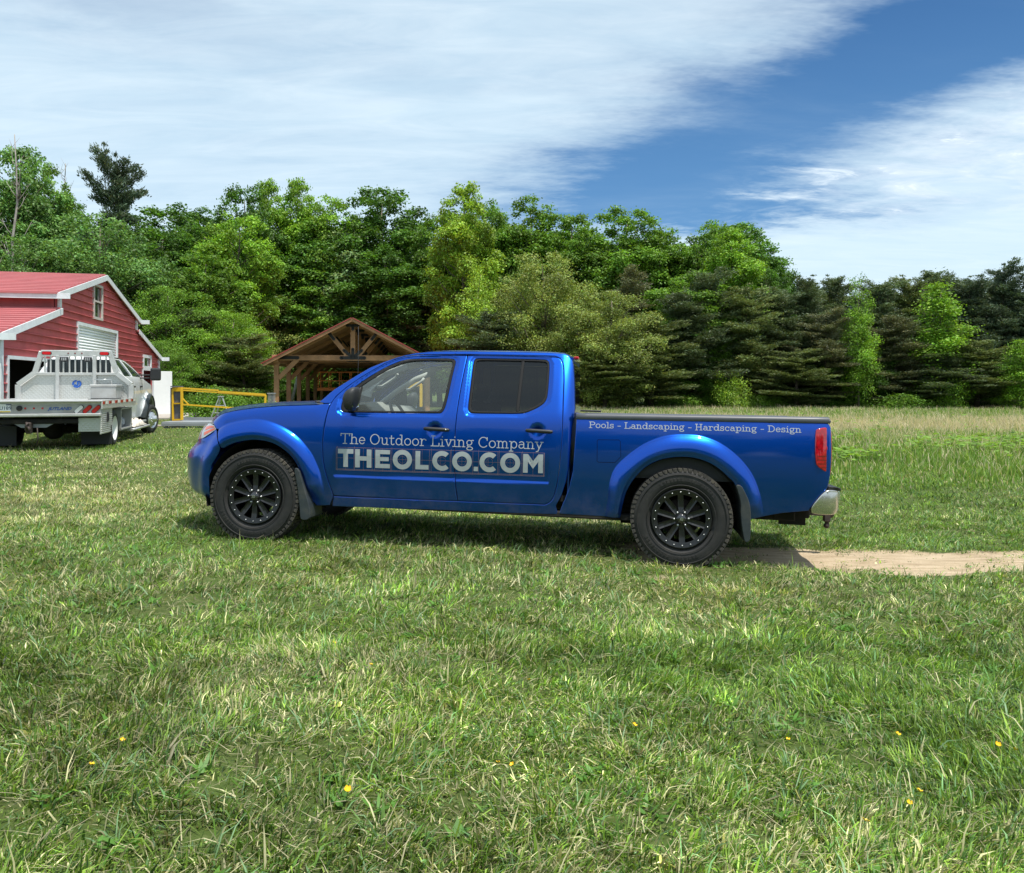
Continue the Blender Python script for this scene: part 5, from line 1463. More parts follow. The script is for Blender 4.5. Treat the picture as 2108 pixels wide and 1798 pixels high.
for sg in (-1, 1):
    r1 = roof_slab(C_, 5.33, C_ + sg * 5.22, 4.135); r2 = roof_slab(C_ + sg * 4.86, 3.705, C_ + sg * 9.38, 2.70)
    for r_, (x0, z0, x1, z1) in ((r1, (C_, 5.33, C_ + sg * 5.22, 4.135)), (r2, (C_ + sg * 4.86, 3.705, C_ + sg * 9.38, 2.70))):
        b = MB(); b.bar((x0, -OH - .02, z0 - .09), (x1, -OH - .02, z1 - .09), .04, .20, up=(0, 1, 0)) if False else None
        d = Vector((x1 - x0, 0, z1 - z0)).normalized()
        b.prism([(x0, -OH - .03, z0 + .03), (x1, -OH - .03, z1 + .03), (x1, -OH - .03, z1 - .16), (x0, -OH - .03, z0 - .16)], (0, .028, 0)); b.build('rake_trim', M_TRIM, r_)
        b = MB(); b.box((x1 + sg * .02, 6.5, z1 - .07), (.04, 13.9, .17)); b.build('eave_fascia', M_TRIM, r_)
b = MB(); b.box((4.22, 6.8, 3.88), (.06, 13.4, .62)); b.box((13.92, 6.8, 3.88), (.06, 13.4, .62)); b.box((-.13, 6.8, 1.37), (.06, 13.4, 2.74)); b.box((18.27, 6.8, 1.37), (.06, 13.4, 2.74)); b.box((C_, 13.4, 1.4), (18.3, .06, 2.8))
for k in range(3):
    for x in (4.18, 13.96): b.box((x, 6.8, 3.7 + k * .16), (.03, 13.2, .02))
b.build('side_walls', M_RED, barn)
b = MB(); b.box((C_, 6.8, .01), (18.2, 13.3, .02)); b.box((5.3, 4, 1.6), (.06, 7.8, 3.2)); b.box((12, 4, 1.6), (.06, 7.8, 3.2)); b.build('barn_floor', M_INDARK, barn)
# openings
frame_of('garage_opening_trim', .38, .02, 4.6, 2.10, .09, M_TRIM, barn, bottom=False)
rd_ = MB()
zz = 1.62
while zz < 3.38: rd_.tube([(6.08, .05, zz), (10.75, .05, zz)], .052, 8); zz += .096
zz = .02
while zz < 1.62: rd_.tube([(6.08, .05, zz), (10.75, .05, zz)], .052, 8); zz += .096
rdo = rd_.build('roller_door', M_WHITE, barn); frame_of('door_trim', 6.08, .02, 10.75, 3.36, .11, M_TRIM, barn, bottom=False)
w1 = frame_of('upper_window', 7.84, 3.78, 8.76, 4.84, .085, M_BEIGE, barn)
b = MB(); b.box((8.3, -.03, 4.32), (.92, .05, .06)); b.build('sash_bar', M_BEIGE, w1)
b = MB(); b.box((8.3, .03, 4.31), (.94, .02, 1.08)); b.build('pane', M_PANE, w1)
w2 = frame_of('small_window', 15.2, 2.24, 16.5, 2.60, .13, M_TRIM, barn); b = MB(); b.box((15.85, .03, 2.42), (1.32, .02, .38)); b.build('pane', M_PANE, w2)
frame_of('doorway_trim', 15.05, .02, 17.0, 2.05, .07, M_TRIM, barn, bottom=False)
lf_ = MB(); e = Vector((17.05, -.05, 0)); dl = Vector((.80, -.62, 0)).normalized(); lf_.bar(e + Vector((0, 0, 1.05)), e + dl * 1.02 + Vector((0, 0, 1.05)), .05, 1.98, bevel=.006)
leaf = lf_.build('barn_door', M_WHITE, barn); b = MB(); b.sphere(e + dl * .95 + Vector((.02, -.05, 1.0)), .04); b.build('door_knob', M_BOLT, leaf)
tag(leaf, 'open white door leaf')
# hoses hung inside
hs_ = MB()
for k in range(9):
    cx_, cy_, cz_, r_ = 1.3 + rng.normal(0, .45), 1.4 + rng.normal(0, .3), 1.25 + rng.normal(0, .15), rng.uniform(.25, .5)
    hs_.tube([(cx_ + r_ * math.cos(t), cy_ + .1 * math.sin(2 * t + k), cz_ + r_ * 1.1 * math.sin(t)) for t in np.linspace(0, 6.28, 22)], .018, 6, cap=False)
ho = hs_.build('hose_coil', mat("brown_hose", (.12, .075, .05), .7), None); ho.matrix_world = BM; tag(ho, 'tangle of brown hose hanging in the dark garage opening of the barn', 'hose')
# concrete strip in front of the barn door
b = MB(); b.box((15.9, -1.1, .03), (5.5, 2.0, .10), .01); o = b.build('concrete_apron', mat("old_concrete", (.40, .37, .33), .85, var=.15, vscale=3)); o.matrix_world = BM; tag(o, kind='structure')
b = MB(); b.bar((-16.2, 27.6, .13), (-10.3, 25.2, .13), .22, .07, bevel=.01); o = b.build('timber_beam', mat("weathered_wood", (.42, .36, .29), .85, var=.2, vscale=6)); tag(o, 'long weathered timber lying on the grass beside the barn', 'beam')

# ------------------------------------------------------------------ silver flatbed truck
FD = Vector((-.252, .968, 0)).normalized()
FM = frame((-8.1, 15.9, 0), FD)
fb = empty('flatbed_truck', FM, 'white flatbed truck with aluminium bed and rack, parked before the red barn', 'truck')
M_ALU = mat("aluminium", (.62, .62, .61), .38, metal=.55, var=.10, vscale=5, dirt=(.42, .38, .32), dirt_scale=5, dirt_amt=.4, rvar=.1)
M_ALUD = mat("aluminium_dull", (.42, .42, .41), .5, metal=.5, var=.12, vscale=4, dirt=(.30, .27, .22), dirt_amt=.5)
M_WPAINT = mat("white_paint", (.78, .79, .80), .3, coat=.8, dirt=(.50, .42, .32), dirt_scale=2.5, dirt_amt=.45)
M_REDR = mat("red_reflector", (.55, .01, .015), .25, coat=.8); M_WREF = mat("white_reflector", (.75, .72, .68), .3)
M_LOGO = mat("blue_logo", (.02, .10, .42), .4)
GZ = .145; BW = 2.38
def plate_mat(name, col, metal=.5):
    """tread plate: small raised lozenges on a grid"""
    m = mat(name, col, .42, metal=metal, dirt=(.36, .33, .28), dirt_amt=.35); n = NT(m.node_tree); b = m.node_tree.nodes['Principled BSDF']
    tc = n.add('ShaderNodeTexCoord'); mp = n.add('ShaderNodeMapping'); n.l.new(tc.outputs['Object'], mp.inputs[0]); mp.inputs['Rotation'].default_value = (R(45), 0, 0)
    v = n.add('ShaderNodeTexVoronoi'); v.inputs['Scale'].default_value = 17; v.inputs['Randomness'].default_value = 0; n.l.new(mp.outputs[0], v.inputs['Vector'])
    bn = n.add('ShaderNodeBump'); bn.inputs['Strength'].default_value = .6; bn.inputs['Distance'].default_value = .01; bn.invert = True; n.l.new(n.maprange(v.outputs['Distance'], .1, .35), bn.inputs['Height']); n.l.new(bn.outputs[0], b.inputs['Normal'])
    return m
M_PLATE = plate_mat("tread_plate", (.55, .56, .54))
b = MB(); b.box((1.65, BW / 2, 1.10), (3.26, BW - .02, .05), .005); deck = b.build('bed_deck', M_ALU, fb)
b = MB(); b.box((-.02, BW / 2, 1.128), (.10, BW + .02, .024), .004); b.box((.035, BW / 2, .985), (.02, BW, .25)); b.box((-.02, BW / 2, .862), (.10, BW + .02, .062), .008); tail = b.build('rear_panel', M_ALUD, fb)
b = MB(); b.box((-.075, BW / 2, .866), (.012, BW, .045), .003); b.build('bright_lip', M_ALU, tail)
for far in (0, 1):
    y0 = -.012 if not far else BW + .012
    b = MB(); b.box((1.66, y0, 1.06), (3.32, .03, .17), .004); rail = b.build('side_rail', M_ALU, fb)
    for k in range(12):
        b = MB(); b.box((.12 + k * .275, y0 + (-.018 if not far else .018), 1.095), (.20 if k % 2 == 0 and k else .16, .006, .055)); b.build('reflector', M_REDR if k % 2 == 0 else M_WREF, rail)
def oval(cx, cz, L, r, tilt, y_or_x, m, parent, plane='x', name='lamp', th=.02, rimw=.012):
    b = MB(); pts = []
    for k in range(28):
        t = 2 * math.pi * k / 28; px = r * math.cos(t) + (L / 2 - r) * (1 if math.cos(t) > 0 else -1); pz = r * math.sin(t)
        pts.append((px * math.cos(tilt) - pz * math.sin(tilt), px * math.sin(tilt) + pz * math.cos(tilt)))
    P = [(y_or_x, cx + p[0], cz + p[1]) for p in pts]; b.prism(P, (-th, 0, 0)); o = b.build(name, m, parent, bevel=.004)
    b = MB(); P2 = [(y_or_x + .004, cx + p[0] * 1.14, cz + p[1] * 1.14 + 0) for p in pts]; b.prism(P2, (-th * .75, 0, 0)); b.build('lamp_gasket', M_RUBBER, o); return o
M_TLW = mat("white_lamp", (.80, .80, .78), .2, coat=.8)
for cy, m_ in ((.40, M_TLW), (.25, M_REDR), (.09, M_REDR)):
    for yy, sgn in ((cy, -1), (BW - cy, 1)): oval(yy, .972, .185, .036, sgn * R(45) if True else 0, .022, m_, tail, name='tail_lamp')
for yy in (1.34, 1.19, 1.04):
    b = MB(); b.sphere((.022, yy, .997), .020, 12, 8); b.build('marker_lamp', M_REDR, tail)
b = MB(); b.lathe([(0, .0001), (.0, .05), (.03, .055)], 14, 'x', (.0, 1.44, .999)); b.build('socket', M_BLACKPL, tail)
LM = lambda y, z: Matrix(((0, 0, -1, .018), (-1, 0, 0, y), (0, 1, 0, z), (0, 0, 0, 1)))
sans_text("JUTLAND", .082, LM(.74, .985), M_LOGO, tail, shear=.35, bold=.0015, extrude=.002, sx=1.15)
plt = MB(); plt.box((.012, 1.74, 1.005), (.012, .31, .155), .004); plt = plt.build('number_plate', M_WHITE, tail)
b = MB(); b.box((.004, 1.74, .937), (.004, .30, .02)); b.build('plate_band', mat("yellow_band", (.75, .55, .05), .5), plt)
b = MB(); b.box((.004, 1.62, 1.068), (.004, .09, .018)); b.build('plate_band', mat("navy_band", (.02, .04, .15), .5), plt)
sans_text("-U189", .095, Matrix(((0, 0, -1, .003), (-1, 0, 0, 1.69), (0, 1, 0, 1.0), (0, 0, 0, 1))), mat("plate_ink", (.03, .05, .12), .6), plt, extrude=.001)
# under the tail
b = MB(); b.box((.50, .215, .665), (.86, .41, .27)); ub = b.build('under_box', M_PLATE, fb)
b = MB()
for k in range(13): b.box((.51, .004, .50 + k * .0385), (.90, .022, .024), .004)
b.box((.51, .02, .735), (.92, .02, .52)); sb = b.build('slatted_box', M_ALU, fb)
b = MB(); b.box((.52, -.018, .80), (.10, .02, .20), .008); b.box((.52, -.030, .80), (.03, .02, .13), .006); b.build('latch', M_BLACKPL, sb)
b = MB(); b.box((.1, 1.25, .74), (.14, 1.66, .09), .01); hb = b.build('hitch_bar', M_DARK, fb)
b = MB(); b.prism([(.06, .85, .70), (.06, 1.55, .70), (.06, 1.42, .62), (.06, .98, .62)], (.03, 0, 0)); b.build('hitch_plate', mat("grey_steel", (.28, .29, .31), .5, metal=.4), hb)
b = MB(); b.box((-.02, 1.26, .62), (.16, .10, .22), .02); b.sphere((-.10, 1.26, .60), .055); b.tube([(-.06, 1.26, .70), (-.16, 1.26, .72), (-.20, 1.26, .66), (-.15, 1.26, .60)], .025, 8); b.tube([(-.02, 1.12, .62), (-.04, 1.10, .42), (-.02, 1.13, .30)], .012, 6); b.build('pintle_hook', M_RUST, hb)
for y in (.07, BW - .55): 
    b = MB(); b.box((.86, y + .20, .42), (.02, .58, .40), .006); b.build('mud_flap', M_BLACKPL, fb)
b = MB()
for y in (.78, BW - .78): b.box((3.4, y, .80), (6.6, .10, .20), .01)
b.tube([(1.33, .3, .53), (1.33, BW - .3, .53)], .08, 10); b.sphere((1.33, BW / 2, .53), .22); b.tube([(6.0, .3, .53), (6.0, BW - .3, .53)], .07, 8); b.box((2.2, 1.6, .66), (.9, .5, .35), .05); b.box((5.2, BW / 2, .62), (1.8, .8, .4), .05)
b.build('chassis', M_DARK, fb)
def far_wheel(name, x, y, dish=.06, steer=0.0, dual=False, flip=False):
    w = bpy.data.objects.new(name, None); COL.objects.link(w); w.parent = fb
    w.matrix_local = Matrix.Translation((x, y, .53)) @ Matrix.Rotation(steer + (math.pi if flip else 0), 4, 'Z')
    b = MB(); Rr = .385
    for k in range(2 if dual else 1):
        o_ = k * .30; b.lathe([(o_ + .02, .258), (o_, .275), (o_ - .006, .31), (o_ + .004, .35), (o_ + .025, Rr - .008), (o_ + .05, Rr), (o_ + .17, Rr), (o_ + .20, Rr - .01), (o_ + .22, .34), (o_ + .21, .27), (o_ + .19, .255)], 44)
    t = b.build('tyre', M_TYRE, w)
    b = MB()
    if dual: b.lathe([(.0, .258), (.0, .245), (.12, .225), (.16, .19), (.165, .10), (.13, .09), (.06, .085), (.055, .0001)], 40)
    else: b.lathe([(.005, .258), (.0, .245), (.03, .235), (.045, .21), (.0, .17), (-.035, .12), (-.04, .085), (-.10, .08), (-.115, .0001)], 40)
    for k in range(10 if not dual else 8):
        a = 2 * math.pi * k / (10 if not dual else 8); yy = -.03 if not dual else .15
        b.sphere((.125 * math.cos(a) if not dual else .15 * math.cos(a), yy, .125 * math.sin(a) if not dual else .15 * math.sin(a)), .016, 8, 6)
    r_ = b.build('rim', M_BOLT if not dual else mat("white_rim", (.72, .72, .70), .4, dirt=(.4, .36, .3), dirt_amt=.4) if "white_rim" not in bpy.data.materials else bpy.data.materials["white_rim"], w)
    if not dual:
        b = MB()
        for k in range(5):
            a = 2 * math.pi * k / 5 + .3; b.tube([(.19 * math.cos(a), .0145, .19 * math.sin(a)), (.19 * math.cos(a), .020, .19 * math.sin(a))], .028, 12)
        b.build('rim_hole', M_RUBBER, r_)
far_wheel('rear_wheel', 1.33, .02, dual=True); far_wheel('rear_wheel', 1.33, BW - .02, dual=True, flip=True)
far_wheel('front_wheel', 6.0, .05, steer=R(-16)); far_wheel('front_wheel', 6.0, BW - .1, steer=R(-16), flip=True)
# open tool box ahead of the rear wheel
b = MB(); b.box((2.55, .50, .69), (1.16, .04, .48)); b.box((2.0, .26, .69), (.04, .46, .48)); b.box((3.13, .26, .69), (.04, .46, .48)); b.box((2.56, .26, .47), (1.16, .48, .03)); b.box((2.56, .26, .92), (1.16, .48, .03)); tb = b.build('tool_box', M_ALUD, fb)
b = MB(); b.box((2.3, .2, .62), (.2, .2, .26), .03, Matrix.Rotation(.3, 3, 'X')); b.box((2.75, .25, .60), (.3, .25, .2), .05); b.build('tools', mat("grey_junk", (.30, .31, .34), .7, var=.5, vscale=12), tb)
b = MB(); b.box((4.0, .12, .40), (2.0, .26, .05), .012); b.tube([(3.0, .0, .40), (5.2, .0, .40)], .03, 8); b.box((4.9, .12, .52), (.9, .05, .04)); stp = b.build('running_board', M_ALU, fb)
# crumpled pale sack on the step
P = []
for i in range(13):
    t = i / 12; P.append([(3.25 + 1.5 * t + .03 * math.sin(j * 2.1 + i), .12 + .13 * math.cos(a) + .015 * math.sin(i * 2.2 + j), .45 + (.03 + .15 * math.sin(t * math.pi) ** .6) * max(0, math.sin(a)) * (.8 + .35 * math.sin(i * 1.9 + j * 1.3))) for j, a in enumerate(np.linspace(-.1, math.pi + .1, 11))])
b = MB(); b.grid(P); sk = b.build('sack', mat("pale_canvas", (.62, .55, .47), .85, var=.2, vscale=8), None); sk.matrix_world = FM; tag(sk, 'crumpled pale canvas sack lying on the running board of the white flatbed truck', 'sack')
# headache rack
RX = 2.92
b = MB()
for pts in ([(2.34, 1.12), (2.34, 1.45), (2.00, 1.72), (1.86, 2.20)], [(.0, 1.12), (.0, 1.45), (.31, 1.72), (.46, 2.20)]):
    for p, q in zip(pts[:-1], pts[1:]): b.bar((RX, p[0], p[1]), (RX, q[0], q[1]), .11, .075, up=(1, 0, 0), bevel=.006)
b.box((RX, 1.155, 2.165), (.10, 1.44, .14), .01); b.box((RX, 1.155, 1.70), (.08, 1.66, .055), .004)
for y in (1.535, .77): b.box((RX - .02, y, 1.62), (.09, .075, 1.00), .006)
rack = b.build('headache_rack', M_ALU, fb)
b = MB()
for y in (1.80, 1.68, 1.42, 1.295, 1.175, 1.05, .93, .655, .535): 
    top = 2.1 if y not in (1.42, .93) else 1.97
    b.box((RX, y, (1.72 + top) / 2), (.03, .028, top - 1.72))
b.build('rack_bar', M_ALU, rack)
b = MB(); b.prism([(RX + .03, 2.30, 1.12), (RX + .03, 2.30, 1.44), (RX + .03, 1.98, 1.69), (RX + .03, .34, 1.69), (RX + .03, .04, 1.44), (RX + .03, .04, 1.12)], (.015, 0, 0)); b.build('punched_panel', M_PLATE, rack)
for y in (1.75, .56): oval(y, 2.165, .18, .034, 0, RX - .05, M_REDR, rack, name='rack_lamp')
for y in (1.31, 1.17, 1.03): b = MB(); b.sphere((RX - .05, y, 2.165), .018, 10, 8); b.build('marker_lamp', M_LENS_D, rack)
for y in (1.40, .91):
    b = MB(); b.box((RX - .03, y, 2.035), (.07, .17, .10), .01); wl = b.build('work_light', M_BLACKPL, rack)
    b = MB()
    for k in (-1, 0, 1): b.box((RX - .068, y + k * .04, 2.035), (.006, .026, .06), .002)
    b.build('light_lens', M_LENS_C, wl)
b = MB()
def annulus(b, c, r0, r1, a0, a1, n=24, x=RX + .012):
    A = [(x, c[0] - r1 * math.cos(R(a0 + (a1 - a0) * i / n)), c[1] + r1 * .92 * math.sin(R(a0 + (a1 - a0) * i / n))) for i in range(n + 1)]
    B_ = [(x, c[0] - r0 * math.cos(R(a0 + (a1 - a0) * i / n)), c[1] + r0 * .92 * math.sin(R(a0 + (a1 - a0) * i / n))) for i in range(n + 1)]
    b.grid([A, B_])
annulus(b, (1.15, 1.47), .058, .098, 95, 200); annulus(b, (1.15, 1.47), .058, .098, 215, 420)
b.box((RX + .01, 1.13, 1.49), (.004, .035, .10)); annulus(b, (1.16, 1.46), .015, .045, 180, 360)
b.build('round_logo', M_LOGO, rack)
# dull box with a handle on the deck
bx = MB(); bx.box((2.55, .45, 1.27), (.55, .52, .27), .012); bx.box((2.55, .45, 1.43), (.58, .56, .05), .01); bxo = bx.build('cargo_box', M_ALUD, None); bxo.matrix_world = FM; tag(bxo, 'dull metal lidded box standing on the bed of the flatbed truck', 'box')
b = MB(); b.tube([(2.30, .63, 1.44), (2.30, .63, 1.57), (2.30, .29, 1.57), (2.30, .29, 1.44)], .010, 6); b.build('handle', M_BOLT, bxo)
b = MB(); b.box((2.55, .45, 1.125), (.62, .62, .02)); mt_ = b.build('box_mat', M_DARK, bxo)
# cab
def cabf(U, W, bed=False):
    U = np.asarray(U, float); W = np.asarray(W, float)
    v = .20 + .42 * softp(W - 1.60, .03) + .15 * np.clip(W - 1.1, -1, 1) ** 2
    v = v + .5 * (1 - np.sqrt(1 - np.clip((U - 6.75) / .62, 0, .96) ** 2))
    r = np.hypot(U - 6.0, W - .55); v = v - .11 * sst((.72 - r) / .12)
    return v
def cabn(U, W, bed=False):
    e = .003; du = (cabf(U + e, W) - cabf(U - e, W)) / (2 * e); dw = (cabf(U, W + e) - cabf(U, W - e)) / (2 * e)
    n = np.stack([du, -np.ones_like(du), dw], -1); return n / np.linalg.norm(n, axis=-1, keepdims=True)
def cpanel(name, out, m, parent, holes=(), **k):
    global HALF
    h0 = HALF; HALF = BW / 2
    r = panel(name, out, m, parent, holes=holes, fn=cabf, nrm=cabn, **k); HALF = h0; return r
ARC = [(6.0 + .60 * math.cos(t), .55 + .60 * math.sin(t)) for t in np.linspace(.05, math.pi - .05, 16)]
cpanel('fender', [(5.42, .62)] + ARC[::-1][0:16] + [(7.15, .60), (7.34, .75), (7.34, 1.10), (7.24, 1.28), (6.9, 1.42), (6.2, 1.52), (5.75, 1.60), (5.62, 1.3), (5.50, .9)], M_WPAINT, fb, step=.06, gap=.004, smooth=0)
cpanel('wheel_flare', [(5.28, .60), (5.36, .80), (5.50, 1.0), (5.72, 1.16), (6.0, 1.22), (6.28, 1.16), (6.5, 1.0), (6.64, .80), (6.70, .60)] + ARC, M_FLAP, fb, step=.05, gap=0, smooth=0, off=-.03)
W1 = [(3.55, 1.66), (3.60, 2.0), (3.72, 2.045), (4.28, 2.04), (4.42, 1.66)]; W2 = [(4.56, 1.66), (4.44, 2.03), (4.75, 2.0), (5.15, 1.86), (5.62, 1.64)]
dr1, dr1f = cpanel('rear_door', [(3.42, .62), (4.49, .60), (4.49, 1.60), (4.36, 2.08), (3.62, 2.09), (3.46, 1.9)], M_WPAINT, fb, holes=[W1], step=.07, gap=.005, smooth=0)
dr2, dr2f = cpanel('front_door', [(4.49, .60), (5.40, .62), (5.50, .9), (5.62, 1.3), (5.75, 1.60), (5.25, 1.90), (4.80, 2.05), (4.36, 2.08), (4.49, 1.60)], M_WPAINT, fb, holes=[W2], step=.07, gap=.005, smooth=0)
for d_, w_ in (((dr1, dr1f), W1), ((dr2, dr2f), W2)):
    n_, f_ = cpanel('window_pane', w_, M_PANE, None, step=.2, gap=-.01, smooth=0, off=.02, roll=0, flange=0); n_.parent = d_[0]; f_.parent = d_[1]
for x_ in (4.30, 5.20):
    b = MB(); b.box((x_, .19, 1.40), (.16, .04, .05), .012); b.build('door_handle', M_BLACKPL, dr1 if x_ < 5 else dr2)
b = MB()
P = []
for x, z in ((3.36, .62), (3.34, 1.6), (3.42, 2.02), (3.62, 2.10), (4.36, 2.115), (4.80, 2.08), (5.25, 1.93)):
    y0 = float(cabf(np.array([x]), np.array([z]))[0]) + (.0 if z < 2 else .01); P.append([(x - (.0), y0 + (BW - 2 * y0) * t, z + .05 * math.sin(t * math.pi) * (1 if z > 2 else 0)) for t in np.linspace(0, 1, 9)])
b.grid(P); b.build('cab_shell', M_WPAINT, fb)
P = []
for x, z in ((5.25, 1.93), (5.77, 1.60)):
    y0 = float(cabf(np.array([x]), np.array([z]))[0]) + .01; P.append([(x + .12 * math.sin(t * math.pi), y0 + (BW - 2 * y0) * t, z) for t in np.linspace(0, 1, 9)])
b = MB(); b.grid(P); b.build('windshield', M_PANE, fb)
P = []
for x, z in ((5.77, 1.60), (6.2, 1.53), (6.9, 1.43), (7.24, 1.29), (7.36, 1.08), (7.36, .62)):
    y0 = float(cabf(np.array([min(x, 7.3)]), np.array([z]))[0]) + .01; P.append([(x + .12 * math.sin(t * math.pi), y0 + (BW - 2 * y0) * t, z + .06 * math.sin(t * math.pi)) for t in np.linspace(0, 1, 9)])
b = MB(); b.grid(P); b.build('hood', M_WPAINT, fb)
b = MB(); b.box((3.33, BW / 2, 1.86), (.02, 1.35, .36), .01); b.build('rear_window', M_PANE, fb)
for far in (0, 1):
    s_ = lambda y: y if not far else BW - y
    b = MB(); b.box((5.35, s_(-.13), 1.72), (.14, .25, .33), .04, seg=2); mr = b.build('side_mirror', M_BLACKPL, fb)
    b = MB(); b.box((5.40, s_(.14), 1.70), (.05, .34, .035), .006); b.box((5.40, s_(.14), 1.62), (.05, .34, .035), .006); b.build('mirror_arm', M_BLACKPL, mr)
b = MB(); b.tube([(5.7, 1.95, 1.6), (5.7, 1.95, 2.35)], .008, 6); b.build('antenna', M_BLACKPL, fb)

# ------------------------------------------------------------------ timber pavilion
PM = frame((-10.55, 34.96, 0), (.993, .122, 0))
M_WOOD = mat("pavilion_timber", (.36, .19, .095), .75, var=.28, vscale=2.2, bump=.15, bscale=30)
M_WOODD = mat("pavilion_boards", (.30, .155, .07), .8, var=.35, vscale=1.6)
M_PLATEB = mat("black_steel_plate", (.012, .012, .013), .5)
pav = empty('pavilion', PM, 'open timber-frame pavilion with a red metal gable roof behind the pickup', 'pavilion')
bays = 6; SP = 3.5
for k in range(bays):
    y = k * SP
    for x in (.34, 6.86):
        b = MB(); b.box((x, y, 1.15), (.20, .20, 2.32), .008); b.build('post', M_WOOD, pav)
    # truss
    b = MB(); b.box((3.6, y, 2.60), (6.9, .15, .235), .008)
    b.bar((.34, y, 2.52), (3.6, y, 4.20), .15, .20, bevel=.006); b.bar((6.86, y, 2.52), (3.6, y, 4.20), .15, .20, bevel=.006)
    b.box((3.6, y, 3.36), (.21, .148, 1.45), .006); b.bar((3.34, y, 2.74), (2.62, y, 3.62), .146, .19, bevel=.006); b.bar((3.86, y, 2.74), (4.58, y, 3.62), .146, .19, bevel=.006)
    tr = b.build('truss', M_WOOD, pav)
    b = MB(); b.box((.34, y + .002, 2.36), (.26, .14, .14), .006); b.build('post_cap', M_WOOD, tr)
    for q in ((.42, 1.22), (6.78, 5.98)): b = MB(); b.bar((q[0], y, 1.70), (q[1], y, 2.52), .13, .19, bevel=.006); b.build('knee_brace', M_WOOD, tr)
    b = MB()
    def pl(p, q, w=.13):
        p = Vector(p); q = Vector(q); b.bar(p, q, .012, w); b.tube([p, p + Vector((0, -.006, 0))], w / 2, 12); b.tube([q, q + Vector((0, -.006, 0))], w / 2, 12)
    yy = y - .082
    pl((3.10, yy, 2.60), (4.10, yy, 2.60), .15); pl((3.6, yy - .002, 2.62), (3.6, yy - .002, 2.98)); pl((3.56, yy - .004, 2.64), (3.22, yy - .004, 2.93)); pl((3.64, yy - .006, 2.64), (3.98, yy - .006, 2.93))
    pl((.55, yy, 2.60), (1.25, yy, 2.60), .14); pl((6.65, yy, 2.60), (5.95, yy, 2.60), .14); pl((2.78, yy, 3.42), (2.58, yy, 3.67)); pl((4.42, yy, 3.42), (4.62, yy, 3.67)); pl((3.6, yy, 3.86), (3.6, yy, 4.02)); pl((3.35, yy, 4.02), (3.85, yy, 4.02), .12)
    b.build('steel_plate', M_PLATEB, tr)
LY = (bays - 1) * SP
for x, z in ((.34, 2.47), (6.86, 2.47)):
    b = MB(); b.box((x, LY / 2, z), (.16, LY + .6, .18), .006); b.build('eave_beam', M_WOOD, pav)
for sg in (-1, 1):
    x0, z0, x1, z1 = 3.6, 4.27, 3.6 + sg * 3.74, 2.31
    d = Vector((x1 - x0, 0, z1 - z0)).normalized(); n = Vector((-d.z * sg, 0, d.x * sg)); n = n if n.z > 0 else -n
    b = MB()
    k = 0; L = (Vector((x1, 0, z1)) - Vector((x0, 0, z0))).length
    while k < L - .01:
        a = Vector((x0, 0, z0)) + d * (k + .004); c = Vector((x0, 0, z0)) + d * min(L, k + .141)
        b.prism([(a.x, -.55, a.z), (c.x, -.55, c.z), (c.x + n.x * .03, -.55, c.z + n.z * .03), (a.x + n.x * .03, -.55, a.z + n.z * .03)], (0, LY + 1.1, 0)); k += .145
    bo = b.build('roof_boards', M_WOODD, pav)
    b = MB(); a = Vector((x0, 0, z0)) + n * .034; c = Vector((x1, 0, z1)) + n * .034 + d * .06
    b.prism([(a.x, -.62, a.z), (c.x, -.62, c.z), (c.x + n.x * .035, -.62, c.z + n.z * .035), (a.x + n.x * .035, -.62, a.z + n.z * .035)], (0, LY + 1.24, 0))
    k = .15
    b.build('metal_roof', mat("pavilion_red_metal", (.36, .055, .05), .4, metal=.1, coat=.3) if sg < 0 else bpy.data.materials["pavilion_red_metal"], pav)
    b = MB(); a = Vector((x0, 0, z0)) - n * .09; c = Vector((x1, 0, z1)) - n * .09
    b.prism([(a.x, -.585, a.z), (c.x, -.585, c.z), (c.x + n.x * .12, -.585, c.z + n.z * .12), (a.x + n.x * .12, -.585, a.z + n.z * .12)], (0, .034, 0)); b.build('barge_board', M_WOOD, pav)
b = MB(); b.box((3.6, LY / 2, .02), (7.0, LY + .8, .10), .01); b.build('pavilion_slab', mat("slab_concrete", (.36, .34, .31), .85, var=.1), pav)

# orange lift cage behind the pavilion
lm = mat("orange_paint", (.60, .17, .02), .45, dirt=(.25, .1, .03), dirt_amt=.3)
lift = empty('scissor_lift', Matrix.Translation((-9.35, 43.5, 0)) , 'orange scissor lift with a railed platform standing under the pavilion roof', 'lift')
lift.matrix_world = frame((-8.6, 40.5, 0), (.993, .122, 0))
b = MB()
for z in (1.25, 1.62, 2.05):
    for y in (0, 1.0): b.bar((-1.1, y, z), (1.5, y, z), .045)
    for x in (-1.1, 1.5): b.bar((x, 0, z), (x, 1.0, z), .045)
for x in np.linspace(-1.1, 1.5, 6):
    for y in (0, 1.0): b.bar((x, y, 1.2), (x, y, 2.05), .045)
b.build('guard_rail', lm, lift)
b = MB(); b.box((.2, .5, 1.18), (2.7, 1.1, .12), .01); b.build('platform', lm, lift)
b = MB()
for y in (.15, .85):
    for z0 in (.45, .8): b.bar((-.9, y, z0), (1.3, y, z0 + .33), .05, .09); b.bar((1.3, y, z0), (-.9, y, z0 + .33), .05, .09)
b.build('scissor_arm', M_DARK, lift)
b = MB(); b.box((.2, .5, .32), (2.4, 1.0, .28), .03); b.build('lift_base', lm, lift)
for x in (-.7, 1.1):
    for y in (-.02, .92): b = MB(); b.lathe([(0, .0001), (0, .17), (.1, .17), (.1, .0001)], 20, 'y', (x, y, .17)); b.build('wheel', M_RUBBER, lift)

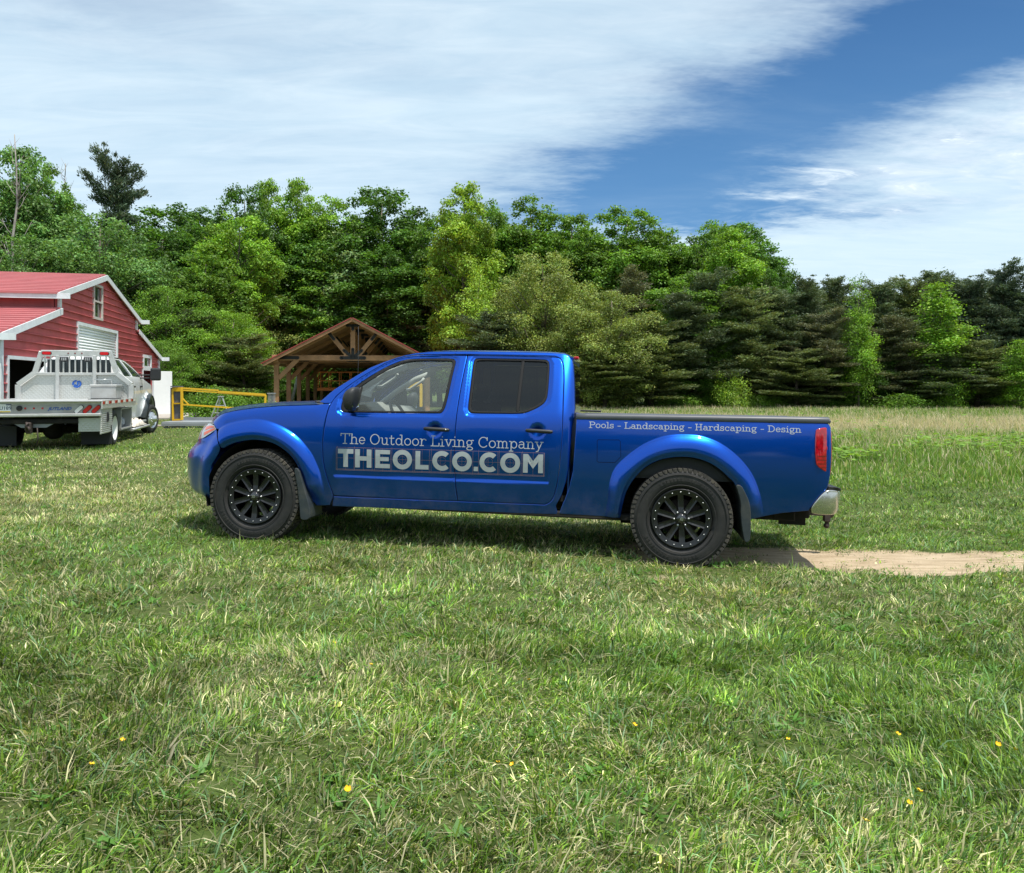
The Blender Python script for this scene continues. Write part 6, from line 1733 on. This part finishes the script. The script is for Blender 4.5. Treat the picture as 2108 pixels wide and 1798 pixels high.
# yellow steel frame on a grey deck
fy = mat("yellow_paint", (.80, .47, .02), .42, dirt=(.45, .28, .06), dirt_amt=.3)
M_SLAT = mat("grey_slats", (.13, .13, .14), .6, var=.15, vscale=5)
yf = empty('steel_frame', Matrix.Translation((-10.5, 24.8, 0)), 'yellow tubular steel frame with grey slatted ends on a low grey deck', 'frame')
b = MB(); 
def yb(x0, z0, x1, z1, w=.055, y=0.0, y1=None): b.bar((x0, y, z0), (x1, y if y1 is None else y1, z1), w, w)
yb(.36, 1.335, 1.47, 1.265, .05); yb(.36, 1.275, 1.47, 1.205, .04); yb(1.47, 1.225, 2.92, 1.13, .065); yb(1.47, 1.185, 2.92, 1.09, .035)
yb(.36, .835, 2.95, .66, .045); yb(.355, .36, .355, 1.34, .065); yb(2.93, 1.13, 2.88, .15, .05); yb(.36, 1.03, .56, .83, .03)
b.build('rail', fy, yf)
b = MB(); b.bar((.03, .10, 1.30), (.36, .0, 1.30), .03, .13); b.bar((.04, .10, .35), (.03, .10, 1.3), .05); b.bar((.04, .10, .86), (.36, 0, .87), .04); b.bar((.03, .10, .355), (.36, 0, .37), .05); b.build('end_frame', fy, yf)
b = MB()
for k in range(6): b.bar((.07 + k * .045, .14 - k * .015, .36), (.07 + k * .045, .14 - k * .015, 1.30), .036)
b.box((-.02, .16, .84), (.05, .12, 1.02)); b.box((.16, .10, 1.385), (.34, .16, .035)); b.build('slatted_end', M_SLAT, yf)
b = MB()
for k in range(6): b.bar((2.98 + k * .04, .1, .15), (2.98 + k * .04, .1, 1.16), .02)
b.box((3.08, .1, 1.175), (.26, .05, .03)); b.build('slatted_end', mat("light_grey_steel", (.32, .33, .35), .5, metal=.3), yf)
b = MB(); b.box((1.6, .0, .30), (3.25, 1.15, .05), .006); b.box((1.6, -.57, .245), (3.25, .05, .09), .004); b.box((1.6, -.5, .145), (3.2, .05, .05)); 
for x in (.1, .55, 1.4, 2.4, 3.1): b.box((x, -.52, .19), (.08, .05, .10))
b.box((1.6, .55, .36), (3.25, .04, .12)); b.build('deck', mat("grey_deck", (.26, .28, .30), .55, var=.12, vscale=3), yf)
# step ladder at the wood's edge
b = MB()
for p, q in (((-.42, 0, 0), (-.05, 0, .95)), ((.40, 0, -.02), (.05, 0, .95)), ((-.3, .25, 0), (-.02, .05, .93)), ((.3, .25, 0), (.05, .05, .93)), ((-.17, 0, .62), (.17, 0, .62)), ((-.28, 0, .34), (.28, 0, .34))): b.bar(p, q, .045, .03)
b.box((0, .02, .96), (.2, .14, .03)); o = b.build('step_ladder', mat("ladder_alu", (.55, .56, .58), .45, metal=.4)); o.matrix_world = Matrix.Translation((-11.05, 30.6, float(terrain(-11, 30.6)))); tag(o, 'small grey A-shaped step ladder standing on the grass behind the yellow frame', 'ladder')
# yellow loader seen through the cab glass
ld = empty('loader', frame((-4.9, 31.0, 0), (.99, .1, 0)), 'yellow tracked loader seen through the windows of the pickup', 'loader')
b = MB(); b.box((0, 0, .85), (1.6, 1.3, .75), .08); b.box((.1, 0, 1.32), (.6, .9, .5), .06); b.build('body', fy, ld)
b = MB(); b.box((.1, -.46, 1.34), (.45, .02, .3)); b.build('cab_window', M_PANE, ld)
b = MB(); b.bar((.2, -.6, 1.1), (1.4, -.6, 1.5), .12, .16); b.bar((.2, .6, 1.1), (1.4, .6, 1.5), .12, .16); b.bar((1.4, 0, 1.45), (1.4, 0, .6), 1.4, .10); b.build('lift_arm', fy, ld)
for y in (-.75, .75): b = MB(); b.box((0, y, .35), (1.9, .3, .6), .2, seg=3); b.build('track', M_RUBBER, ld)
# ------------------------------------------------------------------ trees
M_BARK = mat("bark_grey", (.14, .115, .09), .9, var=.4, vscale=3, bump=.4, bscale=14)
M_BARKP = mat("bark_pine", (.085, .065, .05), .95, var=.4, vscale=3, bump=.4, bscale=14)
M_BARKD = mat("bark_dead", (.32, .29, .26), .9, var=.3, vscale=3)
M_LEAF = leaf_mat("broad_leaves", (1, 1, 1), .30, hue_noise=.10)
M_NEED = leaf_mat("pine_needles", (1, 1, 1), .24, hue_noise=.03, tscale=1.2)

def quads(P, A, B):
    """leaf faces centred on P with half axes A and B, as diamonds"""
    n = len(P); V = np.stack([P - A, P + B, P + A, P - B], 1).reshape(-1, 3); return V, n

def leaf_mesh(name, P, Nrm, size, tone, m, asp=.62):
    n = len(P); r = rng.normal(0, 1, (n, 3)); A = np.cross(Nrm, r); A /= np.linalg.norm(A, axis=1, keepdims=True) + 1e-9
    B = np.cross(Nrm, A); s = size[:, None] * .5; V, n = quads(P, A * s, B * s * asp)
    me = raw_mesh(name, V, np.arange(n * 4), np.arange(n) * 4, np.full(n, 4), np.repeat(tone, 4, 0)); me.materials.append(m); return me

def broad_crown(seed, H=14.0, Rr=3.0, t0=.18, lobes=34, leaves=24000, shape='oval', lobe_r=.30, leaf=(.12, .23), droop=0.0):
    global rng
    keep = rng; rng = np.random.default_rng(seed); C = []; rad = []
    for k in range(lobes):
        t = t0 + (1 - t0) * (k + rng.uniform(0, 1)) / lobes
        if shape == 'oval': env = math.sin(math.pi * min(1, max(0, (t - t0 * .5) / (1.03 - t0 * .5))) ** 1.15) ** .50
        elif shape == 'column': env = .75 + .25 * math.sin(math.pi * t) if t < .82 else .75 * ((1.02 - t) / .20) ** .6
        else: env = (1.02 - t) ** .75 * 1.15
        a = k * 2.399 + rng.normal(0, .5); q = rng.uniform(.12, 1.0) ** .6
        lr = Rr * lobe_r * rng.uniform(.55, 1.5) * (.75 + .4 * env) * (.62 if t > .86 else 1)
        C.append((math.cos(a) * Rr * env * q, math.sin(a) * Rr * env * q, H * t - lr * .6)); rad.append(lr)
    C = np.array(C); rad = np.array(rad); w = rad ** 2; w /= w.sum()
    # sprigs: small groups of leaves riding on the lobes
    ns = leaves // 7; li = rng.choice(len(C), ns, p=w); d = rng.normal(0, 1, (ns, 3)); d[:, 2] = d[:, 2] * .8 + .45; d /= np.linalg.norm(d, axis=1, keepdims=True)
    rr = rad[li] * rng.uniform(.55, 1.10, ns) ** .8 * (1 + .18 * np.sin(d[:, 0] * 5 + li) * np.sin(d[:, 1] * 6 + d[:, 2] * 4))
    S0 = C[li] + d * rr[:, None] * np.array([1.12, 1.12, .86]); S0[:, 2] -= droop * rr * rng.uniform(0, 1, ns)
    P = np.repeat(S0, 7, 0) + rng.normal(0, .16, (ns * 7, 3)) * np.array([1, 1, .6])
    N = np.repeat(d, 7, 0) * .55 + rng.normal(0, .6, (ns * 7, 3)) + np.array([0, 0, .55]); N /= np.linalg.norm(N, axis=1, keepdims=True)
    lt = rng.uniform(.68, 1.36, len(C)); tone = (lt[li] * rng.uniform(.62, 1.42, ns)).repeat(7)[:, None] * rng.uniform(.75, 1.25, (ns * 7, 1)) * np.array([1, 1, 1.0])
    tone[:, 0] *= rng.uniform(.85, 1.25, ns * 7)
    me = leaf_mesh('crown', P, N, rng.uniform(*leaf, ns * 7), tone, M_LEAF); rng = keep; return me, C

def trunk_mesh(H, C, r0, m, lean=0.0, top=.93, seed=0, limbs=14):
    g = random.Random(seed); b = MB(); pts = []; rr = []
    for k in range(9):
        t = k / 8; pts.append((lean * t * H * .1 + g.uniform(-.12, .12) * t, g.uniform(-.12, .12) * t, H * top * t)); rr.append(r0 * (1.25 if k == 0 else 1) * (1 - .86 * t))
    b.tube(pts, rr, 8)
    cs = sorted(C, key=lambda c: -abs(c[0]) - abs(c[1]))[:limbs] if len(C) else []
    for c in cs:
        z0 = max(H * .12, c[2] - math.hypot(c[0], c[1]) * .75); t = z0 / (H * top); i = min(7, int(t * 8)); f = t * 8 - i
        p0 = Vector(pts[i]).lerp(Vector(pts[min(8, i + 1)]), min(1, f)); q = Vector(c); mid = p0.lerp(q, .5) + Vector((0, 0, -.15)); r1 = r0 * .36 * (1 - .6 * t)
        b.tube([p0, mid, q], [r1, r1 * .6, r1 * .22], 5)
    bmesh.ops.recalc_face_normals(b.bm, faces=b.bm.faces[:]); me = bpy.data.meshes.new('trunk'); b.bm.to_mesh(me); b.bm.free(); me.materials.append(m); return me

def pine_meshes(seed, H=8.0, Rr=2.0, n_wh=19, spray=52000, t0=.17, sparse=1.0):
    global rng
    keep = rng; rng = np.random.default_rng(seed); b = MB(); P = []; D = []; 
    b.tube([(0, 0, 0), (.05, .03, H * .5), (.0, 0, H * .97)], [.13, .08, .015], 7)
    tips = []
    for k in range(n_wh):
        t_w = t0 + (1 - t0) * (k + rng.uniform(-.3, .3)) / n_wh; nb = rng.integers(4, 8); ek = rng.uniform(.62, 1.2)
        for j in range(nb):
            t = min(.985, max(t0 * .7, t_w + rng.normal(0, .05))); z = H * t; env = Rr * (1.04 - t) ** .40 * ek * (1.0 if t > t0 + .08 else .8)
            a = rng.uniform(0, 6.283); L = env * rng.uniform(.35, 1.35); up = rng.uniform(.05, .65) + 2.2 * max(0, t - .80)
            d = np.array([math.cos(a), math.sin(a), 0]); e = np.array([0, 0, z]); q1 = e + d * L * .5 + np.array([0, 0, L * up * .35]); q2 = e + d * L + np.array([0, 0, L * up])
            b.tube([e, q1, q2], [.028 * (1.1 - t), .018 * (1.1 - t), .005], 4, cap=False)
            s = np.array([-math.sin(a), math.cos(a), 0]); tb = rng.uniform(.75, 1.25)
            for u in np.linspace(.22, 1.0, max(4, int(L * 8))):
                for sd in (-1, 1):
                    o_ = rng.uniform(0, .42) * L * (1.1 - u * .8); c = e + (q2 - e) * u + s * sd * o_ + d * o_ * .5 + np.array([0, 0, .03 + .22 * o_])
                    tips.append((c, d + s * sd * .8, .085 + .05 * rng.random(), tb * rng.uniform(.85, 1.15)))
    for q in range(7):      # leaders that stand up out of the top
        a = rng.uniform(0, 6.28); r_ = rng.uniform(0, .55); z0 = H * rng.uniform(.86, .93); hgt = H * rng.uniform(.07, .16); ba = np.array([math.cos(a) * r_, math.sin(a) * r_, z0])
        b.tube([(ba[0], ba[1], ba[2] - .4), (ba[0] * 1.2, ba[1] * 1.2, z0 + hgt)], [.02, .005], 4, cap=False)
        for u in np.linspace(.1, 1, 5): tips.append((ba + np.array([ba[0] * .2 * u, ba[1] * .2 * u, hgt * u]), np.array([0, 0, 1.0]), .085 * (1.2 - u * .6), 1.0))
    tips = [t_ for t_ in tips if rng.random() < sparse]
    per = max(8, spray // len(tips)); n = len(tips) * per
    c = np.repeat(np.array([t_[0] for t_ in tips]), per, 0); dd = np.repeat(np.array([t_[1] for t_ in tips]), per, 0); sz = np.repeat(np.array([t_[2] for t_ in tips]), per); tn = np.repeat(np.array([t_[3] for t_ in tips]), per)
    Pp = c + rng.normal(0, 1, (n, 3)) * sz[:, None] * np.array([1.25, 1.25, .55])
    A = dd * .7 + rng.normal(0, .55, (n, 3)); A[:, 2] = np.abs(A[:, 2]) * .6 + .2; A /= np.linalg.norm(A, axis=1, keepdims=True)
    B = np.cross(A, rng.normal(0, 1, (n, 3))); B /= np.linalg.norm(B, axis=1, keepdims=True)
    V, nn = quads(Pp, A * rng.uniform(.05, .11, n)[:, None], B * rng.uniform(.014, .030, n)[:, None])
    tone = (tn * rng.uniform(.7, 1.3, n))[:, None] * np.where((rng.random(n) < .22)[:, None], np.array([[1.30, 1.0, .90]]), np.array([[1, 1, 1]]))
    me = raw_mesh('crown', V, np.arange(nn * 4), np.arange(nn) * 4, np.full(nn, 4), np.repeat(tone, 4, 0)); me.materials.append(M_NEED)
    bmesh.ops.recalc_face_normals(b.bm, faces=b.bm.faces[:]); tm = bpy.data.meshes.new('trunk'); b.bm.to_mesh(tm); b.bm.free(); tm.materials.append(M_BARKP)
    rng = keep; return me, tm, H, Rr

KIND = {}
def reg_broad(key, H, Rr, bark=M_BARK, r0=.22, **k):
    me, C = broad_crown(hash(key) % 1 + sum(ord(c) for c in key), H, Rr, **k); KIND[key] = (me, trunk_mesh(H, C, r0, bark, seed=len(key), limbs=k.get('lobes', 20) // 2), H, Rr)
reg_broad('oakA', 14, 3.0, lobes=150, leaves=64000, lobe_r=.155)
reg_broad('oakB', 14, 3.0, lobes=130, leaves=62000, lobe_r=.165)
reg_broad('oakC', 14, 3.0, lobes=180, leaves=66000, lobe_r=.14, t0=.10)
reg_broad('tallA', 14, 2.6, lobes=140, leaves=52000, shape='column', lobe_r=.16, t0=.08)
reg_broad('fullA', 8, 3.0, lobes=150, leaves=60000, t0=.03, lobe_r=.14, leaf=(.07, .14))
reg_broad('droopA', 11, 3.4, lobes=130, leaves=60000, t0=.06, lobe_r=.165, droop=.6, leaf=(.10, .20))
reg_broad('saplA', 7, 1.0, lobes=44, leaves=13000, shape='column', lobe_r=.30, t0=.16, r0=.07, leaf=(.07, .13))
reg_broad('saplB', 7, 1.0, lobes=48, leaves=15000, shape='cone', lobe_r=.30, t0=.12, r0=.07, leaf=(.07, .13))
reg_broad('shrub', 2.2, 1.1, lobes=20, leaves=6000, t0=.02, lobe_r=.42, r0=.04, leaf=(.07, .14))
reg_broad('shrubB', 2.2, 1.2, lobes=14, leaves=3500, t0=.10, lobe_r=.34, r0=.04, leaf=(.08, .15))
KIND['pineA'] = pine_meshes(11); KIND['pineB'] = pine_meshes(12, n_wh=15, Rr=2.2); KIND['pineC'] = pine_meshes(13, n_wh=19, Rr=1.8, t0=.22); KIND['pineT'] = pine_meshes(14, H=8, Rr=1.7, n_wh=16, spray=30000, sparse=.85, t0=.3)

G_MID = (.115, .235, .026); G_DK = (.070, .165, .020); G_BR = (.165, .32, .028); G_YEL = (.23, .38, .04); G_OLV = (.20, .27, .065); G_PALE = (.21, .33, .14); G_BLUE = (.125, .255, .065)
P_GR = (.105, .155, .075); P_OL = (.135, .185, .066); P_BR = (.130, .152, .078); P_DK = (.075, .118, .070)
F_ = 1661.0
def wpos(px, Y): return (px - 1054) / F_ * Y
def plant(key, px, top, Y, wpx, col, label, cat='tree', group=None, name=None, rot=None, base=None):
    """px, top and wpx: where crown, tip and half width fall from the lens, at distance Y; the tree itself is full-size and stands on the ground"""
    if 540 < px < 905 and 30 < Y < 57.5: Y = 57.5 + (Y - 42) * .25
    me, tm, H, Rr = KIND[key]; x = wpos(px, Y); g = float(terrain(x, Y)); zt = CAM_H + (790 - top) / F_ * Y
    sz = (zt - g) / H * (.955 if key[:4] == 'pine' else 1); sr = max(.3, wpx / F_ * Y / Rr) * (1.0 if key[:4] in ('sapl', 'shru') else 1.2)
    M = Matrix.Translation((x, Y, g - .05)) @ Matrix.Rotation(rng.normal(0, .035), 4, 'Y') @ Matrix.Rotation(rng.uniform(0, 6.28) if rot is None else rot, 4, 'Z') @ Matrix.Diagonal((sr, sr, sz, 1))
    nm = name or ('pine_tree' if key.startswith('pine') else 'shrub' if key.startswith('shrub') else 'sapling' if key.startswith('sapl') else 'leafy_tree')
    e = empty(nm, M, label, cat, group)
    t = link('trunk', tm, None, e); c = link('crown', me, None, e); k = rng.uniform(.9, 1.1); c.color = (col[0] * k, col[1] * k, col[2] * k, 1)
    return e

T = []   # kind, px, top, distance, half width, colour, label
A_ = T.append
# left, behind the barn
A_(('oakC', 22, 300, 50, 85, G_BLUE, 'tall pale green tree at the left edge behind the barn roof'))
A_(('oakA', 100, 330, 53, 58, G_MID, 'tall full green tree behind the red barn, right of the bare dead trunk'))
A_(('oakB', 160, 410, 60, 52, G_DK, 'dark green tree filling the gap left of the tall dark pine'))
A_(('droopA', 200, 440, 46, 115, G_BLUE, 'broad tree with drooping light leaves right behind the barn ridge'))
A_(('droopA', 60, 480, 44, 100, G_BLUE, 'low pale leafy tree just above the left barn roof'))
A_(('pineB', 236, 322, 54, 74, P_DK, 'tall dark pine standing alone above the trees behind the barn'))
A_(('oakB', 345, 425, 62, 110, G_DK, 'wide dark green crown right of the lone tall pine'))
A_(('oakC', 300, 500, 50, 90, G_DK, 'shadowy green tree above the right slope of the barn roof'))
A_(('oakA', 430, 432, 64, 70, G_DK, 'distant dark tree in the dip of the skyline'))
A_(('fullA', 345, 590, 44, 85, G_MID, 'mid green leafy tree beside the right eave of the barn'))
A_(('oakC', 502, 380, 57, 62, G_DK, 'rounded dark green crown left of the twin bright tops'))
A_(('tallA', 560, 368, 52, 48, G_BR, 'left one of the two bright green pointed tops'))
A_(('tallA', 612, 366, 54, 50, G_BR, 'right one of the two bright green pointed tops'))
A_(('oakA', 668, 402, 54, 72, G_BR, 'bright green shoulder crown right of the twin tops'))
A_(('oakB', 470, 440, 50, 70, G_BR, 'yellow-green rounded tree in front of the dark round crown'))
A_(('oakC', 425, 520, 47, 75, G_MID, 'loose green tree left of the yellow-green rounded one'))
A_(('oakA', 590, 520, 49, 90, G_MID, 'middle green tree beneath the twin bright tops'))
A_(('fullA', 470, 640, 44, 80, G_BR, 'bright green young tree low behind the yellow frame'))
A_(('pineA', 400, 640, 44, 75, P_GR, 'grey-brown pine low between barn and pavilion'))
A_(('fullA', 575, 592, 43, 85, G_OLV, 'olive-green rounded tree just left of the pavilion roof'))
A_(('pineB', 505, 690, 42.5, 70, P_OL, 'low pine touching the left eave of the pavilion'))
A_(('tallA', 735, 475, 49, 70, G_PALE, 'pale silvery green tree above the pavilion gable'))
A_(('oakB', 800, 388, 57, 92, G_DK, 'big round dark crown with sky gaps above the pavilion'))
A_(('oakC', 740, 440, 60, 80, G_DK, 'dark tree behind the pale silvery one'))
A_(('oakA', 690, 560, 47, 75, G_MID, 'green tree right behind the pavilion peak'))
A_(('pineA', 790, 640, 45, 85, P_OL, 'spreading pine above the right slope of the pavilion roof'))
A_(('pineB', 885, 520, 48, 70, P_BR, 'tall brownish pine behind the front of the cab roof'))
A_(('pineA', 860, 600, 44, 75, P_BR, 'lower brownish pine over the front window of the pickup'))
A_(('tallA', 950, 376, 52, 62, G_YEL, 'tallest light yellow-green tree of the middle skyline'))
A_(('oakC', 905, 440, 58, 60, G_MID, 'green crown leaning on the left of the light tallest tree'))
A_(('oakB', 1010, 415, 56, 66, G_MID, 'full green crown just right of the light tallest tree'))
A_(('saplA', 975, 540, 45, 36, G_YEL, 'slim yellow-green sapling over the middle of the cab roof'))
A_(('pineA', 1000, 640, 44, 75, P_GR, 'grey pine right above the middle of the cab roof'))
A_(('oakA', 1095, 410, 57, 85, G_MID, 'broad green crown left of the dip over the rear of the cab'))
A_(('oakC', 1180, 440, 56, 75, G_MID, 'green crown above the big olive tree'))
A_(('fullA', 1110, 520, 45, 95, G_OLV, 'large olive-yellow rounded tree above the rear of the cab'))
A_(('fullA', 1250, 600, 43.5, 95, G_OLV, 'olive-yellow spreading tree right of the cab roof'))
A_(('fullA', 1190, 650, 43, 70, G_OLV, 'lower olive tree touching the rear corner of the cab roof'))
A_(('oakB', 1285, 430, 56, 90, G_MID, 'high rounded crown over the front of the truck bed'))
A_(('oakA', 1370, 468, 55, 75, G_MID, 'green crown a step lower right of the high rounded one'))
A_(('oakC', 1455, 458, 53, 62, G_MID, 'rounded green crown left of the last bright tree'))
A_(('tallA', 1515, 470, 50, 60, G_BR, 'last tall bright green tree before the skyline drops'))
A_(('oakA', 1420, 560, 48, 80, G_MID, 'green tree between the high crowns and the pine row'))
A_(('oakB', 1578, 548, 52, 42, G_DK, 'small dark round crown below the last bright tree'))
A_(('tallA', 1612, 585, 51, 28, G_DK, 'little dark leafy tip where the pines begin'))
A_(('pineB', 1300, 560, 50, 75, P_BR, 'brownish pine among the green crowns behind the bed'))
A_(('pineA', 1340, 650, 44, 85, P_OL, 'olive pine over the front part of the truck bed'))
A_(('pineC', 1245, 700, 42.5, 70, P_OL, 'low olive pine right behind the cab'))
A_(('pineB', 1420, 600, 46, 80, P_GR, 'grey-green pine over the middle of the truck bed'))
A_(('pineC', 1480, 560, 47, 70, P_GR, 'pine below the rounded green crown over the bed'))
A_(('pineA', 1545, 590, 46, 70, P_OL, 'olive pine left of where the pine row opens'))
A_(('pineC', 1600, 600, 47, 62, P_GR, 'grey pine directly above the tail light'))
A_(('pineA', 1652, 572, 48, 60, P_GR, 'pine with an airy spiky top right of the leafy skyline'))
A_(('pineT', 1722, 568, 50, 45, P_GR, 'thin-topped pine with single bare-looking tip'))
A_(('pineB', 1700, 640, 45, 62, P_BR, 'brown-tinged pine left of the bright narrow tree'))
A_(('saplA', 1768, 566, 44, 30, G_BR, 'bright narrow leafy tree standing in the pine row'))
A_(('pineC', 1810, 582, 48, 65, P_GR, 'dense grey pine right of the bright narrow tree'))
A_(('pineB', 1870, 578, 49, 68, P_OL, 'pine left of the brightest wide young tree'))
A_(('pineA', 1850, 650, 45, 65, P_BR, 'lower brown-green pine between the two bright young trees'))
A_(('saplB', 1945, 575, 44, 62, G_BR, 'wide bright green young tree among the right-hand pines'))
A_(('pineT', 1930, 556, 51, 52, P_GR, 'pine with a ragged high top behind the wide bright young tree'))
A_(('pineC', 2000, 576, 49, 62, P_DK, 'dark pine right of the wide bright young tree'))
A_(('pineB', 2062, 545, 49, 60, P_DK, 'highest dark pointed pine near the right edge'))
A_(('pineA', 2120, 572, 48, 68, P_DK, 'dark pine cut by the right edge of the view'))
A_(('saplB', 2100, 695, 42, 38, G_BR, 'young bright green tree at the right edge before the dark pines'))
A_(('pineA', 2010, 700, 44, 75, P_OL, 'low olive pine in front of the dark pines at the right'))
A_(('pineC', 1940, 730, 43.5, 65, P_GR, 'low grey pine under the wide bright young tree'))
A_(('pineB', 1640, 720, 44, 70, P_OL, 'low pine with dark stems over the tailgate'))
A_(('shrubB', 1500, 762, 43, 32, G_YEL, 'pale yellow-green bush at the wood edge over the rear wheel'))
A_(('saplA', 1490, 690, 46, 30, G_MID, 'green leafy sapling in front of the pines over the rear wheel'))
A_(('shrub', 1575, 812, 44, 28, G_MID, 'leafy low bush at the foot of the pines by the tail light'))
A_(('shrub', 1850, 808, 43, 45, G_MID, 'low green bush under the bright narrow tree'))
A_(('shrubB', 1965, 770, 42.5, 30, G_BR, 'thin bright bush below the wide bright young tree'))
A_(('fullA', 640, 720, 42, 70, G_MID, 'green undergrowth tree behind the left pavilion posts'))
A_(('shrub', 430, 790, 33.5, 45, G_MID, 'dark green bush behind the yellow frame'))
A_(('shrub', 520, 800, 34.5, 40, G_MID, 'green bush left of the pavilion post'))
A_(('fullA', 330, 700, 40, 60, G_MID, 'green tree beside the open white barn door'))
for t_ in T: plant(*t_)
# trees in the shade further in, and the rest of the wood left and right of the view
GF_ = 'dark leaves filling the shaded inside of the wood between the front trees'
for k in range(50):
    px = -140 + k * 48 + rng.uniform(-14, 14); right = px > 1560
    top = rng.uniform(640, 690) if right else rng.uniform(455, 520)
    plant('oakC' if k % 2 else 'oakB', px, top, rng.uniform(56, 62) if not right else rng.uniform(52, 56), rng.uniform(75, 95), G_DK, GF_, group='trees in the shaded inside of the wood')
for k in range(22):
    px = 1590 + k * 26 + rng.uniform(-8, 8)
    plant(('pineA', 'pineB', 'pineC')[k % 3], px, rng.uniform(572, 612), rng.uniform(51, 56), rng.uniform(45, 62), (P_GR, P_DK, P_OL)[k % 3], 'pine in the second row, mostly hidden behind the front pines', group='second row of pines')
for k in range(14):
    px = 380 + k * 128 + rng.uniform(-20, 20); Y = rng.uniform(45.5, 49)
    if abs(px - 730) < 190: continue
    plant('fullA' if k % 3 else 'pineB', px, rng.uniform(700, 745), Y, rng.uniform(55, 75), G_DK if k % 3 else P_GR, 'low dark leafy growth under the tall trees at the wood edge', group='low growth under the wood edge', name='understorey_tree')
for k in range(30):
    px = 1180 + k * 34 + rng.uniform(-10, 10)
    plant('shrub' if k % 2 else 'shrubB', px, rng.uniform(800, 822), rng.uniform(44, 46), rng.uniform(26, 40), G_MID if k % 3 else G_DK, 'knee-high green bush along the foot of the wood', group='bushes along the foot of the wood')
for px, top, Y, w, key, c in ((-120, 330, 52, 90, 'oakA', G_MID), (-60, 400, 48, 80, 'oakC', G_BLUE), (2200, 560, 48, 70, 'pineB', P_DK), (2290, 565, 49, 70, 'pineA', P_GR)):
    plant(key, px, top, Y, w, c, 'wood continuing just outside the picture', group='trees past the picture edges')

# bare dead trees behind the barn
def dead(px, top, Y, label, seed, spread=.9, r0=.16, lean=0.0):
    g = random.Random(seed); x = wpos(px, Y); z0 = float(terrain(x, Y)); H = CAM_H + (790 - top) / F_ * Y - z0; b = MB(); pts = [(0, 0, 0)]; rr = [r0]
    for k in range(1, 9): t = k / 8; pts.append((lean * H * t + g.uniform(-.15, .15), g.uniform(-.1, .1), H * t)); rr.append(r0 * (1 - .92 * t) + .012)
    b.tube(pts, rr, 7)
    for k in range(16):
        t = g.uniform(.45, .95); i = int(t * 8); p = Vector(pts[i]).lerp(Vector(pts[i + 1]), t * 8 - i); a = g.uniform(0, 6.28); L = spread * g.uniform(.5, 1.6) * (1.2 - t) * 2
        q = p + Vector((math.cos(a) * L * .6, math.sin(a) * L * .6, L)); m_ = p.lerp(q, .5) + Vector((g.uniform(-.1, .1), 0, -.1)); b.tube([p, m_, q], [.03, .02, .006], 5)
        for _ in range(2): r_ = q.lerp(m_, g.random()); b.tube([r_, r_ + Vector((g.uniform(-.4, .4), g.uniform(-.4, .4), g.uniform(.2, .6)))], [.012, .004], 4)
    e = empty('dead_tree', Matrix.Translation((x, Y, z0 - .05)), label, 'tree'); b.build('trunk', M_BARKD, e)
dead(30, 276, 44, 'bare grey dead tree rising highest at the far left', 3, r0=.13)
dead(134, 335, 56, 'thin bare branches poking above the trees left of the lone pine', 5, r0=.10)
dead(10, 395, 42, 'thick broken pale trunk leaning at the left edge', 8, spread=.3, r0=.24, lean=-.06)
b = MB(); b.tube([(0, 0, 0), (.35, 0, 1.2), (.62, .1, 2.6), (.70, .1, 3.4)], [.10, .085, .06, .03], 8)
xb = wpos(598, 45); e = empty('dead_tree', Matrix.Translation((xb - .1, 45, float(terrain(xb, 45)))), 'pale leaning bare trunk seen between the left pavilion posts', 'tree'); b.build('trunk', mat("birch_bark", (.50, .50, .48), .8, var=.2, vscale=4), e)
# the wood behind the photographer, which the door panels mirror
for k in range(15):
    x = -46 + k * 6.6 + rng.uniform(-1.5, 1.5)
    me, tm, H, Rr = KIND[('oakA', 'oakB', 'oakC')[k % 3]]; M = Matrix.Translation((x, -36 + rng.uniform(-3, 3), 0)) @ Matrix.Rotation(rng.uniform(0, 6), 4, 'Z') @ Matrix.Diagonal((1.5, 1.5, .55, 1))
    e = empty('leafy_tree', M, 'wood on the near side of the clearing, mirrored in the doors', 'tree', 'trees behind the photographer'); link('trunk', tm, None, e); c = link('crown', me, None, e); c.color = (*G_DK, 1)
